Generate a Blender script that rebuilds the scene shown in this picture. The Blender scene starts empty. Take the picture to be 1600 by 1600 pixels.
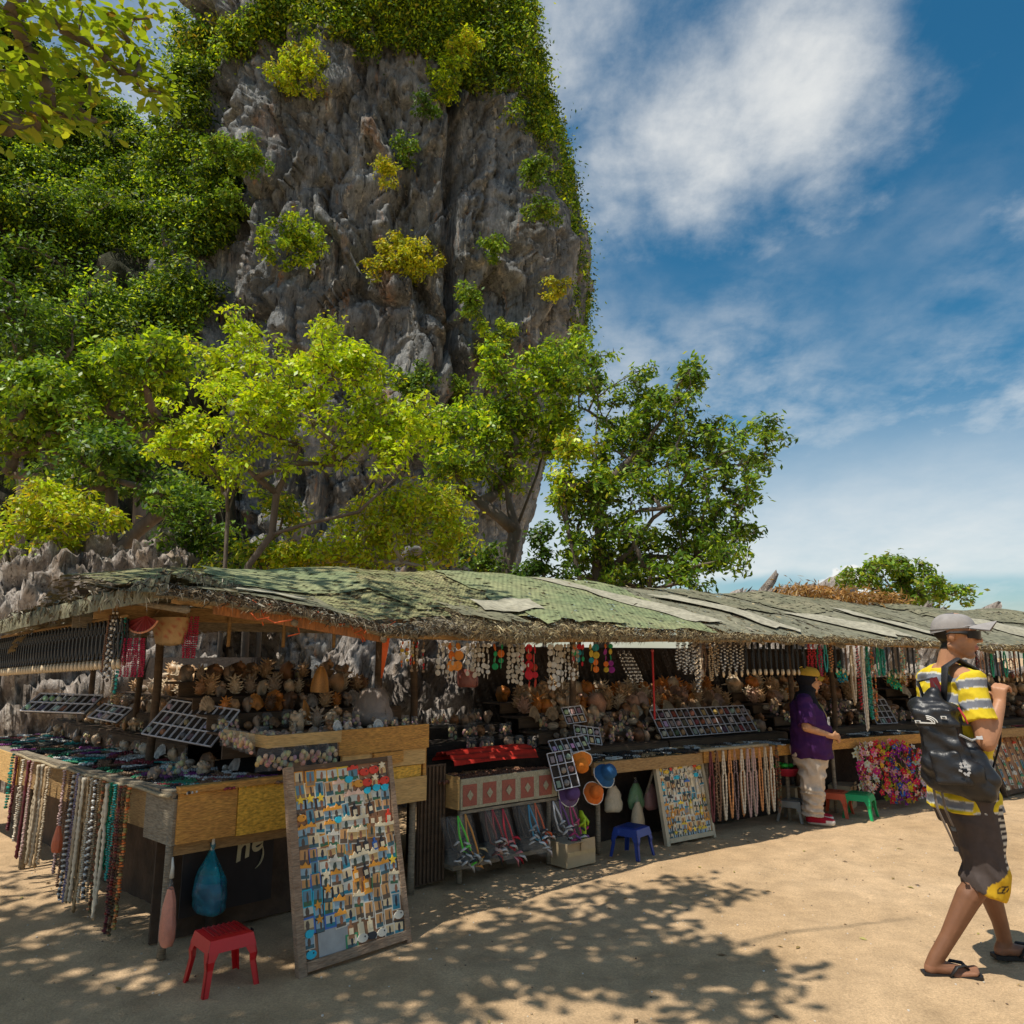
import bpy, bmesh, math, random, bisect
import numpy as np
from mathutils import Vector, Matrix, noise
from mathutils.bvhtree import BVHTree
SC=bpy.context.scene; COL=SC.collection
R=math.radians
# ---------------------------------------------------------------- camera
PITCH=10.72
cam_d=bpy.data.cameras.new('camera'); cam=bpy.data.objects.new('camera',cam_d); COL.objects.link(cam)
cam.location=(0,0,1.55); cam.rotation_euler=(R(90+PITCH),0,0)
cam_d.sensor_width=36; cam_d.lens=27.0; cam_d.clip_start=.05; cam_d.clip_end=4000
SC.camera=cam
# ---------------------------------------------------------------- light
SUN_EL=R(66); SUN_DIR=Vector((-.80*math.cos(SUN_EL),-.60*math.cos(SUN_EL),math.sin(SUN_EL)))
sl=bpy.data.lights.new('sun','SUN'); sl.energy=3.3; sl.angle=R(.5); sl.color=(1,.95,.85)
so=bpy.data.objects.new('sun',sl); COL.objects.link(so); so.location=(-8,-6,20)
so.rotation_euler=SUN_DIR.to_track_quat('Z','Y').to_euler()
SC.view_settings.view_transform='Standard'; SC.view_settings.look='None'
SC.view_settings.gamma=1; SC.view_settings.use_curve_mapping=False; SC.view_settings.exposure=0.55
SC.render.engine='CYCLES'
try:
    SC.cycles.use_denoising=True; SC.cycles.max_bounces=6; SC.cycles.transparent_max_bounces=8
    SC.cycles.caustics_reflective=False; SC.cycles.caustics_refractive=False
except Exception: pass
FPX=1200.0; PT=math.radians(10.72); CH=1.55
def ray(px,py):
    u=(px-800)/FPX; v=(py-800)/FPX
    return (u, math.cos(PT)+v*math.sin(PT), math.sin(PT)-v*math.cos(PT))
def onz(px,py,z=0.0):
    d=ray(px,py); t=(z-CH)/d[2]; return (d[0]*t,d[1]*t,z)
def onY(px,py,Y):
    d=ray(px,py); t=Y/d[1]; return (d[0]*t,Y,CH+d[2]*t)
def proj(x,y,z):
    z-=CH; c,s=math.cos(PT),math.sin(PT)
    dep=y*c+z*s; up=-y*s+z*c
    return (800+FPX*x/dep, 800-FPX*up/dep)
class Track:
    def __init__(s,pts,n=40):
        P=[(2*pts[0][0]-pts[1][0],2*pts[0][1]-pts[1][1])]+list(pts)+[(2*pts[-1][0]-pts[-2][0],2*pts[-1][1]-pts[-2][1])]
        q=[]
        for i in range(1,len(P)-2):
            for k in range(n):
                t=k/n; r=[]
                for a in (0,1):
                    p0,p1,p2,p3=P[i-1][a],P[i][a],P[i+1][a],P[i+2][a]
                    r.append(.5*(2*p1+(p2-p0)*t+(2*p0-5*p1+4*p2-p3)*t*t+(3*p1-p0-3*p2+p3)*t**3))
                q.append(tuple(r))
        q.append(tuple(pts[-1])); s.q=q; s.L=[0.0]
        for a,b in zip(q,q[1:]): s.L.append(s.L[-1]+math.hypot(b[0]-a[0],b[1]-a[1]))
        s.len=s.L[-1]
    def at(s,t):
        q,L=s.q,s.L
        import bisect
        i=min(max(bisect.bisect(L,t)-1,0),len(q)-2)
        a,b=q[i],q[i+1]; h=(t-L[i])/(L[i+1]-L[i])
        tx,ty=(b[0]-a[0])/(L[i+1]-L[i]),(b[1]-a[1])/(L[i+1]-L[i])
        return a[0]+(b[0]-a[0])*h,a[1]+(b[1]-a[1])*h,tx,ty
    def pt(s,t,d,z):
        x,y,tx,ty=s.at(t); return (x-ty*d,y+tx*d,z)
    def ang(s,t): _,_,tx,ty=s.at(t); return math.atan2(ty,tx)
    def hit(s,px,py,d=0.0):
        r=ray(px,py); best=None; t=-1.0; prev=None
        while t<s.len+1:
            x,y,_=s.pt(t,d,0); c=x*r[1]-y*r[0]
            if prev is not None and prev[1]*c<=0 and y>0:
                u=prev[0]+(t-prev[0])*abs(prev[1])/(abs(prev[1])+abs(c)+1e-12)
                x,y,_=s.pt(u,d,0); return (u, CH+r[2]*y/r[1])
            prev=(t,c); t+=.05
        return None
FR=Track([(-1.80,4.35),(-.48,5.6),(.47,6.36),(1.29,6.92),(2.68,7.80),(4.05,8.55),(5.48,9.2),(7.5,10.0),(10.2,11.0)])
WG=Track([(-6.6,9.0),(-5.0,7.4),(-3.4,5.8),(-1.80,4.35)])
def pdir(px,py):
    d=ray(px,py); return Vector(d).normalized()

# ---------------------------------------------------------------- sky
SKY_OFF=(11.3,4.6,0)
def make_world():
    w=bpy.data.worlds.new('World'); SC.world=w; w.use_nodes=True
    nt=w.node_tree; N=nt.nodes; L=nt.links; N.clear()
    def nd(t,**k):
        n=N.new(t)
        for a,b in k.items():
            if a in n.bl_rna.properties: setattr(n,a,b)
            else: n.inputs[a].default_value=b
        return n
    def math_(op,a,b=None,clamp=False):
        n=N.new('ShaderNodeMath'); n.operation=op; n.use_clamp=clamp
        for i,x in enumerate((a,b)):
            if x is None: continue
            if isinstance(x,(int,float)): n.inputs[i].default_value=x
            else: L.new(x,n.inputs[i])
        return n.outputs[0]
    def ramp(x,a,b,smooth=True):
        n=N.new('ShaderNodeMapRange'); n.interpolation_type='SMOOTHSTEP' if smooth else 'LINEAR'
        L.new(x,n.inputs[0]); n.inputs[1].default_value=a; n.inputs[2].default_value=b
        return n.outputs[0]
    def mix(f,a,b,bt='MIX'):
        n=N.new('ShaderNodeMix'); n.data_type='RGBA'; n.blend_type=bt; n.clamp_factor=True
        if isinstance(f,(int,float)): n.inputs[0].default_value=f
        else: L.new(f,n.inputs[0])
        for i,x in ((6,a),(7,b)):
            if isinstance(x,tuple): n.inputs[i].default_value=(*x,1)
            else: L.new(x,n.inputs[i])
        return n.outputs[2]
    sky=nd('ShaderNodeTexSky'); sky.sky_type='NISHITA'; sky.sun_disc=False
    sky.sun_elevation=SUN_EL; sky.sun_rotation=math.atan2(SUN_DIR.x,SUN_DIR.y)
    sky.air_density=1.0; sky.dust_density=.6; sky.ozone_density=3.0
    hs=nd('ShaderNodeHueSaturation'); hs.inputs['Saturation'].default_value=1.34; hs.inputs['Hue'].default_value=.482; hs.inputs['Value'].default_value=.98
    L.new(sky.outputs[0],hs.inputs['Color'])
    tc=nd('ShaderNodeTexCoord'); sep=nd('ShaderNodeSeparateXYZ'); L.new(tc.outputs['Generated'],sep.inputs[0])
    nz=math_('MAXIMUM',sep.outputs[2],0.0); den=math_('ADD',nz,.22)
    cx=math_('DIVIDE',sep.outputs[0],den); cy=math_('DIVIDE',sep.outputs[1],den)
    cv=nd('ShaderNodeCombineXYZ'); L.new(cx,cv.inputs[0]); L.new(cy,cv.inputs[1])
    mp=nd('ShaderNodeMapping'); mp.inputs['Rotation'].default_value=(0,0,R(38)); mp.inputs['Scale'].default_value=(1.0,.55,1)
    L.new(cv.outputs[0],mp.inputs[0])
    def tex(vec,scale,detail,rough,dist):
        n=nd('ShaderNodeTexNoise'); n.inputs['Scale'].default_value=scale; n.inputs['Detail'].default_value=detail
        n.inputs['Roughness'].default_value=rough; n.inputs['Distortion'].default_value=dist
        L.new(vec,n.inputs['Vector']); return n.outputs[0]
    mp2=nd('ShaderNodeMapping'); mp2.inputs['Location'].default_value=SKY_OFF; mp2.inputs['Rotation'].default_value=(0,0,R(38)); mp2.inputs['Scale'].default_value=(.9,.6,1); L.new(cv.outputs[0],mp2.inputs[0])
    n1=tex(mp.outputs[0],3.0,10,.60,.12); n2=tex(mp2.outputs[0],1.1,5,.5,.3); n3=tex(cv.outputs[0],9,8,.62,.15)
    # big cloud banks as directions on the sky with soft edges
    bl=None
    for px,py,r,wt in ((1250,150,.17,1.0),(1075,215,.17,.95),(960,275,.12,.8),(1170,260,.12,.5),(1320,90,.10,.7),(1300,310,.10,.35),(1190,400,.09,.28),(880,60,.20,.62),(1000,150,.16,.6),(930,330,.10,.6),(1600,345,.05,.55),(1590,620,.05,.6),(1010,90,.12,.35)):
        dv=nd('ShaderNodeVectorMath'); dv.operation='DISTANCE'; L.new(tc.outputs['Generated'],dv.inputs[0]); dv.inputs[1].default_value=pdir(px,py)
        k=math_('MULTIPLY',ramp(dv.outputs['Value'],r*1.25,0.0),wt)
        bl=k if bl is None else math_('MAXIMUM',bl,k)
    wisp=math_('ADD',math_('MULTIPLY',n1,.65),math_('MULTIPLY',n3,.35))
    bl=math_('MAXIMUM',bl,math_('MULTIPLY',ramp(n2,.52,.76),.30))  # generic cover over the unseen sky too, added for brighter, whiter ambient light
    dens=math_('ADD',math_('MULTIPLY',bl,.95),math_('MULTIPLY',math_('SUBTRACT',wisp,.5),2.6))
    main=math_('MULTIPLY',ramp(dens,.08,1.25),.86)
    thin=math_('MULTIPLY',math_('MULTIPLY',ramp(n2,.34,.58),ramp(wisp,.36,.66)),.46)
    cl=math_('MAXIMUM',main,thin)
    # hazy veil low over the sea with ragged top, clear strip under it
    el=math_('ADD',sep.outputs[2],math_('MULTIPLY',math_('SUBTRACT',n2,.5),.09))
    veil=math_('MULTIPLY',math_('MULTIPLY',ramp(el,.34,.10),ramp(el,.075,.10)),.70)
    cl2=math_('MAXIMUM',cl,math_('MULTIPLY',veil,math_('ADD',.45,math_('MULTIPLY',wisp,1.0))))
    # small cumulus standing on the horizon
    cu=None
    for px,py,r in ((1318,915,.022),(1300,925,.018),(1340,925,.03),(1330,900,.014)):
        dv=nd('ShaderNodeVectorMath'); dv.operation='DISTANCE'; L.new(tc.outputs['Generated'],dv.inputs[0]); dv.inputs[1].default_value=pdir(px,py)
        k=math_('DIVIDE',dv.outputs['Value'],r); cu=k if cu is None else math_('MINIMUM',cu,k)
    n4=tex(tc.outputs['Generated'],60,4,.55,0)
    cum=ramp(math_('ADD',cu,math_('MULTIPLY',math_('SUBTRACT',n4,.5),1.1)),1.0,.8)
    scl=mix(1.0,hs.outputs[0],(.070,.070,.070),'MULTIPLY')
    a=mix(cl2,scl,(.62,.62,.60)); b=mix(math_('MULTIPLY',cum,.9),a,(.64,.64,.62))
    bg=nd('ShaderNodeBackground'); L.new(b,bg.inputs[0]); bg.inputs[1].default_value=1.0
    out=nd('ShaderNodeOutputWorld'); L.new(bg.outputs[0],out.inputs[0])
make_world()
# ---------------------------------------------------------------- object helpers
def tag(o,label=None,cat=None,group=None,kind=None):
    if label: o['label']=label
    if cat: o['category']=cat
    if group: o['group']=group
    if kind: o['kind']=kind
    return o
def empty(name,loc,label=None,cat=None,group=None,rz=0.0):
    o=bpy.data.objects.new(name,None); COL.objects.link(o); o.location=loc; o.rotation_euler=(0,0,rz); o.empty_display_size=.1
    return tag(o,label,cat,group)
def copy_tree(o,parent=None):
    c=o.copy(); COL.objects.link(c)
    if parent is not None: c.parent=parent
    for ch in list(o.children): copy_tree(ch,c)
    return c
class MB:
    def __init__(s): s.v=[]; s.f=[]; s.m=[]; s.c=[]; s.uv=None
    def add(s,v,f,m=0,col=None):
        o=len(s.v); s.v.extend([tuple(x) for x in v]); s.f.extend([tuple(i+o for i in q) for q in f])
        s.m.extend([m]*len(f)); s.c.extend([col if col else (1,1,1)]*len(v))
    def box(s,c,sz,rot=None,m=0,col=None,taper=1.0):
        x,y,z=sz[0]/2,sz[1]/2,sz[2]/2
        V=[Vector((a*x*(taper if k>0 else 1),b*y*(taper if k>0 else 1),k*z)) for k in (-1,1) for a,b in ((-1,-1),(1,-1),(1,1),(-1,1))]
        if rot is not None: V=[rot@q for q in V]
        c=Vector(c); V=[q+c for q in V]
        s.add(V,[(3,2,1,0),(4,5,6,7),(0,1,5,4),(1,2,6,5),(2,3,7,6),(3,0,4,7)],m,col)
    def tube(s,P,r,n=6,m=0,col=None,cap=True,flat=1.0):
        P=[Vector(p) for p in P]; k=len(P)
        if not hasattr(r,'__len__'): r=[r]*k
        V=[];F=[]; up=None
        for i,p in enumerate(P):
            t=(P[min(i+1,k-1)]-P[max(i-1,0)])
            t=t.normalized() if t.length>1e-9 else Vector((0,0,1))
            if up is None: up=Vector((0,0,1)) if abs(t.z)<.9 else Vector((1,0,0))
            a=up-t*up.dot(t); a=a.normalized() if a.length>1e-6 else t.orthogonal().normalized()
            up=a; b=t.cross(a)
            for j in range(n):
                h=2*math.pi*j/n; V.append(p+a*(math.cos(h)*r[i]*flat)+b*(math.sin(h)*r[i]))
        for i in range(k-1):
            for j in range(n): F.append((i*n+j,i*n+(j+1)%n,(i+1)*n+(j+1)%n,(i+1)*n+j))
        if cap and n>2: F.append(tuple(range(n-1,-1,-1))); F.append(tuple((k-1)*n+j for j in range(n)))
        s.add(V,F,m,col)
    def lathe(s,prof,n=12,M=None,m=0,col=None):
        V=[];F=[]
        for r,z in prof:
            for j in range(n):
                h=2*math.pi*j/n; q=Vector((r*math.cos(h),r*math.sin(h),z)); V.append(M@q if M else q)
        for i in range(len(prof)-1):
            for j in range(n): F.append((i*n+j,i*n+(j+1)%n,(i+1)*n+(j+1)%n,(i+1)*n+j))
        s.add(V,F,m,col)
    def ball(s,c,r,m=0,col=None,n=6,k=4,sq=(1,1,1),rot=None):
        c=Vector(c); V=[];F=[]
        for i in range(1,k):
            a=math.pi*i/k
            for j in range(n):
                h=2*math.pi*j/n; q=Vector((math.sin(a)*math.cos(h)*r*sq[0],math.sin(a)*math.sin(h)*r*sq[1],math.cos(a)*r*sq[2]))
                V.append(q)
        V.append(Vector((0,0,r*sq[2]))); V.append(Vector((0,0,-r*sq[2])))
        if rot is not None: V=[rot@q for q in V]
        V=[q+c for q in V]; T=len(V)-2;B=T+1
        for i in range(k-2):
            for j in range(n): F.append((i*n+j,(i+1)*n+j,(i+1)*n+(j+1)%n,i*n+(j+1)%n))
        for j in range(n): F.append((T,j,(j+1)%n)); F.append((B,(k-2)*n+(j+1)%n,(k-2)*n+j))
        s.add(V,F,m,col)
    def grid(s,fn,nu,nv,m=0,col=None,colfn=None):
        V=[fn(i/nu,j/nv) for j in range(nv+1) for i in range(nu+1)]
        F=[(j*(nu+1)+i,j*(nu+1)+i+1,(j+1)*(nu+1)+i+1,(j+1)*(nu+1)+i) for j in range(nv) for i in range(nu)]
        o=len(s.v); s.add(V,F,m,col)
        if colfn:
            for j in range(nv+1):
                for i in range(nu+1): s.c[o+j*(nu+1)+i]=colfn(i/nu,j/nv)
    def mesh(s,name,mats,smooth=False):
        me=bpy.data.meshes.new(name); me.from_pydata(s.v,[],s.f)
        mats=mats if isinstance(mats,(list,tuple)) else [mats]
        for x in mats: me.materials.append(x)
        if len(mats)>1: me.polygons.foreach_set('material_index',s.m)
        ca=me.color_attributes.new('Col','FLOAT_COLOR','POINT')
        ca.data.foreach_set('color',np.array([(c[0],c[1],c[2],1) for c in s.c],dtype=np.float32).ravel())
        if smooth: me.polygons.foreach_set('use_smooth',[True]*len(me.polygons))
        me.update(); return me
    def build(s,name,mats,parent=None,smooth=False,loc=None):
        o=bpy.data.objects.new(name,s.mesh(name,mats,smooth)); COL.objects.link(o)
        if parent is not None: o.parent=parent
        if loc is not None: o.location=loc
        return o
def np_mesh(name,V,F,mat,C=None,smooth=False):
    """V (n,3), F (m,k) arrays"""
    me=bpy.data.meshes.new(name); n=len(V); m,k=F.shape
    me.vertices.add(n); me.vertices.foreach_set('co',np.ascontiguousarray(V,dtype=np.float32).ravel())
    me.loops.add(m*k); me.loops.foreach_set('vertex_index',np.ascontiguousarray(F,dtype=np.int32).ravel())
    me.polygons.add(m); me.polygons.foreach_set('loop_start',np.arange(0,m*k,k,dtype=np.int32))
    if C is not None:
        ca=me.color_attributes.new('Col','FLOAT_COLOR','POINT')
        ca.data.foreach_set('color',np.ascontiguousarray(np.concatenate([C,np.ones((n,1))],1),dtype=np.float32).ravel())
    me.materials.append(mat)
    if smooth: me.polygons.foreach_set('use_smooth',np.ones(m,dtype=bool))
    me.update(calc_edges=True); me.validate(); return me
def link(name,me,parent=None,loc=None):
    o=bpy.data.objects.new(name,me); COL.objects.link(o)
    if parent is not None: o.parent=parent
    if loc is not None: o.location=loc
    return o
# ---------------------------------------------------------------- materials
def mat(name,col=(.5,.5,.5),rough=.75,var=.25,scale=6,bump=.25,bscale=None,metal=0,attr=False,obj=False,stretch=(1,1,1),trans=0,spec=.4,col2=None,detail=6,alpha=1,coat=0,bdist=.02,transl=0.0):
    m=bpy.data.materials.new(name); m.use_nodes=True; nt=m.node_tree; N=nt.nodes; L=nt.links
    b=N['Principled BSDF']; b.inputs['Roughness'].default_value=rough; b.inputs['Metallic'].default_value=metal
    b.inputs['Specular IOR Level'].default_value=spec
    if trans: b.inputs['Transmission Weight'].default_value=trans
    if coat: b.inputs['Coat Weight'].default_value=coat
    if alpha<1: b.inputs['Alpha'].default_value=alpha
    tc=N.new('ShaderNodeTexCoord'); mp=N.new('ShaderNodeMapping'); mp.inputs['Scale'].default_value=stretch
    L.new(tc.outputs['Object'],mp.inputs[0])
    nz=N.new('ShaderNodeTexNoise'); nz.inputs['Scale'].default_value=scale; nz.inputs['Detail'].default_value=detail; nz.inputs['Roughness'].default_value=.6
    L.new(mp.outputs[0],nz.inputs['Vector'])
    mr=N.new('ShaderNodeMapRange'); mr.inputs[1].default_value=.25; mr.inputs[2].default_value=.75
    L.new(nz.outputs[0],mr.inputs[0])
    base=None
    if attr:
        a=N.new('ShaderNodeAttribute'); a.attribute_name='Col'; base=a.outputs['Color']
    if obj:
        oi=N.new('ShaderNodeObjectInfo')
        if base is None: base=oi.outputs['Color']
        else:
            mx=N.new('ShaderNodeMix'); mx.data_type='RGBA'; mx.blend_type='MULTIPLY'; mx.inputs[0].default_value=1
            L.new(base,mx.inputs[6]); L.new(oi.outputs['Color'],mx.inputs[7]); base=mx.outputs[2]
    if col2 is not None:
        mx=N.new('ShaderNodeMix'); mx.data_type='RGBA'; L.new(mr.outputs[0],mx.inputs[0])
        if base is None: mx.inputs[6].default_value=(*col,1)
        else: L.new(base,mx.inputs[6])
        mx.inputs[7].default_value=(*col2,1); base=mx.outputs[2]
        nz2=N.new('ShaderNodeTexNoise'); nz2.inputs['Scale'].default_value=scale*5.3; nz2.inputs['Detail'].default_value=4
        L.new(mp.outputs[0],nz2.inputs['Vector']); src=nz2.outputs[0]
    else: src=nz.outputs[0]
    mr2=N.new('ShaderNodeMapRange'); mr2.inputs[1].default_value=.25; mr2.inputs[2].default_value=.75; mr2.inputs[3].default_value=1-var; mr2.inputs[4].default_value=1+var
    L.new(src,mr2.inputs[0])
    mx=N.new('ShaderNodeMix'); mx.data_type='RGBA'; mx.blend_type='MULTIPLY'; mx.inputs[0].default_value=1
    if base is None: mx.inputs[6].default_value=(*col,1)
    else: L.new(base,mx.inputs[6])
    L.new(mr2.outputs[0],mx.inputs[7]); L.new(mx.outputs[2],b.inputs['Base Color'])
    if bump:
        nb=N.new('ShaderNodeTexNoise'); nb.inputs['Scale'].default_value=bscale or scale*4; nb.inputs['Detail'].default_value=5
        L.new(mp.outputs[0],nb.inputs['Vector'])
        bp=N.new('ShaderNodeBump'); bp.inputs['Strength'].default_value=bump; bp.inputs['Distance'].default_value=bdist
        L.new(nb.outputs[0],bp.inputs['Height']); L.new(bp.outputs[0],b.inputs['Normal'])
    if transl:
        t=N.new('ShaderNodeBsdfTranslucent'); ms=N.new('ShaderNodeMixShader'); ms.inputs[0].default_value=transl
        L.new(mx.outputs[2],t.inputs[0]); L.new(b.outputs[0],ms.inputs[1]); L.new(t.outputs[0],ms.inputs[2])
        L.new(ms.outputs[0],N['Material Output'].inputs[0])
    return m
def leaf_mat(name,tl=.42,ty=(1.25,1.15,.55),rough=.42):
    m=bpy.data.materials.new(name); m.use_nodes=True; nt=m.node_tree; N=nt.nodes; L=nt.links
    b=N['Principled BSDF']; b.inputs['Roughness'].default_value=rough; b.inputs['Specular IOR Level'].default_value=.35
    a=N.new('ShaderNodeAttribute'); a.attribute_name='Col'; L.new(a.outputs['Color'],b.inputs['Base Color'])
    mx=N.new('ShaderNodeMix'); mx.data_type='RGBA'; mx.blend_type='MULTIPLY'; mx.inputs[0].default_value=1
    L.new(a.outputs['Color'],mx.inputs[6]); mx.inputs[7].default_value=(*ty,1)
    t=N.new('ShaderNodeBsdfTranslucent'); L.new(mx.outputs[2],t.inputs[0])
    ms=N.new('ShaderNodeMixShader'); ms.inputs[0].default_value=tl
    L.new(b.outputs[0],ms.inputs[1]); L.new(t.outputs[0],ms.inputs[2]); L.new(ms.outputs[0],N['Material Output'].inputs[0])
    return m
M={}
M['leaf']=leaf_mat('leaf'); M['leaf_far']=leaf_mat('leaf_far',.35,(1.2,1.1,.6),.6)
M['bark']=mat('bark',(.13,.10,.075),.9,.4,7,.6,stretch=(1,1,.35))
M['bark_pale']=mat('bark_pale',(.30,.25,.19),.9,.35,7,.6,stretch=(1,1,.35))
# ---------------------------------------------------------------- ground
def ground():
    m=bpy.data.materials.new('sand'); m.use_nodes=True; nt=m.node_tree; N=nt.nodes; L=nt.links; b=N['Principled BSDF']
    b.inputs['Roughness'].default_value=.95; b.inputs['Specular IOR Level'].default_value=.15
    tc=N.new('ShaderNodeTexCoord')
    def nz(s,d,r=.6,mp=None):
        n=N.new('ShaderNodeTexNoise'); n.inputs['Scale'].default_value=s; n.inputs['Detail'].default_value=d; n.inputs['Roughness'].default_value=r
        L.new(tc.outputs['Object'],n.inputs['Vector']); return n.outputs[0]
    big=nz(.55,5); mid=nz(4.5,7,.65); fine=nz(85,4,.7); gr=nz(300,2)
    cr=N.new('ShaderNodeValToRGB'); e=cr.color_ramp.elements; e[0].position=.3; e[0].color=(.455,.30,.16,1); e[1].position=.72; e[1].color=(.60,.42,.25,1)
    L.new(big,cr.inputs[0])
    def mul(a,x,lo,hi,p=.3,q=.7):
        mr=N.new('ShaderNodeMapRange'); mr.inputs[1].default_value=p; mr.inputs[2].default_value=q; mr.inputs[3].default_value=lo; mr.inputs[4].default_value=hi; L.new(x,mr.inputs[0])
        mx=N.new('ShaderNodeMix'); mx.data_type='RGBA'; mx.blend_type='MULTIPLY'; mx.inputs[0].default_value=1; L.new(a,mx.inputs[6]); L.new(mr.outputs[0],mx.inputs[7]); return mx.outputs[2]
    c=mul(cr.outputs[0],mid,.78,1.18); c=mul(c,fine,.74,1.2); c=mul(c,gr,.85,1.15)
    # dark damp specks and bits of litter
    vo=N.new('ShaderNodeTexVoronoi'); vo.inputs['Scale'].default_value=26; L.new(tc.outputs['Object'],vo.inputs['Vector'])
    ad=N.new('ShaderNodeMath'); ad.operation='ADD'; L.new(vo.outputs['Distance'],ad.inputs[0]); L.new(nz(1.6,3),ad.inputs[1])
    c=mul(c,ad.outputs[0],.45,1.0,.33,.45)
    L.new(c,b.inputs['Base Color'])
    ad2=N.new('ShaderNodeMath'); ad2.operation='MULTIPLY_ADD'; L.new(mid,ad2.inputs[0]); ad2.inputs[1].default_value=2.2; L.new(fine,ad2.inputs[2])
    bp=N.new('ShaderNodeBump'); bp.inputs['Strength'].default_value=.55; bp.inputs['Distance'].default_value=.018; L.new(ad2.outputs[0],bp.inputs['Height']); L.new(bp.outputs[0],b.inputs['Normal'])
    xs=list(np.arange(-7,11.01,.06)); ys=list(np.arange(1.8,10.01,.06))
    xs=[-900,-200,-60,-25,-12]+xs+[14,22,45,120,900]; ys=[-60,-20,-6,-1,1]+ys+[13,20,40,90,250,1500]
    X,Y=np.meshgrid(xs,ys); Z=np.zeros_like(X)
    rng=np.random.RandomState(4)
    n0=np.vectorize(lambda x,y: noise.fractal((x*.9,y*.9,1.3),.9,2.0,4)*.022+noise.noise((x*5.,y*5.,7))*.008)
    inner=(X>-7.01)&(X<11.01)&(Y>1.79)&(Y<10.01)
    Z[inner]=n0(X[inner],Y[inner])
    for _ in range(220):       # foot prints trodden into the sand
        x,y=rng.uniform(-3.5,7),rng.uniform(2.6,8.2); a=rng.uniform(0,6.28); dx,dy=X-x,Y-y
        u=dx*math.cos(a)+dy*math.sin(a); v=-dx*math.sin(a)+dy*math.cos(a); q=(u/.13)**2+(v/.05)**2
        Z-=.016*np.exp(-q)-.007*np.exp(-(q-2.2)**2)
    Z[~inner]=-.02
    nx=len(xs); V=np.stack([X.ravel(),Y.ravel(),Z.ravel()],1); ii=np.arange((len(ys)-1)*nx).reshape(-1,nx)[:,:-1].ravel()
    F=np.stack([ii,ii+1,ii+nx+1,ii+nx],1)
    o=link('ground',np_mesh('ground',V,F,m,smooth=True)); o['kind']='structure'; return o
GROUND=ground()
# ---------------------------------------------------------------- cliff and rocks
def rock_mat(name,dark,mid,light,rust,pale,sc=1.0,streak=.25):
    m=bpy.data.materials.new(name); m.use_nodes=True; nt=m.node_tree; N=nt.nodes; L=nt.links; b=N['Principled BSDF']
    b.inputs['Roughness'].default_value=.92; b.inputs['Specular IOR Level'].default_value=.2
    tc=N.new('ShaderNodeTexCoord')
    def nz(s,d,st=(1,1,1),r=.6,off=0):
        mp=N.new('ShaderNodeMapping'); mp.inputs['Scale'].default_value=st; mp.inputs['Location'].default_value=(off,off,off); L.new(tc.outputs['Object'],mp.inputs[0])
        n=N.new('ShaderNodeTexNoise'); n.inputs['Scale'].default_value=s; n.inputs['Detail'].default_value=d; n.inputs['Roughness'].default_value=r; L.new(mp.outputs[0],n.inputs['Vector']); return n.outputs[0]
    def rg(x,a,b_,lo=0,hi=1):
        r=N.new('ShaderNodeMapRange'); r.interpolation_type='SMOOTHSTEP'; r.inputs[1].default_value=a; r.inputs[2].default_value=b_; r.inputs[3].default_value=lo; r.inputs[4].default_value=hi; L.new(x,r.inputs[0]); return r.outputs[0]
    def mx(f,a,c,bt='MIX'):
        n=N.new('ShaderNodeMix'); n.data_type='RGBA'; n.blend_type=bt
        if isinstance(f,float): n.inputs[0].default_value=f
        else: L.new(f,n.inputs[0])
        for i,x in ((6,a),(7,c)):
            if isinstance(x,tuple): n.inputs[i].default_value=(*x,1)
            else: L.new(x,n.inputs[i])
        return n.outputs[2]
    c=mx(rg(nz(.5*sc,8),.35,.65),dark,mid); c=mx(rg(nz(1.3*sc,9,(1,1,streak),.65,3),.5,.75),c,light)
    c=mx(rg(nz(.35*sc,6,(1,1,.5),.6,11),.58,.72,0,.75),c,rust); c=mx(rg(nz(1.1*sc,8,(1,1,streak*.6),.7,23),.62,.74,0,.85),c,pale)
    c=mx(rg(nz(1.6*sc,8,(1,1,streak*.4),.7,37),.56,.70,0,.8),c,tuple(x*.35 for x in dark))
    c=mx(rg(nz(3.4*sc,6,(1,1,.05),.65,51),.57,.66,0,.75),c,pale); c=mx(rg(nz(4.6*sc,6,(1,1,.045),.65,63),.56,.66,0,.85),c,tuple(x*.3 for x in dark)); c=mx(rg(nz(2.0*sc,5,(1,1,.12),.6,71),.62,.70,0,.6),c,rust)
    f=nz(7*sc,8,(1,1,.6),.7); c=mx(1.0,c,rg(f,.2,.8,.55,1.35),'MULTIPLY')
    L.new(c,b.inputs['Base Color'])
    bp=N.new('ShaderNodeBump'); bp.inputs['Strength'].default_value=.9; bp.inputs['Distance'].default_value=.16/sc
    ad=N.new('ShaderNodeMath'); ad.operation='ADD'; L.new(f,ad.inputs[0]); L.new(nz(2.2*sc,9,(1,1,.4),.7,5),ad.inputs[1]); L.new(ad.outputs[0],bp.inputs['Height']); L.new(bp.outputs[0],b.inputs['Normal'])
    return m
M['cliff']=rock_mat('cliff_limestone',(.135,.137,.133),(.265,.265,.255),(.41,.40,.38),(.38,.21,.11),(.56,.50,.41))
M['rock']=rock_mat('pale_rock',(.22,.18,.15),(.44,.38,.33),(.60,.54,.47),(.42,.30,.20),(.68,.62,.55),4.0,.8)
M['hill']=rock_mat('hill_rock',(.030,.032,.016),(.05,.05,.026),(.10,.085,.06),(.10,.06,.035),(.18,.15,.12))
def interp(x,T):
    if x<=T[0][0]: return T[0][1]
    for (a,b),(c,d) in zip(T,T[1:]):
        if x<=c: return b+(d-b)*(x-a)/(c-a)
    return T[-1][1]
FACET=1.5
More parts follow.
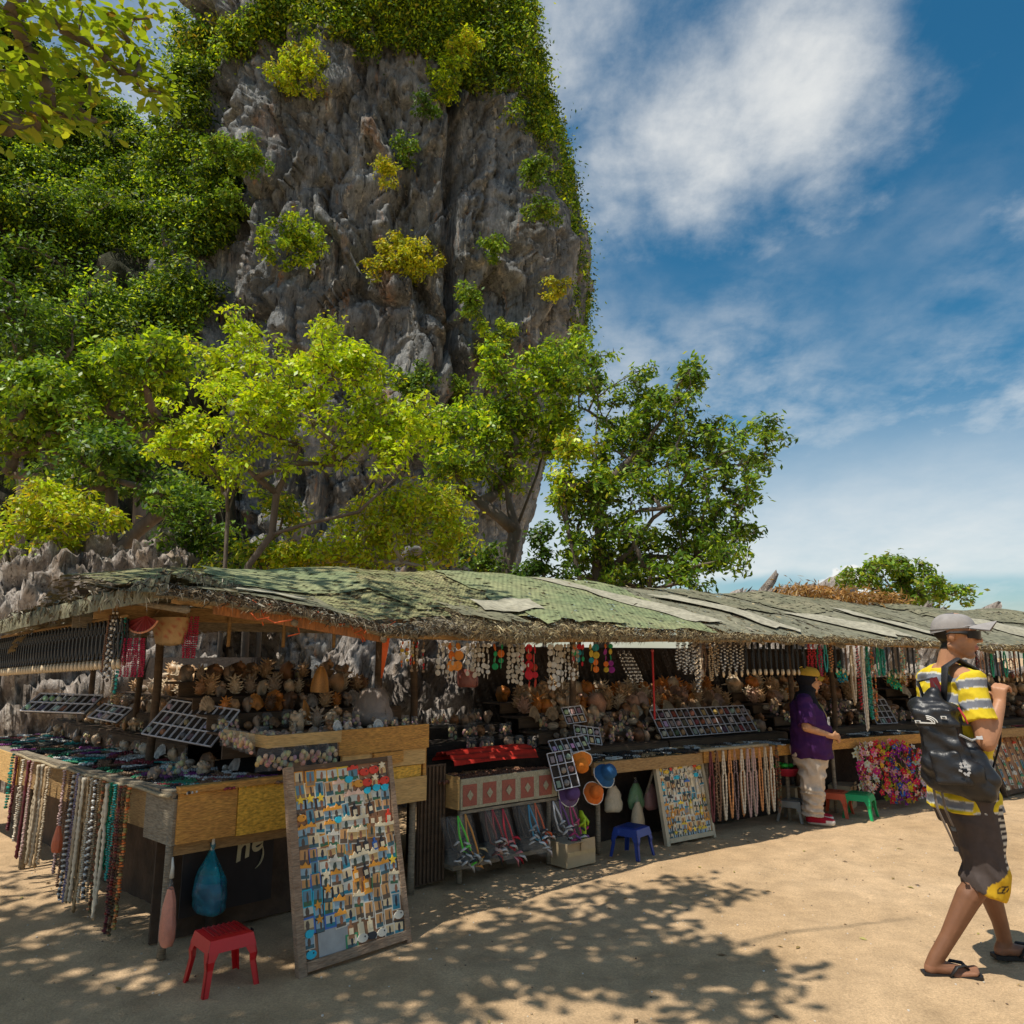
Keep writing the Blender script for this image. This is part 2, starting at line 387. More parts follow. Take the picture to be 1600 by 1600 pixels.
def cellhash(v,s):
    d,p=noise.voronoi(v,distance_metric='DISTANCE',exponent=2.5)
    q=p[0]; k=(q[0]*7.31+s,q[1]*5.17,q[2]*3.7); tl=(noise.cell((k[0]+31,k[1],k[2])))*(v[0]-q[0])+(noise.cell((k[0],k[1]+47,k[2])))*(v[2]-q[2])
    return noise.cell(k)+max(-.55,min(.55,tl*FACET)), d[1]-d[0]
YC=41.0
prof=[]
for px,py in ((700,-90),(740,-40),(770,0),(805,60),(828,110),(858,200),(884,300),(902,390),(912,450),(908,540),(893,600),(872,660),(852,720),(832,780),(812,840),(800,900),(812,960)):
    x,y,z=onY(px,py,YC); prof.append((z,x))
prof.sort()
ZT=prof[-1][0]
def cliff():
    nu,nv=420,430; V=np.zeros(((nv+1)*nu,3)); k=0
    for j in range(nv+1):
        t=j/nv; z=-1+ (ZT+4)*t; zz=min(z,ZT)
        xr=interp(zz,prof); xl=interp(zz,[(34,-18.2),(38,-18.0),(41,-16.0),(44,-13.5)]); cx=(xr+xl)/2; a=(xr-xl)/2; bq=8.0
        sh=1.0
        if z>ZT-3: sh=math.sqrt(max(0.0,1-((z-ZT+3)/7.0)**2))
        for i in range(nu):
            u=i/nu
            th=-math.pi/2+ (u-.5)*2*math.pi     # denser sampling at the front
            th=-math.pi/2+math.pi*math.copysign(abs((u-.5)*2)**1.25,u-.5)
            ct,st=math.cos(th),math.sin(th); e=2/2.7
            x=cx+a*sh*math.copysign(abs(ct)**e,ct); y=YC+bq*sh*math.copysign(abs(st)**e,st)
            p=Vector((x,y,z)); n=Vector((ct,st,0))
            if st<.4:
                w=Vector((noise.noise((x*.3,y*.3,z*.3)),noise.noise((x*.3+9,y*.3,z*.3)),0))*1.2
                h1,e1=cellhash(Vector((p.x*.30+w.x*.4,p.y*.30,p.z*.11+w.y*.3)),1.0)
                h2,e2=cellhash(Vector((p.x*.8+w.x,p.y*.8,p.z*.33+w.y)),2.0)
                h3,e3=cellhash(Vector((p.x*1.9+w.y,p.y*1.9,p.z*.8+w.x)),3.0)
                d=(h1)*.80+h2*.48+h3*.20
                d-=.40*math.exp(-(e1/.05)**2)+.22*math.exp(-(e2/.07)**2)+.08*math.exp(-(e3/.10)**2)
                d+=noise.fractal((x*.22,y*.22,z*.10),.8,2.1,3)*.8
                d+=noise.fractal((x*2.1,y*2.1,z*.5),.6,2.1,4)*.12
                d+=noise.noise((x*.7+4,y*.7,z*.06))*.45
                d-=.42*max(0,1-abs(noise.noise((x*.75+w.y*.5,y*.75,z*.10)))/.035)+.22*max(0,1-abs(noise.noise((x*1.1+9,y*1.1,z*.55+x*.5)))/.03)
                # deep vertical cleft and the ledge shadow under the overhang
                cxk=interp(z,[(11,-1.6),(16,-2.6),(22,-2.75),(34,-2.7)])
                if z>9: d-=1.9*math.exp(-((x-cxk)/.32)**2)*min(1,(z-9)/3)*(1 if z<30 else max(0,1-(z-30)/3))
                d+=.9*math.exp(-((z-17.5)/1.0)**2)*noise.noise((x*.3,3,z*.2))+.8*math.sin(z*.55+noise.noise((x*.25,0,0))*3)*.25
                edge=min(1.0,max(0.0,(.97-ct)/.35)) if ct>0 else 1.0
                p+=n*d*(.25+.75*edge)*(sh if sh<1 else 1)
            V[k]=p; k+=1
    F=[(j*nu+i,j*nu+(i+1)%nu,(j+1)*nu+(i+1)%nu,(j+1)*nu+i) for j in range(nv) for i in range(nu)]
    o=link('cliff',np_mesh('cliff',V,np.array(F),M['cliff'])); o['kind']='structure'
    return o,BVHTree.FromPolygons([Vector(q) for q in V],F)
CLIFF,CLIFF_T=cliff()
HC=(-27.0,37.0)
def hillside():
    nu,nv=110,90; V=[];F=[]
    top=[(-44,46),(-30,40),(-22,33),(-18,29),(-15.5,24),(-14,18),(-11,6)]
    for j in range(nv+1):
        for i in range(nu+1):
            u=i/nu; t=j/nv; x=-48+38*u; H=interp(x,top)
            yb=24+ .25*max(0,x+30)**1.0*.9
            y=yb+ (H*.42)*t**1.3; z=-1+(H+1)*t
            d=noise.fractal((x*.16,y*.16,z*.16),.8,2.1,4)*2.6+noise.fractal((x*.7,y*.7,z*.7),.8,2.1,3)*.7
            V.append((x+d*.2,y-d,z+d*.3))
    V+= [(v[0],v[1]+14,-1) for v in V[-(nu+1):]]
    for j in range(nv+1):
        for i in range(nu): a=j*(nu+1)+i; F.append((a,a+1,a+nu+2,a+nu+1))
    o=link('hillside',np_mesh('hillside',np.array(V),np.array(F),M['hill'])); o['kind']='structure'
    return o,BVHTree.FromPolygons([Vector(q) for q in V],F)
HILL,HILL_T=hillside()
def cast(T,px,py):
    d=pdir(px,py); r=T.ray_cast(Vector((0,0,CH)),d); return r[0],r[1]
def rock_lump(name,label,pts,h,seed,Y0,depth,amp=.35,res=70):
    """boulder bank whose skyline follows pts (px,py) seen at distance Y0"""
    W=[onY(px,py,Y0) for px,py in pts]; tab=[(w[0],w[2]) for w in W]; x0,x1=tab[0][0],tab[-1][0]
    V=[];F=[]; nv=res//2
    for j in range(nv+1):
        t=j/nv
        for i in range(res+1):
            x=x0+(x1-x0)*i/res; H=interp(x,tab); a=math.pi*t
            z=max(-.1,H*math.sin(a)**.55); y=Y0-depth*math.cos(a)
            p=Vector((x,y,z)); c,e=cellhash(Vector((x*2.3+seed,y*2.3,z*3.4)),seed)
            d=noise.fractal((x*1.6+seed,y*1.6,z*2.2),.6,2.1,6)*amp+c*amp*.7-.25*amp*math.exp(-(e/.08)**2)
            V.append((x+d*.3,y-d*.7,z+d*.55*(1 if z>.2 else 0)))
    for j in range(nv):
        for i in range(res): a=j*(res+1)+i; F.append((a,a+1,a+res+2,a+res+1))
    o=link(name,np_mesh(name,np.array(V),np.array(F),M['rock'])); tag(o,label,'rock'); return o
rock_lump('rock_outcrop','jagged pale limestone outcrop behind the left stall roof',[(-330,900),(-60,900),(60,875),(150,858),(240,848),(300,862),(345,890),(400,950)],1,3.0,10.9,1.5,.36,190)
rock_lump('boulder_bank','sunlit pale rock bank seen through the open stall behind the hanging bag',[(520,1010),(600,985),(700,1000),(780,1015),(850,1030),(930,1060)],1,8.0,9.3,.9,.30,120)
rock_lump('rock_mound','brown rocky mound rising over the far stall roof',[(1120,945),(1175,928),(1215,935),(1255,922),(1300,926),(1335,945),(1500,965)],1,5.0,22.0,2.5,.7,80)
# ---------------------------------------------------------------- leaves
def leaves(C,RAD,n,size,pal,seed,shell=.5,up=.55,asp=.45,clumpvar=.25,droop=.25,pts=None,sizevar=.35):
    """C (K,3) clump centres, RAD (K,3) radii, n leaves each -> V,F,COL arrays"""
    rg=np.random.RandomState(seed); C=np.asarray(C,float); RAD=np.asarray(RAD,float)
    if RAD.ndim==1: RAD=np.repeat(RAD[:,None],3,1)
    n=np.broadcast_to(np.asarray(n,int),(len(C),)); idx=np.repeat(np.arange(len(C)),n); K=len(idx)
    d=rg.normal(size=(K,3)); d/=np.linalg.norm(d,axis=1)[:,None]
    r=rg.uniform(0,1,K)**(1/3.)*(1-shell)+shell*rg.uniform(.75,1.08,K); r=np.where(rg.uniform(0,1,K)<.35,np.abs(rg.normal(size=K))*.75+.25,r); r=np.minimum(r,1.9); p=C[idx]+d*RAD[idx]*r[:,None]
    nr=d*.45+np.array([0,0,up])+rg.normal(size=(K,3))*.42; nr/=np.linalg.norm(nr,axis=1)[:,None]
    ax=d*.6+rg.normal(size=(K,3))*.7; ax[:,2]-=droop; ax-=nr*(ax*nr).sum(1)[:,None]; ax/=np.linalg.norm(ax,axis=1)[:,None]+1e-9
    sd=np.cross(nr,ax); L=size*(1+rg.uniform(-sizevar,sizevar,K))[:,None]; W=L*asp
    b=p-ax*L*.5; t=p+ax*L*.5-nr*L*.10; l=p+ax*L*.04+sd*W*.5-nr*L*.05; q=p+ax*L*.04-sd*W*.5-nr*L*.05
    V=np.empty((K*4,3)); V[0::4]=b; V[1::4]=q; V[2::4]=t; V[3::4]=l
    i=np.arange(K)*4; F=np.empty((K*2,3),int); F[0::2]=np.stack([i,i+1,i+2],1); F[1::2]=np.stack([i,i+2,i+3],1)
    P=np.array([x[0] for x in pal],float); w=np.array([x[1] for x in pal],float); w/=w.sum()
    col=P[rg.choice(len(P),K,p=w)]*rg.uniform(.75,1.25,(K,1)); cl=1+rg.uniform(-clumpvar,clumpvar,len(C)); col*=cl[idx][:,None]
    return V,F,np.repeat(col,4,0)
def leaf_obj(name,parts,matl,parent=None):
    Vs=[];Fs=[];Cs=[];o=0
    for V,F,C in parts: Vs.append(V);Fs.append(F+o);Cs.append(C);o+=len(V)
    return link(name,np_mesh(name,np.concatenate(Vs),np.concatenate(Fs),matl,np.concatenate(Cs)),parent)
LIME=[((.44,.60,.015),5),((.55,.64,.02),4),((.28,.42,.015),3),((.60,.52,.04),1)]
MIDG=[((.16,.28,.02),5),((.25,.36,.02),3),((.09,.18,.02),3),((.36,.40,.03),1)]
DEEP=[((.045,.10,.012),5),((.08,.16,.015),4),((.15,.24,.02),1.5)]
GOLD=[((.54,.50,.02),4),((.42,.46,.02),4),((.26,.34,.02),2),((.60,.42,.03),1)]
def growth(base,trunks,clusters,seed,r0,tip=.012,jit=.12):
    """trunks: list of polylines (world). clusters: centres. -> list of (points,radii)"""
    rg=random.Random(seed); pos=[];par=[]
    paths=[]
    for T in trunks:
        ids=[]
        for q in T:
            q=Vector(q); near=[i for i,p in enumerate(pos) if (p-q).length<1e-4]
            if near and not ids: ids.append(near[0]); continue
            pos.append(q); par.append(ids[-1] if ids else -1); ids.append(len(pos)-1)
        paths.append(ids)
    B=Vector(base)
    for c in sorted(clusters,key=lambda c:(Vector(c)-B).length):
        c=Vector(c); bi=min(range(len(pos)),key=lambda i:(pos[i]-c).length+ (.6*max(0,pos[i].z-c.z)) + (.5 if (pos[i]-B).length>(c-B).length else 0))
        a=pos[bi]; D=(c-a).length; m=max(2,int(D/.28)); ids=[bi]
        side=Vector((rg.uniform(-1,1),rg.uniform(-1,1),rg.uniform(-.2,.6)))*D*.16
        for k in range(1,m+1):
            t=k/m; q=a.lerp(c,t)+side*math.sin(math.pi*t)+Vector((rg.gauss(0,1),rg.gauss(0,1),rg.gauss(0,1)))*jit*.25*(1-t)*min(1,D)
            pos.append(q); par.append(ids[-1]); ids.append(len(pos)-1)
        paths.append(ids)
    cnt=[0]*len(pos)
    for ids in paths:
        i=ids[-1]
        seen=0
        while i>=0 and seen<4000: cnt[i]+=1; i=par[i]; seen+=1
    mx=max(cnt)
    rad=[max(tip,r0*(c/mx)**.5) for c in cnt]
    out=[]
    for ids in paths:
        rr=[rad[i] for i in ids]
        if len(rr)>1 and rr[0]>rr[1]*1.2 and par[ids[0]]!=-1: rr[0]=rr[1]*1.15
        rr[-1]*=.5; out.append(([pos[i] for i in ids],rr))
    return out
def tree(name,label,cat,base,trunks,clusters,leafspec,seed,r0,bark='bark',group=None,lm='leaf',twigs=5,tip=.011):
    """clusters: list of (centre, radius(3)) ; leafspec: n per cluster, size, palette, kwargs"""
    root=empty(name,base,label,cat,group); B=Vector(base)
    mb=MB(); rg=random.Random(seed)
    for P,r in growth(base,trunks,[c for c,_ in clusters],seed,r0,tip): mb.tube([p-B for p in P],r,6 if r[0]<.05 else 8)
    for c,rd in clusters:
        for _ in range(twigs):
            d=Vector((rg.gauss(0,1),rg.gauss(0,1),rg.gauss(.3,1))).normalized(); e=Vector(c)+Vector((d.x*rd[0],d.y*rd[1],d.z*rd[2]))*.9
            mid=Vector(c).lerp(e,.5)+Vector((rg.gauss(0,.05),rg.gauss(0,.05),rg.gauss(0,.05)))*rd[0]
            mb.tube([Vector(c)-B,mid-B,e-B],[tip*.8,tip*.6,tip*.3],3,cap=False)
    mb.build('trunk',M[bark],root,True)
    n,size,pal,kw=leafspec
    C=np.array([tuple(Vector(c)-B) for c,_ in clusters]); Q=np.array([r for _,r in clusters])
    o=leaf_obj('crown',[leaves(C,Q,n,size,pal,seed,**kw)],M[lm],root)
    return root
def blob(px,py,Y,rpx,rpy,n,rad,seed,ydepth=None,fill=.3):
    """n cluster centres scattered through an ellipsoid whose outline is given in the view at distance Y"""
    rg=random.Random(seed); c=Vector(onY(px,py,Y)); sx=(Vector(onY(px+rpx,py,Y))-c).length; sz=(Vector(onY(px,py-rpy,Y))-c).length; sy=ydepth or sx*.8; out=[]
    while len(out)<n:
        d=Vector((rg.gauss(0,1),rg.gauss(0,1),rg.gauss(0,1))).normalized(); r=(fill+(1-fill)*rg.random())**.6
        out.append((c+Vector((d.x*sx*r,d.y*sy*r,d.z*sz*r)),tuple(rad*k*rg.uniform(.75,1.25) for k in (1,1,.75))))
    return out

# ---------------------------------------------------------------- vegetation
def W(px,py,Y): return onY(px,py,Y)
def gz(px,Y): x=onY(px,900,Y); return (x[0],Y,0.0)
Y1=9.4
cl=[]
for px,py,rx,ry,n in ((365,575,70,55,9),(385,520,25,30,3),(505,560,75,50,10),(520,515,18,20,2),(300,680,50,55,7),(265,700,30,25,3),(580,640,60,75,10),(450,670,120,80,16),(420,610,80,50,8),(560,580,40,40,5),(620,700,50,50,6),(350,740,60,40,5),(660,660,40,30,4)):
    cl+=blob(px,py,Y1+random.Random(px).uniform(-.5,.5),rx*1.15,ry*1.12,int(n*4.0),.15,px,.6,.0)
tree('lime_green_tree','bright lime green multi-stemmed small tree just behind the left stall roof','tree',gz(372,Y1),
 [[gz(352,Y1),W(352,880,Y1),W(356,800,Y1),W(352,740,Y1),W(330,690,Y1-.2)],[gz(395,Y1),W(388,884,Y1),W(425,835,Y1-.1),W(432,770,Y1-.1),W(470,700,Y1-.3)],[gz(395,Y1),W(388,884,Y1),W(425,835,Y1-.1),W(480,818,Y1-.3),W(560,800,Y1-.4),W(625,740,Y1-.5)],[gz(352,Y1),W(352,880,Y1),W(356,800,Y1),W(385,700,Y1+.2)]],
 cl,(52,.078,LIME,dict(shell=.1,up=.6)),3,.052,twigs=4,tip=.007)
cl=[]
for px,py,rx,ry,n in ((600,830,110,60,20),(690,850,60,50,9),(520,870,90,35,10),(640,790,80,35,9),(450,870,70,25,6),(700,800,40,40,5)): cl+=blob(px,py,9.9,rx,ry,int(n*3),.17,px+1,.6,.0)
tree('yellow_green_shrub','broad yellow green shrub filling the gap under the lime tree and above the netted roof','shrub',gz(590,10),[[gz(590,10),W(590,900,10),W(600,840,10)],[gz(600,10),W(680,880,10)]],cl,(58,.078,GOLD+LIME,dict(shell=.1)),5,.05,'bark_pale',twigs=3,tip=.006)
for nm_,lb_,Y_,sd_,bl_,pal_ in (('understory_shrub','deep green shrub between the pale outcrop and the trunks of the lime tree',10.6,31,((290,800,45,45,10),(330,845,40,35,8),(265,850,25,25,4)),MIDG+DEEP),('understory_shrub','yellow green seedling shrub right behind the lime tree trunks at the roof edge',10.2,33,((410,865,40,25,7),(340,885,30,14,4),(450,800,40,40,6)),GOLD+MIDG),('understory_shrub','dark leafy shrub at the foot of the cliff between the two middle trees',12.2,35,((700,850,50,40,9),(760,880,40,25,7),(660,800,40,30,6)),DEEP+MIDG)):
    cl=[]
    for px,py,rx,ry,n in bl_: cl+=blob(px,py,Y_,rx,ry,n*2,.19,px+sd_,.5,.0)
    tree(nm_,lb_,'shrub',gz(bl_[0][0],Y_),[[gz(bl_[0][0],Y_),W(bl_[0][0],905,Y_),W(bl_[0][0],bl_[0][1]+20,Y_)]],cl,(60,.085,pal_,dict(shell=.1)),sd_,.04,twigs=3,tip=.006)
cl=[]
for px,py,rx,ry,n in ((860,590,55,60,12),(790,640,60,55,12),(740,690,70,50,12),(680,680,45,40,7),(850,670,60,50,10),(900,560,25,40,5),(770,570,30,25,4),(700,740,60,30,6),(790,740,60,35,5)): cl+=blob(px,py,13+random.Random(px).uniform(-.6,.6),rx*1.1,ry*1.1,int(n*3.2),.21,px+2,.9,.0)
tree('cliff_foot_tree','green tree with dark leaning trunk standing against the foot of the cliff','tree',gz(795,13),[[gz(795,13),W(790,900,13),W(805,830,13),W(790,760,13),W(745,700,12.8)],[W(805,830,13),W(840,740,13.2),W(860,660,13.2)]],cl,(75,.10,LIME+MIDG+MIDG,dict(shell=.1)),7,.11,twigs=4,tip=.009)
cl=[]
Y3=11.5
for px,py,rx,ry,n in ((1075,590,32,30,6),(1000,620,50,40,9),(925,590,40,55,8),(960,680,60,45,11),(1060,680,70,55,14),(1130,700,50,45,9),(1190,690,30,35,5),(1215,665,12,10,1),(1160,760,35,35,6),(1060,760,70,45,11),(960,760,60,40,7),(1110,810,50,40,7),(1030,850,70,45,10),(1130,860,40,35,6),(960,880,60,40,8),(1080,890,50,30,6),(1165,835,18,14,2),(1040,640,40,30,5),(905,800,40,40,5),(960,830,60,40,8),(900,870,45,35,6),(1010,900,70,25,6),(870,770,30,35,4),(935,760,45,35,6),(1090,850,45,35,5),(985,720,60,40,6)): cl+=blob(px,py,Y3+random.Random(px+py).uniform(-.8,.8),rx*1.08,ry*1.08,int(n*3),.17,px+3,.8,.05)
tree('broad_green_tree','tall broad green tree with several bare trunks, sky showing through its right side','tree',gz(930,Y3),[[gz(935,Y3),W(935,905,Y3),W(925,840,Y3),W(905,780,Y3),W(890,730,Y3)],[gz(945,Y3),W(940,890,Y3),W(935,800,Y3+.2),W(930,700,Y3+.2),W(935,620,Y3)],[W(945,895,Y3),W(985,860,Y3-.2),W(1020,810,Y3-.3),W(1090,760,Y3-.2)],[W(935,905,Y3),W(990,870,Y3+.3),W(1060,870,Y3+.3)],[W(935,800,Y3+.2),W(960,745,Y3),W(1010,690,Y3),W(1060,620,Y3)]],cl,(46,.10,MIDG+MIDG+DEEP+[((.34,.42,.03),4)],dict(shell=.1,asp=.42)),9,.095,twigs=4,tip=.008)
cl=[]
for px,py,rx,ry,n in ((875,720,28,40,7),(905,700,35,25,6),(890,770,25,25,4),(930,740,30,20,4)): cl+=blob(px,py,10.9,rx,ry,n,.2,px+4,.4)
tree('yellowing_tree','slender tree with yellow and orange tinged leaves before the broad green tree','tree',gz(890,10.9),[[gz(900,10.9),W(905,900,10.9),W(888,830,10.9),W(880,760,10.9)]],cl,(95,.085,GOLD+MIDG+LIME+[((.45,.28,.04),1)],dict(shell=.1)),11,.03)
cl=[]
for px,py,rx,ry,n in ((845,850,20,30,4),(860,890,35,20,5),(830,900,20,20,3)): cl+=blob(px,py,10.8,rx,ry,n,.18,px+5,.4)
tree('dark_shrub','small dark shrub against pale sky between cliff foot and broad tree','shrub',gz(850,10.8),[[gz(850,10.8),W(850,905,10.8),W(846,870,10.8)]],cl,(130,.085,DEEP,dict(shell=.3)),13,.03)
cl=[]
for px,py,rx,ry,n in ((1390,885,45,18,9),(1340,905,30,18,5),(1440,910,40,25,8),(1480,930,30,18,5),(1400,925,60,20,8)): cl+=blob(px,py,17+random.Random(px).uniform(-.4,.4),rx,ry,int(n*2.5),.20,px+6,.8)
tree('distant_tree','rounded airy tree standing alone beyond the far stall roof','tree',gz(1395,17),[[gz(1395,17),W(1393,960,17),W(1390,915,17),W(1375,890,17)],[W(1393,960,17),W(1420,930,17),W(1455,915,17)]],cl,(60,.12,MIDG+[((.26,.26,.05),2)],dict(shell=.1)),15,.06,twigs=4)
# left side
Yl=19
for nm,lb,blobs,Y,pal,sd,base,ls in (
 ('slope_tree','feathery mid green tree on the slope left of the lime tree',((200,560,60,45,12),(255,560,50,40,9),(150,620,70,45,12),(240,630,60,50,9)),18,MIDG+LIME[:1],21,215,.19),
 ('slope_tree','green tree with layered boughs low on the slope, leftmost beside it a yellow shrub',((60,640,80,50,13),(20,690,70,50,10),(110,690,70,40,10),(60,590,50,30,6)),17,MIDG+LIME[2:3],23,70,.19),
 ('slope_tree','dark green spreading tree above the limestone outcrop behind the left stall',((190,730,60,40,9),(120,750,60,30,8),(280,770,35,35,6),(160,700,50,30,6)),14,MIDG+DEEP,25,170,.15),
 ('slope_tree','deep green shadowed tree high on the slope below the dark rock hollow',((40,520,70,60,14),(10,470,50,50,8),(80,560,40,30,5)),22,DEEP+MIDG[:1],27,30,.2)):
    cl=[]
    for px,py,rx,ry,n in blobs: cl+=blob(px,py,Y+random.Random(px).uniform(-.8,.8),rx*1.1,ry*1.1,int(n*2.2),Y*.022,px+sd,Y*.07,.1)
    tree(nm,lb,'tree',gz(base,Y),[[gz(base,Y),W(base,870,Y),W(base+5,760,Y),W(base-5,690,Y)]],cl,(95,ls*.85,pal,dict(shell=.2)),sd,.16,group='trees on the left slope',twigs=3)
cl=[]
for px,py,rx,ry,n in ((50,800,60,40,12),(110,800,50,30,8),(30,870,50,40,8),(90,840,40,30,5),(80,765,20,20,2),(160,810,30,14,3)): cl+=blob(px,py,10.3,rx,ry,int(n*3),.16,px+7,.5,.0)
tree('golden_shrub','sunlit golden green shrub hanging over the pale rocks at the left stall','shrub',gz(60,10.3),[[gz(60,10.3),W(60,930,10.3),W(60,850,10.3)]],cl,(58,.08,GOLD+LIME,dict(shell=.1)),29,.05,'bark_pale',twigs=3,tip=.006)
# bushes rooted on the cliff face, one by one
CB=[(470,112,62,48,GOLD+LIME,'rounded yellow green bush near the top left of the cliff face'),
(632,402,80,48,GOLD,'wide golden bush leaning out from the middle of the cliff'),
(455,378,58,45,LIME+MIDG,'spiky green bush low on the left of the cliff beside the slope'),
(375,243,72,28,MIDG,'flat topped umbrella shaped green bush where slope meets cliff'),
(345,320,55,45,MIDG,'leafy green bush under the umbrella shaped bush'),
(607,270,24,16,GOLD,'tiny yellow tuft high above the golden bush'),
(632,236,30,20,DEEP+MIDG,'small dark green bush above the tiny yellow tuft'),
(775,532,42,34,LIME+MIDG,'green bush on the cliff foot right above the cliff foot tree'),
(640,598,42,34,MIDG+DEEP,'shadowed green bush low on the cliff behind the lime tree'),
(735,470,28,32,MIDG,'small green bush at the bottom of the dark cleft'),
(830,265,36,26,MIDG+DEEP,'green bush on the right of the cliff near the skyline'),
(850,330,36,22,MIDG,'low mossy green bush on the right cliff edge, below another bush'),
(872,452,24,20,GOLD,'yellow tuft of bush by the right rim of the cliff'),
(665,170,28,18,DEEP,'small dark bush below the leafy cliff top'),
(770,385,20,14,MIDG,'very small green tuft right of the dark cleft'),
(700,120,46,30,LIME+MIDG,'bright green bush overhanging the rust coloured rock scar'),
(720,75,40,30,GOLD+LIME,'yellow green bush in the middle of the leafy cliff top'),
(712,605,24,30,MIDG,'narrow green bush low down between cliff cracks')]
for i,(px,py,rx,ry,pal,lb) in enumerate(CB):
    h,n=cast(CLIFF_T,px,py)
    if h is None: continue
    Y=h.y-1.3
    cl=blob(px,py,Y,rx*.9,ry*.85,max(9,int(rx*ry/55)),.34,100+i,1.0,.0)
    tree('cliff_bush',lb,'bush',tuple(h),[[tuple(h),tuple(h.lerp(Vector(W(px,py,Y)),.7))]],cl,(75,.19,pal,dict(shell=.15)),100+i,.06,group='bushes growing on the cliff face',lm='leaf_far',twigs=2,tip=.02)
# leafy mantle of the cliff top and its right rim: nobody could count it
rg=random.Random(77); C=[];Q=[]
for _ in range(2600):
    px=rg.uniform(300,850); top=interp(px,[(300,20),(400,-60),(800,-80),(850,60)]); bot=interp(px,[(300,110),(380,110),(430,75),(520,60),(560,85),(640,85),(700,125),(760,160),(800,190),(850,260)])
    py=rg.uniform(top,bot)
    if py<interp(px,[(300,66),(385,44),(405,-10),(420,-90)]): continue
    if rg.random()<max(0,(py-(bot-60))/75): continue
    h,n=cast(CLIFF_T,px,py)
    if h is None: continue
    if len(C)>900: break
    r=rg.uniform(.35,.95); C.append(h+n*.35+Vector((0,-.1,.2))); Q.append((r,r,r*.75))
for _ in range(520):
    z=rg.uniform(9,ZT); xr=interp(z,prof); dens=interp(z,[(9,.1),(13,.35),(16,.75),(22,1),(30,1)])
    if rg.random()>dens: continue
    dy=rg.uniform(0,5.5); r=rg.uniform(.32,.85)*interp(z,[(10,.7),(20,1),(30,1.15)])
    C.append(Vector((xr-dy*dy*.045-.15+rg.uniform(-.25,.3),YC-dy,z))); Q.append((r,r,r))
PALT=DEEP+MIDG+MIDG+LIME[:2]+[((.36,.33,.03),3)]
o=leaf_obj('cliff_top_foliage',[leaves(C,Q,115,.21,PALT,5,shell=.25,clumpvar=.55)],M['leaf_far']); tag(o,'leafy mantle covering the cliff top and its right rim','foliage',kind='stuff')
C=[];Q=[]
for _ in range(7000):
    px=rg.uniform(-130,372); py=rg.uniform(-120,560)
    if px>interp(py,[(-120,260),(30,300),(60,330),(180,310),(260,350),(330,385),(420,330),(560,300)]): continue
    if py<interp(px,[(150,-200),(225,-30),(300,52),(335,75),(400,75)]): continue
    k=noise.noise((px*.009,py*.009,3.1))*.6+noise.noise((px*.03,py*.03,8.1))*.4
    if k<-.24 or (py>400 and px>60 and k<.05): continue
    h,n=cast(HILL_T,px,py); h2,n2=cast(CLIFF_T,px,py)
    if h is None or (h2 is not None and h2.y<h.y): h,n=h2,n2
    if h is None: continue
    if len(C)>1750: break
    r=rg.uniform(.35,1.0); C.append(h+n*rg.uniform(.0,1.6)*(.3+max(0,k+.3))); Q.append((r,r,r*.7))
o=leaf_obj('hillside_foliage',[leaves(C,Q,125,.20,DEEP+MIDG+DEEP+LIME[:2],6,shell=.3,clumpvar=.7)],M['leaf_far']); tag(o,'dense jungle foliage clothing the steep left slope','foliage',kind='stuff')
for i,(px,py,rx,ry,pal,lb) in enumerate(((330,75,45,35,GOLD+DEEP,'yellowing tree on the skyline at the left shoulder of the cliff'),(150,330,70,60,MIDG,'rounded green tree halfway up the jungle slope'),(280,250,60,50,MIDG+LIME[:1],'bright green tree high on the slope close to the cliff'),(300,370,55,45,MIDG,'green tree at the lower edge of the slope next to bare cliff'),(60,420,80,50,DEEP+MIDG,'dark green tree low on the left slope in half shade'),(230,160,70,50,MIDG+DEEP,'dense dark tree near the top of the slope behind the almond leaves'))):
    h,n=cast(HILL_T,px,py)
    if h is None: h,n=cast(CLIFF_T,px,py)
    if h is None: continue
    Y=h.y-1.2; cl=blob(px,py,Y,rx*.8,ry*.8,18,.75,200+i,1.6)
    tree('jungle_tree',lb,'tree',tuple(h-Vector((0,0,.6))),[[tuple(h-Vector((0,0,.6))),tuple(h.lerp(Vector(W(px,py,Y)),.6))]],cl,(85,.23,pal,dict(shell=.5)),200+i,.09,group='trees standing out on the jungle slope',lm='leaf_far',twigs=2,tip=.02)
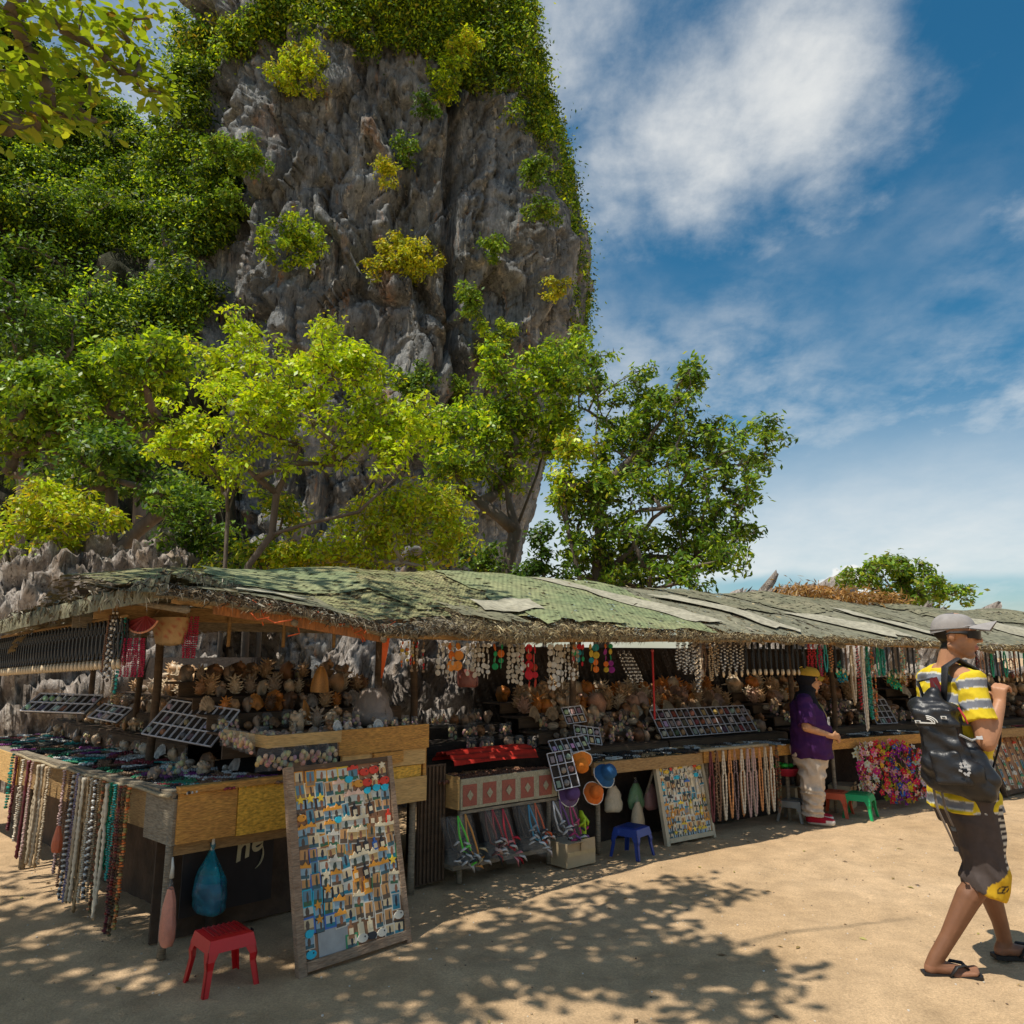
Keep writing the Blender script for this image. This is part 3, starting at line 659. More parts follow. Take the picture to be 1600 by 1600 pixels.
# sea almond tree overhead: trunk stands left of the view, boughs reach over the sand
def almond():
    B=(-5.3,3.0,0.0); root=empty('sea_almond_tree',B,'large leafed sea almond tree whose yellow green branches hang in over the path','tree')
    rg=random.Random(12); cl=[]
    for px,py,Y in ((15,20,5.2),(60,10,5.6),(40,70,5.4),(95,45,6.0),(130,15,6.2),(10,110,5.0),(65,115,5.5),(110,100,5.9),(150,75,6.2),(185,110,6.4),(215,95,6.6),(245,130,6.8),(25,170,5.2),(75,165,5.6),(120,165,5.9),(150,190,6.0),(10,200,5.0),(50,195,5.3),(175,40,6.5),(210,30,6.8),(240,20,7.0),(95,180,5.7),(225,140,6.6),(-30,80,5.0),(-40,160,4.9),(100,-20,5.8),(30,-30,5.3),(255,150,6.9),(140,130,6.0),(200,65,6.5)):
        cl.append((Vector(W(px,py,Y)),.17))
    def lift(px,py,h):
        g=Vector(onz(px,py))
        while True:
            c=g+SUN_DIR*(h/SUN_DIR.z)
            if c.y<1.0 or proj(*c)[1]<-150: return c
            h+=.25
    sh=[(1090,1390),(1060,1400),(1110,1400),(1010,1418),(985,1425),(960,1412),(900,1430),(850,1436),(930,1440),(800,1452),(860,1462),(740,1460),(950,1462),(1000,1470),(900,1480),(980,1500),(1040,1492),(1100,1498),(1130,1506),(1165,1512),(1195,1520),(1130,1525),(1060,1525),(960,1530),(900,1540),(1010,1545),(850,1520),(780,1520),(720,1500),(690,1470),(660,1500),(640,1530),(680,1540),(720,1560),(560,1500),(560,1560),(620,1590),(700,1595),(520,1540),(480,1570),(430,1600),(1120,1580),(1150,1592),(380,1560),(420,1520),(1020,1440),(1050,1480),(1090,1515),(760,1490),(820,1490),(930,1510)]
    for px,py in sh:
        cl.append((lift(px,py,rg.uniform(5.8,6.6)),.24))
    n=0
    while n<92:
        px=rg.uniform(-260,500); py=rg.uniform(1380,1660)
        if any(((px-a)/rx)**2+((py-b)/ry)**2<1 for a,b,rx,ry in ((40,1500,70,30),(160,1545,75,38),(20,1410,50,22),(330,1600,70,25),(590,1560,60,25),(470,1590,50,20),(-60,1460,60,40))): continue
        cl.append((lift(px,py,rg.uniform(5.6,7.4)),.32)); n+=1
    for k in range(20):      # shade on the left stall's roof and front
        g=Vector((rg.uniform(-3.6,.6),rg.uniform(4.6,6.6),1.9)); h=4.2
        while proj(*(g+SUN_DIR*(h/SUN_DIR.z)))[1]>-150 and h<9: h+=.25
        cl.append((g+SUN_DIR*(h/SUN_DIR.z),.30))
    cl=[(tuple(c),(r,r,r*.6)) for c,r in cl]
    Bv=Vector(B); mb=MB()
    T=[[B,(-5.2,3.0,1.6),(-5.0,3.0,3.0),(-4.6,3.1,4.2),(-4.0,3.2,5.4),(-3.2,3.0,6.4)],[(-4.6,3.1,4.2),(-4.3,4.0,5.0),(-4.0,5.0,5.8)],[(-4.0,3.2,5.4),(-2.6,2.6,6.2),(-1.2,2.8,6.6),(.0,3.2,6.9)],[(-3.2,3.0,6.4),(-2.6,3.9,6.9),(-1.6,4.2,7.2)],[(-5.0,3.0,3.0),(-4.4,2.4,4.6),(-3.8,1.6,6.0)]]
    for P,r in growth(B,T,[c for c,_ in cl],4,.17,.010,.3): mb.tube([p-Bv for p in P],r,7)
    mb.build('trunk',M['bark'],root,True)
    # rosettes of big obovate leaves at the twig ends
    V=[];C=[];F=[]
    pal=[(.30,.40,.025),(.24,.34,.02),(.40,.44,.03),(.15,.24,.015),(.34,.28,.03),(.22,.14,.03)]
    r2=np.random.RandomState(3)
    prof_=[(0,.02),(.25,.10),(.55,.23),(.78,.26),(.93,.16),(1.0,.0)]
    for c,rd in cl:
        for q in range(int(23+rd[0]*56)):
            a=r2.uniform(0,6.283); tilt=r2.uniform(-.5,.55); L=r2.uniform(.085,.16)
            ax=Vector((math.cos(a)*math.cos(tilt),math.sin(a)*math.cos(tilt),math.sin(tilt))); sd=ax.cross(Vector((r2.uniform(-.3,.3),r2.uniform(-.3,.3),1))).normalized(); up=sd.cross(ax)
            o=Vector(c)-Bv+ax*.02+Vector((r2.normal(),r2.normal(),r2.normal()*.5))*rd[0]*.55
            col=np.array(pal[min(int(abs(r2.normal())*1.9),5)])*r2.uniform(.8,1.2); i0=len(V)
            for t,w in prof_:
                m_=o+ax*(L*t)-up*(L*.22*t*t)
                V.append(tuple(m_-sd*w*L+up*.12*w*L)); V.append(tuple(m_)); V.append(tuple(m_+sd*w*L+up*.12*w*L)); C+= [tuple(col)]*3
            for k in range(5):
                b=i0+k*3; F.append((b,b+1,b+4,b+3)); F.append((b+1,b+2,b+5,b+4))
    link('crown',np_mesh('crown',np.array(V),np.array(F),M['leaf'],np.array(C)),root)
almond()
# ---------------------------------------------------------------- stalls
EAVE=[(-.6,1.84),(-.1,1.81),(.5,1.74),(1.1,1.66),(2.5,1.65),(3.9,1.67),(5.1,1.68),(7,1.65),(9,1.61),(14,1.58)]
RIDGE=[(-.6,2.02),(.56,2.17),(1.6,2.28),(4,2.34),(7.1,2.30),(9.3,2.24),(11.7,2.17),(14,2.1)]
def RF(s,v,lift=0.0,sd=0.0):
    e=interp(s,EAVE)+.028*noise.noise((s*1.6,2.2,5))+.012*noise.noise((s*5.1,1,3)); r=interp(s,RIDGE)+.03*noise.noise((s*1.2,7,1))
    wob=noise.noise((s*1.1,v*1.5,sd))*.045+noise.noise((s*4.0,v*3.0,sd+4))*.014
    h=interp(s,[(-.5,.03),(.9,.04),(1.6,.06),(2.6,.085),(4.2,.065),(5,.035),(7,.03),(14,.03)])*(1+.35*noise.noise((s*2.3,1.7,sd*.1))+.2*noise.noise((s*7,4,2)))
    if v<0: q=-v/.12; d=-.40+.05*math.sin(q*2.2)*-1+ .04*q*q; z=e+h*(1-q)+.02*noise.noise((s*3.1,q,8))
    elif v<=1: d=-.40+2.0*v; z=e+h+(r-e-h)*(1-(1-v)**1.25)+wob*min(1,v*5)-.05*math.sin(v*3.14)*(.5+.5*math.sin(s*3.2))
    else: d=1.6+2.6*(v-1); z=r-(v-1)*1.1+wob
    return Vector(FR.pt(s,d,z+lift))
def WF(s,v,lift=0.0):
    e=interp(s,[(-.6,1.84),(.4,1.81),(2.7,1.70),(6,1.6)]); r=interp(s,[(-.6,1.98),(.4,1.95),(2.7,1.84),(6,1.76)])
    t=WG.len-s; wob=noise.noise((s*1.3,v*2,31))*.03
    if v<0: return Vector(WG.pt(t,-.30,e+.10*(1+v/.12)+lift))
    return Vector(WG.pt(t,min(-.30+1.3*v,max(-.28,1.11*(s+.12))),e+.10+(r-e-.10)*v+wob+lift))
def sheet(fn,s0,s1,v0,v1,ds=.08,dv=.06,skew=0,rag=.05,th=.012,sd=0,lift=0.0):
    mb=MB(); nu=max(3,int((s1-s0)/ds)); nv=max(3,int(abs(v1-v0)/dv))
    def P(u,w,off):
        v=v0+(v1-v0)*w; s=s0+(s1-s0)*u+skew*w
        if w in (0,1) or u in (0,1): s+=noise.noise((u*9,w*9,sd))*rag; v+=noise.noise((u*14,w*7,sd+3))*rag*.6*(1 if v0>-.1 or w==1 else .3)
        return fn(s,v,lift+off+noise.noise((u*5,w*6,sd+7))*.006)
    mb.grid(lambda u,w:P(u,w,th),nu,nv); return mb
    n=(nu+1)*(nv+1); k=nu*nv; mb.f[k:]=[tuple(reversed(q)) for q in mb.f[k:]]
    rim=[i for i in range(nu+1)]+[j*(nu+1)+nu for j in range(1,nv+1)]+[nv*(nu+1)+i for i in range(nu-1,-1,-1)]+[j*(nu+1) for j in range(nv-1,0,-1)]
    for a,b in zip(rim,rim[1:]+rim[:1]): mb.f.append((a+n,b+n,b,a)); mb.m.append(0)
    return mb
def weave(name,c1,c2,scale=190,gap=.0,var=.4):
    """net or woven cloth: fine warp and weft relief plus blotchy wear"""
    m=mat(name,c1,.85,var,2.2,0,col2=c2); nt=m.node_tree; N=nt.nodes; L=nt.links
    tc=N.new('ShaderNodeTexCoord'); b=N['Principled BSDF']; hs=[]
    for dr in ('X','Y'):
        w=N.new('ShaderNodeTexWave'); w.bands_direction=dr; w.inputs['Scale'].default_value=scale/20; w.inputs['Distortion'].default_value=1.2; w.inputs['Detail'].default_value=1; L.new(tc.outputs['Object'],w.inputs['Vector']); hs.append(w.outputs['Fac'])
    a=N.new('ShaderNodeMath'); a.operation='ADD'; L.new(hs[0],a.inputs[0]); L.new(hs[1],a.inputs[1])
    bp=N.new('ShaderNodeBump'); bp.inputs['Strength'].default_value=.5; bp.inputs['Distance'].default_value=.01; L.new(a.outputs[0],bp.inputs['Height']); L.new(bp.outputs[0],b.inputs['Normal'])
    return m
M['thatch']=mat('thatch',(.30,.235,.13),.95,.5,9,.9,bscale=70,col2=(.13,.10,.06),bdist=.02,stretch=(1,1,1))
M['net']=weave('green_net',(.125,.15,.06),(.33,.28,.13),240)
M['tarp_green']=weave('green_tarp',(.14,.185,.085),(.27,.265,.13),150,var=.35)
M['tarp_grey']=mat('grey_tarp',(.125,.125,.08),.85,.4,3,.5,col2=(.23,.21,.14),bscale=30)
M['tarp_white']=mat('white_tarp',(.42,.385,.29),.8,.35,4,.4,col2=(.27,.245,.17),bscale=40)
M['tarp_olive']=mat('olive_tarp',(.115,.12,.07),.9,.4,4,.6,col2=(.24,.21,.13),bscale=40)
M['straw']=mat('straw',(.5,.4,.22),.9,.2,10,0,attr=True)
M['wood']=mat('wood',(.27,.155,.06),.75,.4,5,.35,stretch=(1,1,7),col2=(.40,.25,.10))
M['ply']=mat('plywood',(.60,.30,.06),.7,.5,4,.3,stretch=(1.5,1.5,9),col2=(.42,.19,.045))
M['ply2']=mat('stained_plywood',(.62,.33,.04),.55,.55,3.4,.3,stretch=(2,2,5),col2=(.74,.42,.05))
M['board']=mat('cream_board',(.66,.42,.16),.75,.3,4,.3,stretch=(1,1,8),col2=(.52,.31,.11))
M['greywood']=mat('weathered_wood',(.20,.165,.115),.9,.45,5,.5,stretch=(1,1,6),col2=(.29,.24,.17))
M['darkwood']=mat('dark_timber',(.11,.068,.038),.85,.4,5,.4,stretch=(1,1,6))
M['orangeplank']=mat('orange_plank',(.46,.17,.04),.7,.4,4,.4,stretch=(5,5,1),col2=(.22,.10,.04))
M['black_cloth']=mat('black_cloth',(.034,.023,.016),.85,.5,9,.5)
M['brown_cloth']=mat('brown_cloth',(.085,.053,.032),.9,.5,6,.5)
M['card']=mat('cardboard',(.45,.34,.20),.85,.2,5,.15)
M['cord']=mat('orange_cord',(.65,.12,.03),.7,.2,20,0)
M['rope']=mat('rope',(.42,.33,.20),.9,.3,60,.6)
def plank(name,matl,track,s0,s1,d0,d1,z0,z1,parent,seg=.35,tilt=0.0):
    """a board following the row: faces bent along the track"""
    mb=MB(); n=max(1,int(abs(s1-s0)/seg)); V=[];F=[]
    for i in range(n+1):
        s=s0+(s1-s0)*i/n
        for d,z in ((d0,z0),(d1,z0),(d1+tilt,z1),(d0+tilt,z1)): V.append(Vector(track.pt(s,d,z))-parent.location)
    for i in range(n):
        for k in range(4): a=i*4+k; b=i*4+(k+1)%4; F.append((a,a+4,b+4,b))
    F.append((3,2,1,0)); F.append(tuple(n*4+k for k in range(4)))
    mb.add(V,F); bm=bmesh.new(); me=mb.mesh(name,M[matl]); bm.from_mesh(me); bmesh.ops.recalc_face_normals(bm,faces=bm.faces)
    bm.to_mesh(me); bm.free()
    return link(name,me,parent)
def pole(name,matl,a,b,r,parent,n=8,wob=.0,seed=0):
    mb=MB(); rg=random.Random(seed); a,b=Vector(a),Vector(b); k=5; P=[a.lerp(b,i/k)+Vector((rg.gauss(0,1),rg.gauss(0,1),0))*wob*(0<i<k) for i in range(k+1)]
    mb.tube([p-parent.location for p in P],[r*(1-.12*i/k) for i in range(k+1)],n); return mb.build(name,M[matl],parent,True)
def holes(name,scale,cut,amount):
    """worn sheet: small gaps between the strands let flecks of sun through"""
    m=M[name]; nt=m.node_tree; N=nt.nodes; L=nt.links; tc=N.new('ShaderNodeTexCoord'); n=N.new('ShaderNodeTexNoise'); n.inputs['Scale'].default_value=scale; n.inputs['Detail'].default_value=3
    L.new(tc.outputs['Object'],n.inputs['Vector']); r=N.new('ShaderNodeMapRange'); r.inputs[1].default_value=cut; r.inputs[2].default_value=cut+.03; r.inputs[3].default_value=1; r.inputs[4].default_value=1-amount; L.new(n.outputs[0],r.inputs[0]); L.new(r.outputs[0],N['Principled BSDF'].inputs['Alpha'])
holes('thatch',24,.50,.95); holes('net',17,.53,.9); holes('tarp_green',13,.60,.9); holes('tarp_grey',11,.62,.9); holes('tarp_olive',15,.58,.9)
GS='souvenir stalls joined in one row'
def stall(label,track,s): return empty('market_stall',track.pt(s,.4,0),label,'stall',GS)
ST={}
ST['A']=stall('left corner stall with orange plywood front and green netted roof, shells piled on tiers',FR,.6)
ST['B']=stall('low stall with patterned red cloth front, hung with clear packets',FR,2.4)
ST['C']=stall('stall with long brown counter and hanging rows of necklaces beside the woman in purple',FR,4.8)
ST['D']=stall('stall with coloured flower garlands at its front behind the walking man',FR,7.6)
ST['E']=stall('farthest stall at the end of the row with a slanted trinket board before it',FR,10.5)
ST['F']=stall('shaded side stall with black pendant necklaces under a sagging dark roof edge',WG,WG.len-2.4)
def put(mb,name,matl,key,smooth=False):
    L=ST[key].location; mb.v=[(x-L.x,y-L.y,z-L.z) for x,y,z in mb.v]; return mb.build(name,M[matl],ST[key],smooth)
# roofs, one sheet per stall with patched tarpaulins over it
spans=dict(A=(-.35,1.75),B=(1.70,3.35),C=(3.30,6.25),D=(6.2,8.65),E=(8.6,13.6))
for k,(a,b) in spans.items(): put(sheet(RF,a,b,-.12,1.45,sd=ord(k)),'roof_sheet','thatch',k,True)
put(sheet(WF,-.35,4.6,-.12,1.0,sd=9),'roof_sheet','tarp_olive','F',True)
put(sheet(WF,.2,2.2,.0,.8,sd=19,lift=.03,rag=.15),'tarpaulin','tarp_grey','F',True)
TP=[('A','net',-.3,1.72,.10,1.02,0,.028),('A','tarp_green',.35,1.5,.45,.98,.3,.05),('A','tarp_olive',-.25,.9,.02,.42,.1,.045),('A','tarp_white',.15,.62,.12,.26,.15,.062),
('B','net',1.5,2.9,.16,1.02,0,.05),('B','tarp_green',2.5,3.34,.02,1.03,.15,.065),('B','tarp_white',2.15,2.75,.18,.36,.12,.075),('B','tarp_olive',1.75,2.4,.05,.22,0,.06),
('C','tarp_green',3.2,4.35,-.02,1.03,.35,.05),('C','tarp_white',4.35,4.75,.12,.92,-.75,.06),('C','tarp_grey',4.5,6.2,.0,1.02,-.25,.035),('C','tarp_white',5.3,5.65,.06,.62,-.6,.062),('C','tarp_olive',5.4,6.1,.35,1.0,-.2,.055),
('D','tarp_grey',6.2,8.6,.0,1.02,-.1,.035),('D','tarp_white',6.9,7.4,.03,.45,-.7,.055),('D','tarp_olive',6.6,8.4,.45,1.03,-.3,.05),('D','tarp_white',7.9,8.25,.05,.55,-.7,.062),
('E','tarp_grey',8.6,11,.0,1.02,-.2,.04),('E','tarp_white',9.6,10.3,.08,.6,-.6,.055),('E','tarp_olive',9.0,13,.5,1.03,-.2,.06),('E','tarp_white',11.2,12,.08,.5,-.6,.06)]
for i,(k,mt,a,b,c,d,sk,lf) in enumerate(TP): put(sheet(RF,a,b,c,d,skew=sk,sd=40+i,lift=lf,rag=.10),'tarpaulin',mt,k,True)
# dry straw over the eaves: thin blades, too fine to count
def straw(fn,key,s0,s1,n,vr,pal,seed,ln=(.05,.17),down=.5,lift=.03):
    rg=np.random.RandomState(seed); V=[];C=[];L=Vector(ST[key].location)
    for _ in range(n):
        s=rg.uniform(s0,s1); v=vr[0]+(vr[1]-vr[0])*rg.uniform(0,1)**1.6; p=fn(s,v,lift)-L
        q=fn(s+.02,v,lift)-L; t=(q-p).normalized(); dn=(fn(s,v-.04,lift)-L-p).normalized()
        d=(t*rg.normal()*.9+dn*rg.uniform(-.2,1.0)+Vector((0,0,-down*rg.uniform(-.4,1)))).normalized(); l=rg.uniform(*ln); w=rg.uniform(.0012,.003)
        sd=d.cross(Vector((rg.normal(),rg.normal(),rg.normal()))).normalized()*w; bend=Vector((0,0,-.25*l))
        p=p+Vector((0,0,rg.uniform(0,.03)))
        V+= [p-sd,p+sd,p+d*l*.6+sd*.8,p+d*l+bend]; c=np.array(pal[rg.randint(len(pal))])*rg.uniform(.6,1.3); C+=[c]*4
    i=np.arange(n)*4; F=np.stack([i,i+1,i+2,i+3],1)
    o=link('thatch',np_mesh('thatch',np.array(V),F,M['straw'],np.array(C)),ST[key]); o['kind']='stuff'
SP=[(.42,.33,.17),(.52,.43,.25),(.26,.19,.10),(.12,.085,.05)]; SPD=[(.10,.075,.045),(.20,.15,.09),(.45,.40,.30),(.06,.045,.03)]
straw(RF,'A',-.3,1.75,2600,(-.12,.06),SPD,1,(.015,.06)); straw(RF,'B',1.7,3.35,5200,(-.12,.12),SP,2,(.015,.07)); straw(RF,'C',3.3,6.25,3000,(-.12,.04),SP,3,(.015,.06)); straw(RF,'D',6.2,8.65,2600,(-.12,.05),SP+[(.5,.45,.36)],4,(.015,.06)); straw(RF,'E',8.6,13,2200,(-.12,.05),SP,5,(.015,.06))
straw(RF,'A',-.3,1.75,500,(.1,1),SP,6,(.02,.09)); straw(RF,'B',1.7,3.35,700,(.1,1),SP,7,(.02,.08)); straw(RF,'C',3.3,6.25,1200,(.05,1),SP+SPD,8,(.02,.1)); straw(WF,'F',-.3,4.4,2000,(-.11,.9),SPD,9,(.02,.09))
# posts, beams, rafters
for k,s,d in (('A',.35,1.45),('A',1.66,.62),('B',2.05,.75),('C',3.55,.6),('C',6.1,.25),('D',6.9,.4),('D',8.5,.2),('E',10.2,.2),('E',12.2,.2)):
    pole('post','darkwood',FR.pt(s,d,0),FR.pt(s,d,interp(s,EAVE)+.1+d*.25),.032,ST[k],8,.006,int(s*10))
for s in (2.9,4.2): pole('post','darkwood',WG.pt(WG.len-s,.9,0),WG.pt(WG.len-s,.9,1.85),.03,ST['F'],8,.006,int(s*10))
for k,(a,b) in spans.items():
    a=max(a,-.2)
    mb=MB(); mb.tube([FR.pt(a+(b-a)*i/10,-.25,interp(a+(b-a)*i/10,EAVE)+.035) for i in range(11)],.026,7); put(mb,'eave_beam','wood',k,True)
    mb=MB(); mb.tube([FR.pt(a+(b-a)*i/10,1.55,interp(a+(b-a)*i/10,RIDGE)-.09) for i in range(11)],.03,7); put(mb,'ridge_beam','darkwood',k,True)
    n=int((b-a)/.55)
    for i in range(n+1):
        s=a+.05+(b-a-.1)*i/n; mb=MB(); mb.tube([RF(s,v,-.06) for v in (.04,.3,.6,.95)],.02,6); put(mb,'rafter','greywood',k,True)
# stall A: long orange plank under the netted eave, inner beams
def strip(name,matl,key,pts,h,th=.02):
    mb=MB(); V=[];F=[]
    for p in pts:
        p=Vector(p); V+= [p,p+Vector((0,0,h)),p+Vector((-.6*th,.8*th,h)),p+Vector((-.6*th,.8*th,0))]
    for i in range(len(pts)-1):
        for k in range(4): a=i*4+k;b=i*4+(k+1)%4; F.append((a,a+4,b+4,b))
    F.append((3,2,1,0)); F.append(tuple((len(pts)-1)*4+k for k in range(4))); mb.add(V,F); return put(mb,name,matl,key)
strip('fascia_plank','orangeplank','A',[FR.pt(s,-.30,interp(s,EAVE)+.0-.02) for s in (0,.3,.6,.9,1.08)],.085)
strip('inner_beam','wood','A',[FR.pt(s,.75,1.78) for s in (-.3,.6,1.7,2.2)],.09); strip('inner_beam','greywood','A',[FR.pt(s,1.2,1.74) for s in (-.3,.6,1.7,2.6)],.07)
for i,(s,d) in enumerate(((.55,.74),(.95,.74),(1.35,.74))): pole('hanger_stick','wood',FR.pt(s,d,1.86),FR.pt(s,d,1.62),.014,ST['A'],6)
for i in range(16):
    s=.02+1.06*i/15; rg=random.Random(i); z=interp(s,EAVE)+.05; mb=MB(); P=[Vector(FR.pt(s,-.325,z+rg.uniform(-.02,.05)))]
    for j in range(4): P.append(P[-1]+Vector((rg.uniform(-.07,.09),rg.uniform(-.03,.05),rg.uniform(-.05,.03))))
    mb.tube(P,.004,5); put(mb,'binding_cord','cord','A',True)
mb=MB(); a=Vector(FR.pt(1.12,-.25,1.72)); b=Vector(FR.pt(1.22,-.1,1.42))
for j in range(5): mb.tube([a+Vector((.012*j,0,.02)),a.lerp(b,.5)+Vector((.006*j,.01,0)),b],.006,5)
put(mb,'cord_bundle','cord','A',True)
# ---- counters
A=ST['A']
plank('plywood_panel','ply',FR,.005,.33,-.012,.012,.57,.825,A); plank('plywood_panel','ply2',FR,.335,.64,-.016,.010,.565,.825,A)
plank('counter_rim','ply',FR,.0,.64,-.030,.03,.828,.862,A)
plank('side_panel','greywood',WG,WG.len-.36,WG.len-.01,-.012,.012,.56,.80,A); plank('counter_rim','greywood',WG,WG.len-2.7,WG.len-.02,-.025,.03,.803,.84,A)
plank('side_panel','wood',WG,WG.len-2.72,WG.len-.37,.0,.022,.60,.80,A)
plank('under_rail','wood',FR,.0,.9,.05,.08,.50,.562,A); plank('kick_cloth','brown_cloth',FR,.02,1.62,.30,.32,.0,.56,A,.1); plank('kick_cloth','brown_cloth',WG,WG.len-2.7,WG.len-.2,.35,.37,.0,.6,A,.2)
pole('leg','greywood',FR.pt(.0,.06,0),FR.pt(.0,.06,.6),.024,A); pole('leg','greywood',WG.pt(WG.len-2.6,.06,0),WG.pt(WG.len-2.6,.06,.8),.024,A); pole('leg','greywood',FR.pt(1.6,.05,0),FR.pt(1.6,.05,.7),.024,A)
# corner table top with black cloth
def flat(name,matl,key,pts,z,th=.02):
    mb=MB(); n=len(pts); V=[(x,y,z) for x,y,*_ in pts]+[(x,y,z-th) for x,y,*_ in pts]; F=[tuple(range(n)),tuple(range(2*n-1,n-1,-1))]+[(i,i+n,(i+1)%n+n,(i+1)%n) for i in range(n)]
    mb.add(V,F); o=put(mb,name,matl,key); bm=bmesh.new(); bm.from_mesh(o.data); bmesh.ops.recalc_face_normals(bm,faces=bm.faces); bm.to_mesh(o.data); bm.free(); return o
wl=WG.len
flat('table_top','black_cloth','A',[FR.pt(0,.01,0),FR.pt(1.6,.02,0),FR.pt(1.6,1.7,0),WG.pt(wl-2.7,1.5,0),WG.pt(wl-2.7,.03,0)],.818)
# tray and stacked boxes of stall A
plank('shell_tray','board',FR,.47,.965,-.055,-.03,1.03,1.10,A); plank('shell_tray','board',FR,.47,.965,-.03,.55,1.03,1.045,A); plank('shell_tray','board',FR,.47,.49,-.03,.55,1.046,1.10,A)
plank('box_board','ply',FR,.965,1.665,-.035,-.01,.945,1.10,A); plank('box_board','board',FR,1.0,1.65,-.02,.005,.84,.942,A); plank('box_board','ply',FR,1.22,1.45,-.045,-.02,.87,.94,A); plank('box_board','ply2',FR,1.08,1.62,-.012,.012,.68,.835,A); plank('box_board','board',FR,1.2,1.66,-.025,-.013,.60,.76,A)
plank('box_top','brown_cloth',FR,.965,1.665,-.01,1.3,1.06,1.075,A); plank('box_side','ply',FR,1.64,1.665,-.01,.6,.68,1.06,A)
plank('post_board','wood',FR,.64,.72,-.01,.02,.56,.93,A)
for k in range(4): plank('shelf','brown_cloth',FR,.45,1.95,.50+.26*k,.78+.26*k,1.06+.10*k,1.075+.10*k,A); plank('shelf_front','darkwood',FR,.45,1.95,.495+.26*k,.51+.26*k,.92+.10*k,1.06+.10*k,A)
plank('darkening_sheet','black_cloth',FR,.75,1.7,1.75,1.77,.0,1.45,A,.2)  # dark sheet added behind the tiers to keep the interior dim
# sign board under the counter with cream script
sg=empty('sign_board',FR.pt(.42,.16,0),'dark sign board with cream script letters under the left corner counter','sign')
def signb():
    mb=MB(); c0=Vector(FR.pt(.12,.17,.14)); c1=Vector(FR.pt(.66,.17,.14)); t=(c1-c0); L=t.length; t.normalize(); n=Vector((t.y,-t.x,0))
    up=Vector((0,0,1)); ang=math.atan2(t.y,t.x); rot=Matrix.Rotation(ang,3,'Z'); mid=(c0+c1)/2
    mb.box(mid+up*.19-sg.location,(L,.012,.38),rot); mb.build('panel',M['sign_dark'],sg)
    for ch,u,z,sz,mt in (('n',.300,.36,.125,'sign_cream'),('e',.395,.395,.105,'sign_cream')):
        cu=bpy.data.curves.new(ch,'FONT'); cu.body=ch; cu.size=sz*1.5; cu.extrude=.0015; cu.shear=.35; cu.space_character=.9; cu.offset=.004
        tmp=bpy.data.objects.new('t',cu); COL.objects.link(tmp); dg=bpy.context.evaluated_depsgraph_get(); me=bpy.data.meshes.new_from_object(tmp.evaluated_get(dg)); bpy.data.objects.remove(tmp)
        me.materials.clear(); me.materials.append(M[mt]); o=link('letter',me,sg)
        o.rotation_euler=(R(90),R(-16),ang); o.location=c0+t*u+up*(z-.12)+n*.009-sg.location
    mb=MB(); P=[]
    for i in range(9): a=-1.2+i*.22; P.append(c0+t*(.40+.13*math.cos(a)*.55)+up*(.27+.12*math.sin(a)*.75)+n*.009-sg.location)
    mb.tube(P,[.002,.006,.010,.012,.013,.012,.010,.006,.002],6,flat=.3); mb.build('swash',M['sign_cream'],sg)
M['sign_dark']=mat('sign_dark',(.022,.018,.018),.5,.4,6,.1); M['sign_cream']=mat('sign_cream',(.55,.47,.28),.6,.2,20,0)
signb()
# rope along the left table edge
mb=MB(); mb.tube([WG.pt(wl-2.72+2.7*i/24,-.035,.815+.006*math.sin(i*1.3)) for i in range(25)],.010,6); put(mb,'edge_rope','rope','A',True)
# ---- stall B
Bk=ST['B']
plank('woven_mat','brown_cloth',FR,1.70,1.93,.12,.14,.02,.80,Bk,.1)
for i in range(7): plank('mat_rib','darkwood',FR,1.71+.032*i,1.722+.032*i,.105,.119,.03,.79,Bk)
plank('tray_side','board',FR,1.935,1.95,-.02,.55,.50,.72,Bk); plank('tray_floor','brown_cloth',FR,1.95,2.86,-.005,.55,.64,.655,Bk,tilt=.0)
for s in (2.0,2.83): pole('leg','greywood',FR.pt(s,.04,0),FR.pt(s,.04,.55),.02,Bk); pole('leg','greywood',FR.pt(s,.5,0),FR.pt(s,.5,.62),.02,Bk)
plank('hanging_rail','greywood',FR,1.95,2.9,-.03,-.01,.47,.49,Bk)
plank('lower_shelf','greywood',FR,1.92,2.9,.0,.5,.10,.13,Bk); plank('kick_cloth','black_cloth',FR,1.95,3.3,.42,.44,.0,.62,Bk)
for k in range(3): plank('shelf','black_cloth',FR,1.72,3.3,.56+.32*k,.88+.32*k,.74+.09*k,.755+.09*k,Bk); plank('shelf_front','black_cloth',FR,1.72,3.3,.55+.32*k,.565+.32*k,.60+.09*k,.74+.09*k,Bk)
def carpet():
    m=MB(); L=Bk.location; n=5
    plank('cloth_panel','cream_cloth',FR,1.95,2.86,-.035,-.018,.50,.705,Bk)
    for i in range(5):
        a=1.965+i*.178; b=a+.125
        plank('red_square','red_cloth',FR,a,b,-.039,-.0355,.52,.665,Bk)
        mb=MB(); c=Vector(FR.pt((a+b)/2,-.0415,.592)); _,_,tx,ty=FR.at((a+b)/2); t=Vector((tx,ty,0)); u=Vector((0,0,1)); pts=[c+t*.028,c+u*.036,c-t*.028,c-u*.036,]; nn=Vector((ty,-tx,0))*.002
        mb.add([p for p in pts]+[p+nn for p in pts],[(4,5,6,7),(0,1,5,4),(1,2,6,5),(2,3,7,6),(3,0,4,7)]); put(mb,'diamond_motif','cream_cloth','B')
M['cream_cloth']=mat('cream_cloth',(.45,.40,.28),.9,.35,30,.3,col2=(.30,.27,.17)); M['red_cloth']=mat('red_cloth',(.40,.115,.075),.9,.35,40,.3,col2=(.27,.10,.07))
carpet()
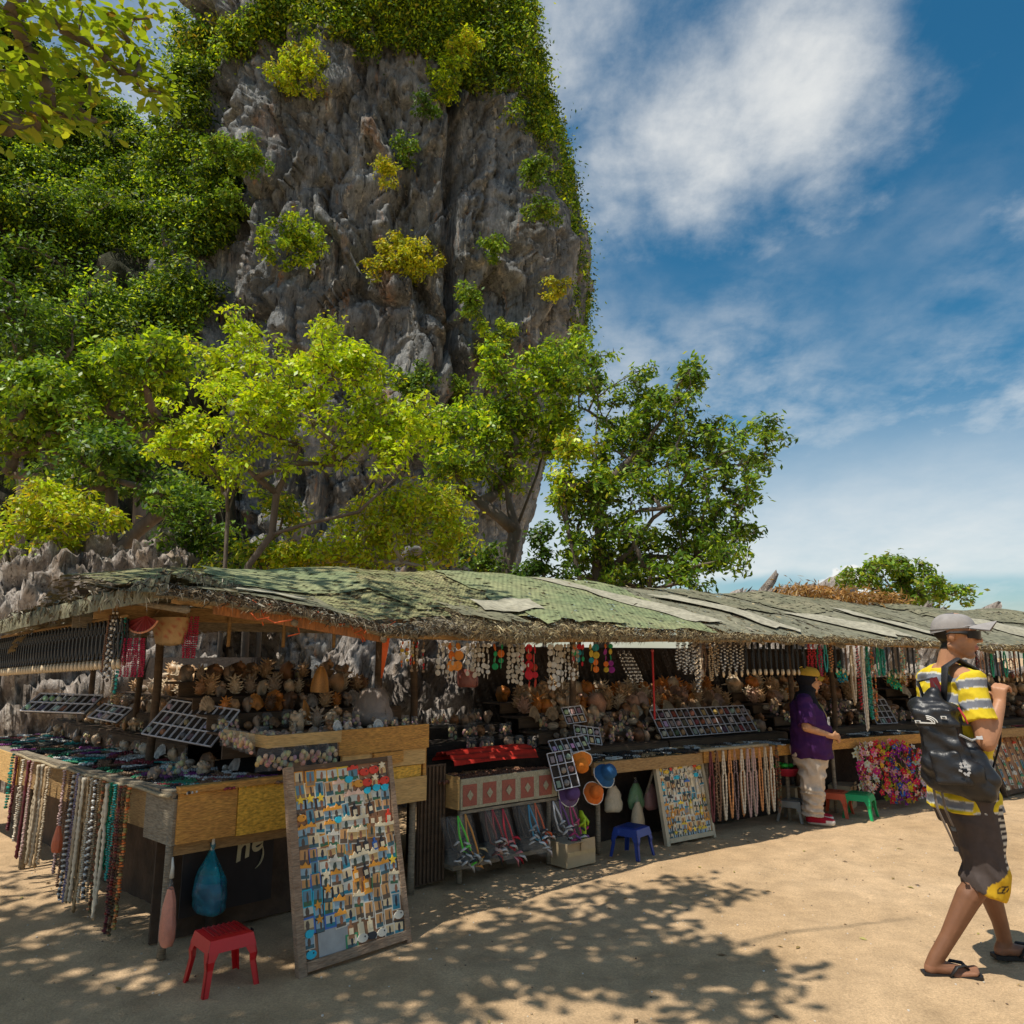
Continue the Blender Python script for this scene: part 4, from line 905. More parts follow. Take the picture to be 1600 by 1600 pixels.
# ---- stalls C, D, E and the side stall
def counter(key,s0,s1,z,front,top='brown_cloth',tiers=4,d0=.0,td=.30,tz=.115,zt=None):
    P=ST[key]; plank('counter_edge',front,FR,s0,s1,-.03,.0,z-.085,z+.012,P); plank('counter_top','wood',FR,s0,s1,.0,.40,z-.02,z,P)
    plank('kick_cloth','black_cloth',FR,s0,s1,.34,.36,0,z-.03,P)
    s=s0+.1
    while s<s1: pole('leg','greywood',FR.pt(s,.05,0),FR.pt(s,.05,z-.03),.022,P); s+=1.1
    for k in range(tiers): plank('shelf',top,FR,s0,s1,.40+td*k,.40+td*(k+1),z+.06+tz*k,z+.075+tz*k,P); plank('shelf_front','darkwood',FR,s0,s1,.39+td*k,.405+td*k,z-.02+tz*k,z+.06+tz*k,P)
    plank('darkening_sheet','black_cloth',FR,s0,s1,1.75,1.77,0,1.28 if key=='E' else 1.66,P)  # added black sheet standing in for the dark stall interior
counter('C',3.25,4.5,.70,'wood'); counter('C',4.52,6.15,.705,'ply'); counter('D',6.3,8.5,.715,'ply'); counter('E',8.75,13.2,.72,'wood')
mb=MB(); mb.tube([FR.pt(4.45+.9*i/6,-.05,.735) for i in range(7)],.016,8); put(mb,'bamboo_rail','rope','C',True)
F_=ST['F']
plank('table_top','greywood',WG,wl-4.6,wl-2.80,.0,.9,.76,.80,F_); plank('kick_cloth','brown_cloth',WG,wl-4.6,wl-2.75,.40,.42,.0,.70,F_,.2); plank('table_board','board',WG,wl-4.6,wl-2.78,-.02,.0,.58,.80,F_); plank('table_board','ply',WG,wl-2.80,wl-2.76,.0,.6,.58,.80,F_)
plank('darkening_sheet','black_cloth',WG,wl-5.5,wl-2.4,1.85,1.87,0,1.55,F_)  # dark sheet added for the gloom behind the side stall
pole('necklace_rail','wood',WG.pt(wl-3.3,-.10,1.72),WG.pt(wl-.62,-.10,1.80),.012,F_,6,.01,3)
for k in range(4): plank('shelf','brown_cloth',WG,wl-4.4,wl-1.2,.62+.28*k,.90+.28*k,.94+.12*k,.955+.12*k,F_); plank('shelf_front','darkwood',WG,wl-4.4,wl-1.2,.61+.28*k,.625+.28*k,.82+.12*k,.94+.12*k,F_)
# ---------------------------------------------------------------- goods
ORD='first second third fourth fifth sixth seventh eighth ninth tenth eleventh twelfth thirteenth fourteenth fifteenth sixteenth seventeenth eighteenth nineteenth twentieth twenty-first twenty-second twenty-third twenty-fourth twenty-fifth twenty-sixth twenty-seventh twenty-eighth twenty-ninth thirtieth thirty-first thirty-second thirty-third thirty-fourth thirty-fifth thirty-sixth thirty-seventh thirty-eighth thirty-ninth fortieth'.split()
M['shell']=mat('shell_glaze',rough=.45,var=.3,scale=28,bump=.3,obj=True,attr=True,bscale=120,bdist=.004)
M['bead']=mat('bead',rough=.35,var=.12,scale=60,bump=0,obj=True,attr=True)
M['paint']=mat('paint',rough=.5,var=.15,scale=40,bump=0,attr=True)
M['plastic']=mat('stool_plastic',rough=.38,var=.08,scale=9,bump=.05,obj=True,spec=.5)
M['clear']=mat('clear_film',(.75,.74,.72),.16,.1,20,.5,alpha=.055,spec=1.0,bscale=30)
M['white_wire']=mat('white_wire',(.62,.62,.66),.5,.12,30,0)
M['fabric']=mat('fabric',rough=.9,var=.25,scale=14,bump=.3,obj=True,attr=True,bscale=90,bdist=.004)
M['petal']=mat('petal',rough=.75,var=.2,scale=30,bump=0,attr=True,transl=.25)
M['zinc']=mat('zinc',(.34,.35,.35),.45,.25,7,.1,metal=.4)
def item(name,me,loc,rot=(0,0,0),sc=1.0,col=(1,1,1),label=None,cat=None,group=None):
    o=bpy.data.objects.new(name,me); COL.objects.link(o); o.location=loc; o.rotation_euler=rot
    o.scale=(sc,sc,sc) if not hasattr(sc,'__len__') else sc; o.color=(*col,1); return tag(o,label,cat,group)
def sx(track,px,d,z,lo=-1.5,hi=None):
    """row position s whose point at depth d, height z shows at column px"""
    hi=hi if hi is not None else track.len+.8; n=200; best=None
    for i in range(n+1):
        s=lo+(hi-lo)*i/n; x,y,_=track.pt(s,d,z)
        if y<1: continue
        e=proj(x,y,z)[0]-px
        if best is None or abs(e)<best[0]: best=(abs(e),s)
    return best[1]
# -- shell prototypes, about 1 unit long, standing on z=0
def conch_me(spikes=0,seed=0,turns=2.6,flare=1.5):
    mb=MB(); rg=random.Random(seed); nt,nr=34,7; V=[];F=[];C=[]
    for i in range(nt+1):
        t=i/nt; g=math.exp(2.5*(t-1)); a=t*turns*2*math.pi; rad=.20*g*1.0; c=Vector((math.cos(a)*rad,math.sin(a)*rad,.92-.55*g*1.05)); rr=.24*g*(1+(flare-1)*max(0,(t-.85)/.15))
        for j in range(nr):
            h=2*math.pi*j/nr; o=Vector((math.cos(a),math.sin(a),0))*math.cos(h)*rr+Vector((0,0,1))*math.sin(h)*rr*1.35
            V.append(c+o); k=.72+.42*math.sin(i*1.9+j*2.1)*(.6+.4*math.sin(j*1.3)); C.append((k,k*.93,k*.86) if j!=0 else (.95,.7,.5))
    for i in range(nt):
        for j in range(nr): F.append((i*nr+j,i*nr+(j+1)%nr,(i+1)*nr+(j+1)%nr,(i+1)*nr+j))
    F.append(tuple(nt*nr+j for j in range(nr)))
    mb.add(V,F); mb.c=list(C)
    mb.lathe([(.20,.36),(.13,.16),(.05,.02),(.0,0)],7,Matrix.Translation((.08,.0,0)),0,(.85,.75,.65))
    for k in range(spikes):
        a=k*2*math.pi/spikes; z=.30+.35*((k*7)%spikes)/spikes; d=Vector((math.cos(a),math.sin(a),rg.uniform(-.2,.5))).normalized(); p=Vector((0,0,z))+Vector((math.cos(a),math.sin(a),0))*.2
        mb.tube([p,p+d*.18,p+d*.34+Vector((0,0,.05))],[.06,.035,.004],5,0,(.95,.88,.78))
    return mb.mesh('conch_shell',M['shell'],True)
def spiny_me(seed,n=26):
    mb=MB(); rg=random.Random(seed); mb.ball((0,0,.42),.26,0,(.7,.6,.5),9,7,(1,.85,1.45)); mb.tube([(0,0,.5),(.03,0,.8),(.05,0,1.0)],[.16,.09,.01],7,0,(.85,.75,.62))
    for k in range(n):
        a=k*2.399; z=.1+.75*k/n; r=.27*math.sin(math.pi*min(.95,(z)/.95))**.6; d=Vector((math.cos(a),math.sin(a),rg.uniform(-.1,.6))).normalized(); p=Vector((math.cos(a)*r*.8,math.sin(a)*r*.7,z)); l=rg.uniform(.14,.28)
        mb.tube([p,p+d*l*.6,p+d*l+Vector((0,0,.04))],[.045,.028,.004],4,0,(1,.95,.86),cap=False)
    return mb.mesh('spiny_shell',M['shell'],True)
def scallop_me():
    mb=MB(); n=16; m=6
    def f(u,v):
        a=(u-.5)*2.5; r=v*(1+.03*math.cos(u*n*math.pi)); return Vector((math.sin(a)*r*.55,-.14*math.sin(math.pi*v)*(1+.2*math.cos(u*n*math.pi)),math.cos(a)*r*.95+.0))
    mb.grid(f,n*2,m,0,None,lambda u,v:(.75+.25*math.sin(v*14),)*3); mb.grid(lambda u,v:f(1-u,v)+Vector((0,.02,0)),n*2,m,0,(.95,.85,.8)); return mb.mesh('scallop_shell',M['shell'],True)
def cowrie_me():
    mb=MB(); mb.ball((0,0,.30),.5,0,(1,.92,.85),12,8,(1,.62,.58))
    for i,v in enumerate(mb.v):
        k=.55+.45*(noise.noise((v[0]*7,v[1]*7,v[2]*7+3))>-.05); mb.c[i]=(k,k*.93,k*.86)
        if v[2]<.08: mb.v[i]=(v[0],v[1],.04)
    for k in range(7): mb.ball((-.3+.1*k,0,.015),.035,0,(.95,.9,.85),5,3)
    return mb.mesh('cowrie_shell',M['shell'],True)
def dome_me():
    mb=MB(); mb.grid(lambda u,v:Vector((math.cos((u-.5)*3.3)*.34*math.sin(v*math.pi*.5+.02)*1.0-.1,math.sin((u-.5)*3.3)*.36*math.sin(v*math.pi*.5+.02),1.0-v**1.5*.98)),14,10,0,None,lambda u,v:(1-.45*abs(math.sin(u*9)),)*3)
    mb.grid(lambda u,v:Vector((math.cos((.5-u)*3.3)*.31*math.sin(v*math.pi*.5+.02)-.1,math.sin((.5-u)*3.3)*.33*math.sin(v*math.pi*.5+.02),.97-v**1.5*.95)),14,10,0,(1,.9,.8)); return mb.mesh('helmet_shell',M['shell'],True)
SH=dict(conch=[conch_me(0,1),conch_me(0,2,3.1,1.8),conch_me(7,3),conch_me(6,4,2.2,2.0)],spiny=[spiny_me(1),spiny_me(2,20),spiny_me(3,32)],scallop=[scallop_me()],cowrie=[cowrie_me()],helmet=[dome_me()])
SHN=dict(conch='conch_shell',spiny='spiny_shell',scallop='scallop_shell',cowrie='cowrie_shell',helmet='helmet_shell')
SHC=[('tan',(.62,.42,.24)),('brown',(.36,.20,.10)),('cream',(.74,.62,.46)),('greyish',(.42,.34,.27)),('orange',(.70,.28,.06)),('pinkish',(.66,.42,.32)),('dark brown',(.17,.10,.06)),('white',(.78,.74,.66))]
SHD=dict(SHC)
def packet_me(seed,inner,w=.09,h=.13,col=(.5,.35,.2)):
    mb=MB(); rg=random.Random(seed)
    for k in range(inner):
        mb.ball((rg.uniform(-w*.36,w*.36),rg.uniform(-.012,.012),h*.08+h*.62*rg.random()),w*.17,0,tuple(x*rg.uniform(.6,1.4) for x in col),6,4,(1,.8,rg.uniform(.8,1.5)))
    mb.grid(lambda u,v:Vector(((u-.5)*w*(1-.25*max(0,v-.75)*4),-.03*math.sin(math.pi*u)*math.sin(math.pi*min(1,v*1.2))**.5-.002+noise.noise((u*6,v*6,seed))*.006,v*h)),8,8,1)
    mb.grid(lambda u,v:Vector(((.5-u)*w*(1-.25*max(0,v-.75)*4),.03*math.sin(math.pi*u)*math.sin(math.pi*min(1,v*1.2))**.5+.002,v*h)),6,6,1)
    return mb.mesh('shell_packet',[M['shell'],M['clear']],True)
PK=[packet_me(i,9) for i in range(4)]
GSH='shells set out for sale on the stall tiers'
def shell_row(track,s0,s1,d,z,n,kinds,cols,size,seed,where,jit=.25,lean=.2,skip=None):
    rg=random.Random(seed); N=min(n,40)
    for i in range(N):
        s=s0+(s1-s0)*(i+.5)/N+rg.uniform(-jit,jit)*(s1-s0)/N; k=kinds[rg.randrange(len(kinds))]; cn=cols[rg.randrange(len(cols))]; sc=size*rg.uniform(.8,1.25)
        dd=d+rg.uniform(-.03,.03); loc=track.pt(s,dd,z); a=track.ang(s)
        if k=='packet': item('shell_packet',PK[rg.randrange(4)],loc,(rg.uniform(-.4,.1),0,a+rg.uniform(-.4,.4)),size/.12*rg.uniform(.85,1.1),(1,1,1),f'clear shell packet, {ORD[i]} from left {where}','packet',GSH); continue
        rot=(rg.uniform(-lean,lean),rg.uniform(-lean,lean),rg.uniform(0,6.28) if k in('conch','spiny','cowrie') else a+rg.uniform(-.5,.5))
        if k=='scallop': rot=(rg.uniform(-.5,-.1),rg.uniform(-.2,.2),a+rg.uniform(-.3,.3))
        if k=='cowrie': sc*=.75
        item(SHN[k],SH[k][rg.randrange(len(SH[k]))],loc,rot,sc,SHD[cn],f"{cn} {dict(conch='spiral',spiny='spiny',scallop='fan',cowrie='cowrie',helmet='hollow domed')[k]} shell, {ORD[i]} from left {where}",'shell',GSH)
TN=['lowest','second','third','top']
# stall A
shell_row(WG,wl-4.3,wl-.5,.59,.82,32,['packet','cowrie','conch','scallop'],['cream','greyish','white','brown'],.10,8,'along the inner edge of the left table')
shell_row(FR,.06,.46,.62,.82,5,['packet','conch'],['cream','greyish'],.11,9,'behind the jewellery of the left corner table')
for r in range(3): shell_row(FR,.50,.955,.03+.15*r,1.046,9,['cowrie','conch','cowrie','packet'],['tan','brown','greyish','pinkish','cream'],.085,10+r,f"in {['front','middle','back'][r]} row of the left stall's tray")
shell_row(FR,.98,1.64,.06,1.076,9,['cowrie','scallop','conch','packet'],['cream','brown','white','greyish'],.075,14,"at front edge of the left stall's box top")
shell_row(FR,.98,1.60,.22,1.076,7,['conch','cowrie','packet','scallop'],['brown','greyish','tan','orange'],.10,15,"in second row of the left stall's box top")
shell_row(FR,.85,1.58,.40,1.076,9,['spiny','conch','spiny'],['tan','cream','greyish'],.145,16,"in third row of the left stall's box top")
shell_row(FR,.47,1.0,.63,1.08,7,['conch','cowrie','packet','scallop'],['brown','greyish','tan'],.10,17,"on lowest tier of the left stall")
shell_row(FR,.48,1.9,.86,1.18,17,['conch','spiny','conch','scallop'],['brown','orange','tan','dark brown','greyish'],.135,18,"on second tier of the left stall")
shell_row(FR,.48,1.9,1.12,1.28,15,['conch','spiny','spiny'],['brown','greyish','tan','cream'],.14,19,"on third tier of the left stall")
shell_row(FR,.5,1.9,1.38,1.38,14,['conch','spiny','conch'],['greyish','brown','tan'],.15,20,"on top tier of the left stall")
item('helmet_shell',SH['helmet'][0],FR.pt(sx(FR,472,.62,1.2),.62,1.08),(.0,0,.2),.18,SHD['orange'],'large glossy orange domed shell standing by the open orange shell','shell',GSH)
item('helmet_shell',SH['helmet'][0],FR.pt(sx(FR,494,.72,1.4),.72,1.30),(.0,.1,-1.0),.19,(.70,.32,.08),'open orange half shell standing tallest of the left stall display','shell',GSH)
# side stall tiers
for k in range(4): shell_row(WG,wl-4.2,wl-1.25,.74+.28*k,.957+.12*k,29,['conch','cowrie','conch','packet','spiny'],['brown','cream','greyish','tan','cream'],.10+.025*k,30+k,f'on {TN[k]} tier of the shaded side stall',skip=None)
# stall B back shelves
for k in range(3): shell_row(FR,2.55,3.25,.72+.32*k,.76+.09*k,7,['packet','conch','packet'],['greyish','tan','brown'],.12,40+k,f'on {["lowest","middle","top"][k]} black shelf of the cloth fronted stall')
# stall C tiers
CT=dict(C=(3.35,6.1,.705),D=(6.4,8.4,.715),E=(8.9,12.8,.72))
for key,(a,b,z) in CT.items():
    nm=dict(C='the brown counter stall',D='the garland stall',E='the far stall')[key]
    for k in range(4):
        n={'C':(26,26,27,27),'D':(15,15,16,16),'E':(17,17,17,17)}[key][k]
        kinds=(['packet','cowrie','conch','packet'],['packet','conch','cowrie'],['conch','spiny','conch','scallop'],['spiny','conch','spiny','conch'])[k]
        cols=(['dark brown','greyish','tan'],['brown','tan','cream','greyish'],['tan','cream','orange','brown','pinkish'],['tan','cream','tan','orange'])[k]
        shell_row(FR,a,b,.55+.30*k,z+.075+.115*k,n,kinds,cols,(.12,.145,.18,.205)[k],50+k+ord(key),f'on {TN[k]} tier of {nm}')
for key,(a,b,z) in CT.items():
    nm=dict(C='the brown counter stall',D='the garland stall',E='the far stall')[key]
    for k in range(4):
        n={'C':(28,28,24,0),'D':(15,15,13,0),'E':(14,14,0,0)}[key][k]
        if n: shell_row(FR,a,b,.66+.30*k,z+.075+.06+.115*k,n,(['cowrie','conch','packet'],['conch','cowrie','scallop'],['conch','spiny'])[k],(['brown','greyish','cream'],['tan','cream','brown'],['cream','tan','pinkish'])[k],(.11,.14,.17)[k],80+k+ord(key),f'in back row, {TN[k]} tier of {nm}')
# -- strung goods
def strand_me(name,kind,L,seed,w=.03,drop=.0):
    """a closed loop hung over a peg: two strands side by side, meeting at the bottom; z=0 is the peg"""
    mb=MB(); rg=random.Random(seed); P=[]; n=40
    for i in range(n+1):
        t=i/n; x=-w*.5*math.sin(math.pi*min(1,t*1.0))*(1 if t<.98 else .6); P.append(Vector((x*(.4+.6*math.sin(math.pi*min(1,t*3))) if t<.33 else x,rg.uniform(-.001,.001),-L*t)))
    loop=P+[Vector((-p.x,p.y-.004,p.z)) for p in reversed(P[:-1])]
    if kind=='tube':
        r=[.0058+.0012*((i%2)*2-1)+(.002*(i%9==0)) for i in range(len(loop))]; mb.tube(loop,r,6,0,(1,1,1))
        for i in range(0,len(mb.c)): k=.82+.18*((i//6)%2); mb.c[i]=(k,k,k)
    elif kind=='cord':
        mb.tube(loop,.0052,5,0,(.5,.5,.5)); mb.ball((0,-.004,-L-.022),.02,1,(1,1,1),7,5,(.6,.35,1.6)); mb.tube([(0,-.004,-L),(.006,-.006,-L-.03),(.014,-.006,-L-.055)],[.008,.009,.001],5,1,(1,.9,.75))
    else:
        r={'fine':.0062,'bead':.009,'chunk':.0125,'chip':.009,'dot':.010}[kind]; D=[0]
        for a,b in zip(loop,loop[1:]): D.append(D[-1]+(b-a).length)
        q=0;k=0;i=0
        while q<D[-1]:
            while D[i+1]<q: i+=1
            p=loop[i].lerp(loop[i+1],(q-D[i])/(D[i+1]-D[i]+1e-9)); rr=r*rg.uniform(.8,1.15)
            c=(1,1,1) if kind not in('dot','chip') else ((1,1,1) if k%2 else (.12,.10,.09)) if kind=='dot' else rg.choice([(1,1,1),(.3,.28,.25),(1.3,.7,.4),(.5,1.0,.9)])
            mb.ball(p+Vector((rg.uniform(-.3,.3)*r,rg.uniform(-.3,.3)*r,0)),rr,0,c,5,3,(1,1,.8 if kind!='fine' else .7)); q+=r*1.75; k+=1
    return mb.mesh(name,[M['bead'],M['pendant']],kind!='chip')
M['pendant']=mat('pendant',(.55,.42,.26),.5,.3,30,.2)
ST_={}
for k in ('tube','fine','bead','chunk','chip','dot'):
    for L in (.30,.62,.78): ST_[k,L]=strand_me('bead_necklace',k,L,hash_:=int(L*100)+len(k))
ST_['cord',.26]=strand_me('pendant_necklace','cord',.25,3,.022)
def strand(px,z,track,d,kind,L,col,label,group,cat='necklace',sz=1.0,rz=0,name='bead_necklace',tilt=0.0):
    s=sx(track,px,d,z); best=min((x for k,x in ST_ if k==kind),key=lambda x:abs(x-L)); f=L/best
    return item(name,ST_[kind,best],track.pt(s,d,z),(tilt,0,track.ang(s)+rz),(sz,sz,f),col,label,cat,group)
NC=dict(beige=(.55,.44,.30),cream=(.70,.60,.45),brown=(.22,.11,.06),pink=(.52,.34,.30),black=(.02,.02,.02),teal=(.02,.30,.26),green=(.01,.30,.16),red=(.50,.02,.03),white=(.75,.72,.66),orange=(.65,.28,.10),tan=(.48,.33,.18),grey=(.30,.28,.26),maroon=(.16,.03,.04),crimson=(.42,.02,.07),lilac=(.45,.38,.50))
for i in range(38):
    s=wl-3.21+2.6*i/38; z=1.70+.085*i/38; item('pendant_necklace',ST_['cord',.26],WG.pt(s,-.07,z),(0,0,WG.ang(s)+.2),(1.5,1.3,.93),(.04,.04,.04),f'black cord necklace, {ORD[i]} from left in the rear row under the dark side eave','necklace','black pendant necklaces under the side eave')
# the strands along the left table edge
LE=[(20,'chip','teal',.42),(28,'bead','maroon',.56),(38,'bead','cream',.60),(46,'tube','maroon',.72),(54,'fine','pink',.70),(61,'tube','beige',.70),(67,'tube','cream',.72),(74,'tube','tan',.70),(80,'fine','beige',.66),
(104,'bead','pink',.68),(110,'fine','brown',.74),(116,'dot','white',.80),(122,'bead','lilac',.82),(128,'tube','beige',.80),(134,'tube','cream',.78),(140,'tube','tan',.84),(146,'fine','cream',.76),(151,'dot','white',.72),(157,'fine','beige',.74),(163,'chip','brown',.78),(169,'tube','cream',.80),(176,'bead','green',.52),(182,'bead','teal',.56),(189,'chip','maroon',.84),(196,'chip','brown',.86),(202,'chip','orange',.80)]
for i,(px,k,c,L) in enumerate(LE):
    strand(px,.815,WG,-.055-.012*(i%3),k,L*.93,NC[c],f"{c} {dict(chip='chunky mixed',bead='round bead',tube='slim tubular',fine='fine bead',dot='black and white checked')[k]} necklace, {ORD[i]} from left along the left table edge",'necklaces hung from the left table edge',sz=1.75 if k in('tube','fine') else 1.35,rz=random.Random(i).uniform(-.25,.25),tilt=-.02)
# right of the second magnet board
RB=['brown','dark','check','brown','tan','cream','black','orange','pink','cream','orange','pink','beige','pink','cream','orange','cream','beige','orange','cream','brown','chip']
for i,c in enumerate(RB):
    px=1106+5.25*i; k={'check':'dot','chip':'chip'}.get(c,'tube' if i%4 else 'fine'); cc={'check':NC['tan'],'chip':NC['brown'],'dark':NC['maroon']}.get(c) or NC[c]
    strand(px,.72,FR,-.06-.01*(i%2),k,.60 if i<7 else .57+.02*(i%3),cc,f"{dict(check='tan and black checked',chip='mixed stone').get(c,c)} long necklace, {ORD[i]} from left on the bamboo rail",'necklaces on the bamboo rail beside the second magnet board',sz=1.35,rz=random.Random(i).uniform(-.2,.2))
# black pendants of the side stall
for i in range(40):
    s=wl-3.25+2.6*i/39; z=1.70+.085*i/39; item('pendant_necklace',ST_['cord',.26],WG.pt(s,-.115,z),(0,0,WG.ang(s)+.6),(1.3,1.3,1),(.05,.05,.05),f'black cord necklace with pale pendant, {ORD[i]} from left under the dark side eave','necklace','black pendant necklaces under the side eave')
for i,(px,k,c,L,z) in enumerate(((168,'fine','brown',.34,1.80),(174,'dot','white',.40,1.82),(180,'dot','white',.42,1.82),(187,'fine','cream',.46,1.80),(193,'bead','teal',.46,1.79))):
    p=W(px,1000,4.75); item('bead_necklace',ST_[k,.30],(p[0],p[1],z),(0,.12,-.7),(1.1,1.1,L/.3),NC[c],f"{['brown','black and white','spotted black and white','cream','teal'][i]} strand, {ORD[i]} from left at the corner of the left stall roof",'necklace','strands at the corner of the left stall roof')
for i in range(7):
    p=W(195+5.0*i,1000,4.7); item('bead_necklace',ST_['bead',.30],(p[0],p[1]+.01*(i%2),1.66),(0,.05*(3-i)*.5,-.6),(.9,.9,.75),NC['crimson'],f'crimson bead strand, {ORD[i]} from left in the bunch under the red woven fan','necklace','crimson strands in two bunches')
for i in range(5):
    p=W(288+5.2*i,980,4.9); item('bead_necklace',ST_['bead',.30],(p[0],p[1]+.01*(i%2),1.80),(0,-.03*(2-i),-.6),(.9,.9,.85),NC['crimson'],f'dark pink bead strand, {ORD[i]} from left in the bunch beside the woven basket','necklace','crimson strands in two bunches')
# red fan, woven basket
def fan():
    p=W(228,962,4.75); r=empty('woven_fan',p,'dark red woven fan with beaded rim hanging at the stall corner','fan'); mb=MB()
    mb.grid(lambda u,v:Vector((math.sin((u-.5)*2.2)*v*.16,-.02*math.sin(u*40)*.2*v-.03*v,-math.cos((u-.5)*2.2)*v*.12+.02*v)),24,5,0,None,lambda u,v:(.30,.03,.03) if int(u*24)%2 else (.18,.02,.02)); mb.build('fan_leaf',M['paint'],r)
    mb=MB()
    for i in range(25): u=i/24; mb.ball((math.sin((u-.5)*2.2)*.162,-.033,-math.cos((u-.5)*2.2)*.12+.016),.0075,0,(.75,.35,.22),6,4)
    mb.build('bead_rim',M['paint'],r,True); r.rotation_euler=(0,0,-.45)
    p=W(268,965,4.9); r=empty('woven_basket',p,'pale woven basket with red spots hanging between two crimson bunches','basket'); mb=MB()
    mb.grid(lambda u,v:Vector((math.cos(u*6.283)*.115*(1-.25*v*v),math.sin(u*6.283)*.07*(1-.25*v*v),-.16*v+.008*math.sin(u*60)*(v>.1))),28,9,0,None,lambda u,v:(.45,.12,.06) if (int(u*28)*3+int(v*9)*5)%7==0 and .1<v<.8 else (.50,.32,.15))
    mb.ball((0,0,-.155),.088,0,(.45,.30,.14),12,5,(1,.6,.25)); mb.build('body',M['paint'],r); mb=MB(); mb.tube([(-.11,0,0),(-.07,0,.07),(0,0,.095),(.07,0,.07),(.11,0,0)],.005,6,0,(.35,.22,.1)); mb.build('handle',M['paint'],r)
fan()
# strands under the long eave
UE=[]
for i in range(6): UE.append((1062+4.2*i,'dot','white',.24+.02*(i%3)))
UE+=[(1086,'dot','cream',.42),(1091,'dot','white',.44),(1097,'fine','brown',.26),(1103,'fine','tan',.30),(1109,'bead','tan',.34),(1115,'tube','cream',.30),(1121,'dot','tan',.28)]
for i in range(8): UE.append((1127+4.6*i,('cord','dot','cord','dot')[i%4],('black','white','black','cream')[i%4],.27))
for i in range(19): UE.append((1166+5.0*i,'cord','black',.26))
UE+=[(1266,'bead','red',.33),(1271,'bead','red',.33),(1276,'bead','crimson',.31),(1283,'tube','green',.28),(1288,'tube','teal',.27),(1294,'chip','tan',.27),(1300,'dot','orange',.24),(1308,'cord','black',.24),(1314,'cord','black',.24),(1320,'cord','brown',.26),(1327,'tube','beige',.58),(1332,'tube','tan',.60),(1337,'dot','red',.64),(1342,'tube','white',.86),(1347,'tube','cream',.84),(1352,'bead','green',.72),(1357,'chip','teal',.74),(1362,'chip','orange',.76),(1369,'tube','green',.30),(1374,'tube','green',.30),(1380,'bead','teal',.29),(1386,'cord','black',.27)]
for i in range(8): UE.append((1392+5.5*i,('cord','fine','cord','chip')[i%4],('black','tan','black','cream')[i%4],.28))
for i in range(16): UE.append((1522+5.4*i,('chip','cord','fine','cord','tube')[i%5],('maroon','black','orange','black','green')[i%5],.30))
cnt={}
for i,(px,k,c,L) in enumerate(UE):
    s=sx(FR,px,-.20,1.66); z=interp(s,EAVE)+.01; f=L/(.26 if k=='cord' else min((.30,.62,.78),key=lambda x:abs(x-L)))
    sec=('left of the long counter stall eave' if px<1127 else 'under the long counter stall eave above the woman' if px<1266 else 'right of the woman under the eave' if px<1366 else 'above the garlands under the eave' if px<1500 else 'under the farthest eave beyond the man'); q=cnt.get(sec,0); cnt[sec]=q+1
    me=ST_['cord',.26] if k=='cord' else ST_[k,min((.30,.62,.78),key=lambda x:abs(x-L))]
    item('pendant_necklace' if k=='cord' else 'bead_necklace',me,FR.pt(s,-.20+.012*(i%2),z),(0,.0,FR.ang(s)+(.5 if k=='cord' else random.Random(i).uniform(-.3,.3))),(1.35,1.35,f),NC[c],f"{c} {dict(cord='cord pendant',dot='checked bead',fine='fine bead',bead='round bead',tube='slim tubular',chip='mixed stone')[k]} necklace, {ORD[q]} from left {sec}",'necklace','necklaces hung under the long eave')
# -- shell wind chimes
def chime(px,z,L,cols,label,dense=4,seed=0,d=-.12,disc=.022):
    s=sx(FR,px,d,z-.1); p=FR.pt(s,d,z); r=empty('wind_chime',p,label,'wind chime','shell wind chimes under the middle eave',FR.ang(s)); rg=random.Random(seed); mb=MB()
    w=.035+.012*dense; mb.tube([(-w,0,0),(w,0,0)],.006,6,0,(.35,.22,.1)); mb.tube([(0,0,0),(0,0,.06)],.002,4,0,(.6,.5,.3))
    mb.build('hanger',M['paint'],r); D=MB()
    for j in range(dense):
        x=-w+2*w*(j+.5)/dense; z_=-.02
        D.tube([(x,0,0),(x,0,-L)],.0012,3,0,(.6,.55,.4),cap=False)
        while z_>-L:
            rr=disc*rg.uniform(.75,1.15); a=rg.uniform(-.9,.9); c=cols[rg.randrange(len(cols))]; M3=Matrix.Translation((x,rg.uniform(-.01,.01),z_-rr))@Matrix.Rotation(a,4,'Z')@Matrix.Rotation(R(90)+rg.uniform(-.2,.2),4,'X')
            D.lathe([(0,.002),(rr*.7,.003),(rr,.0),(rr*.7,-.003),(0,-.002)],9,M3,0,c); z_-=rr*2.0
    o=D.build('shell_discs',M['petal'],r); o['kind']='stuff'
CR=(.60,.52,.40); WH=(.72,.68,.60); OR=(.75,.18,.02); RD=(.60,.02,.03); GN=(.02,.35,.12); TL=(.02,.30,.32); YL=(.65,.45,.04); PU=(.35,.03,.25)
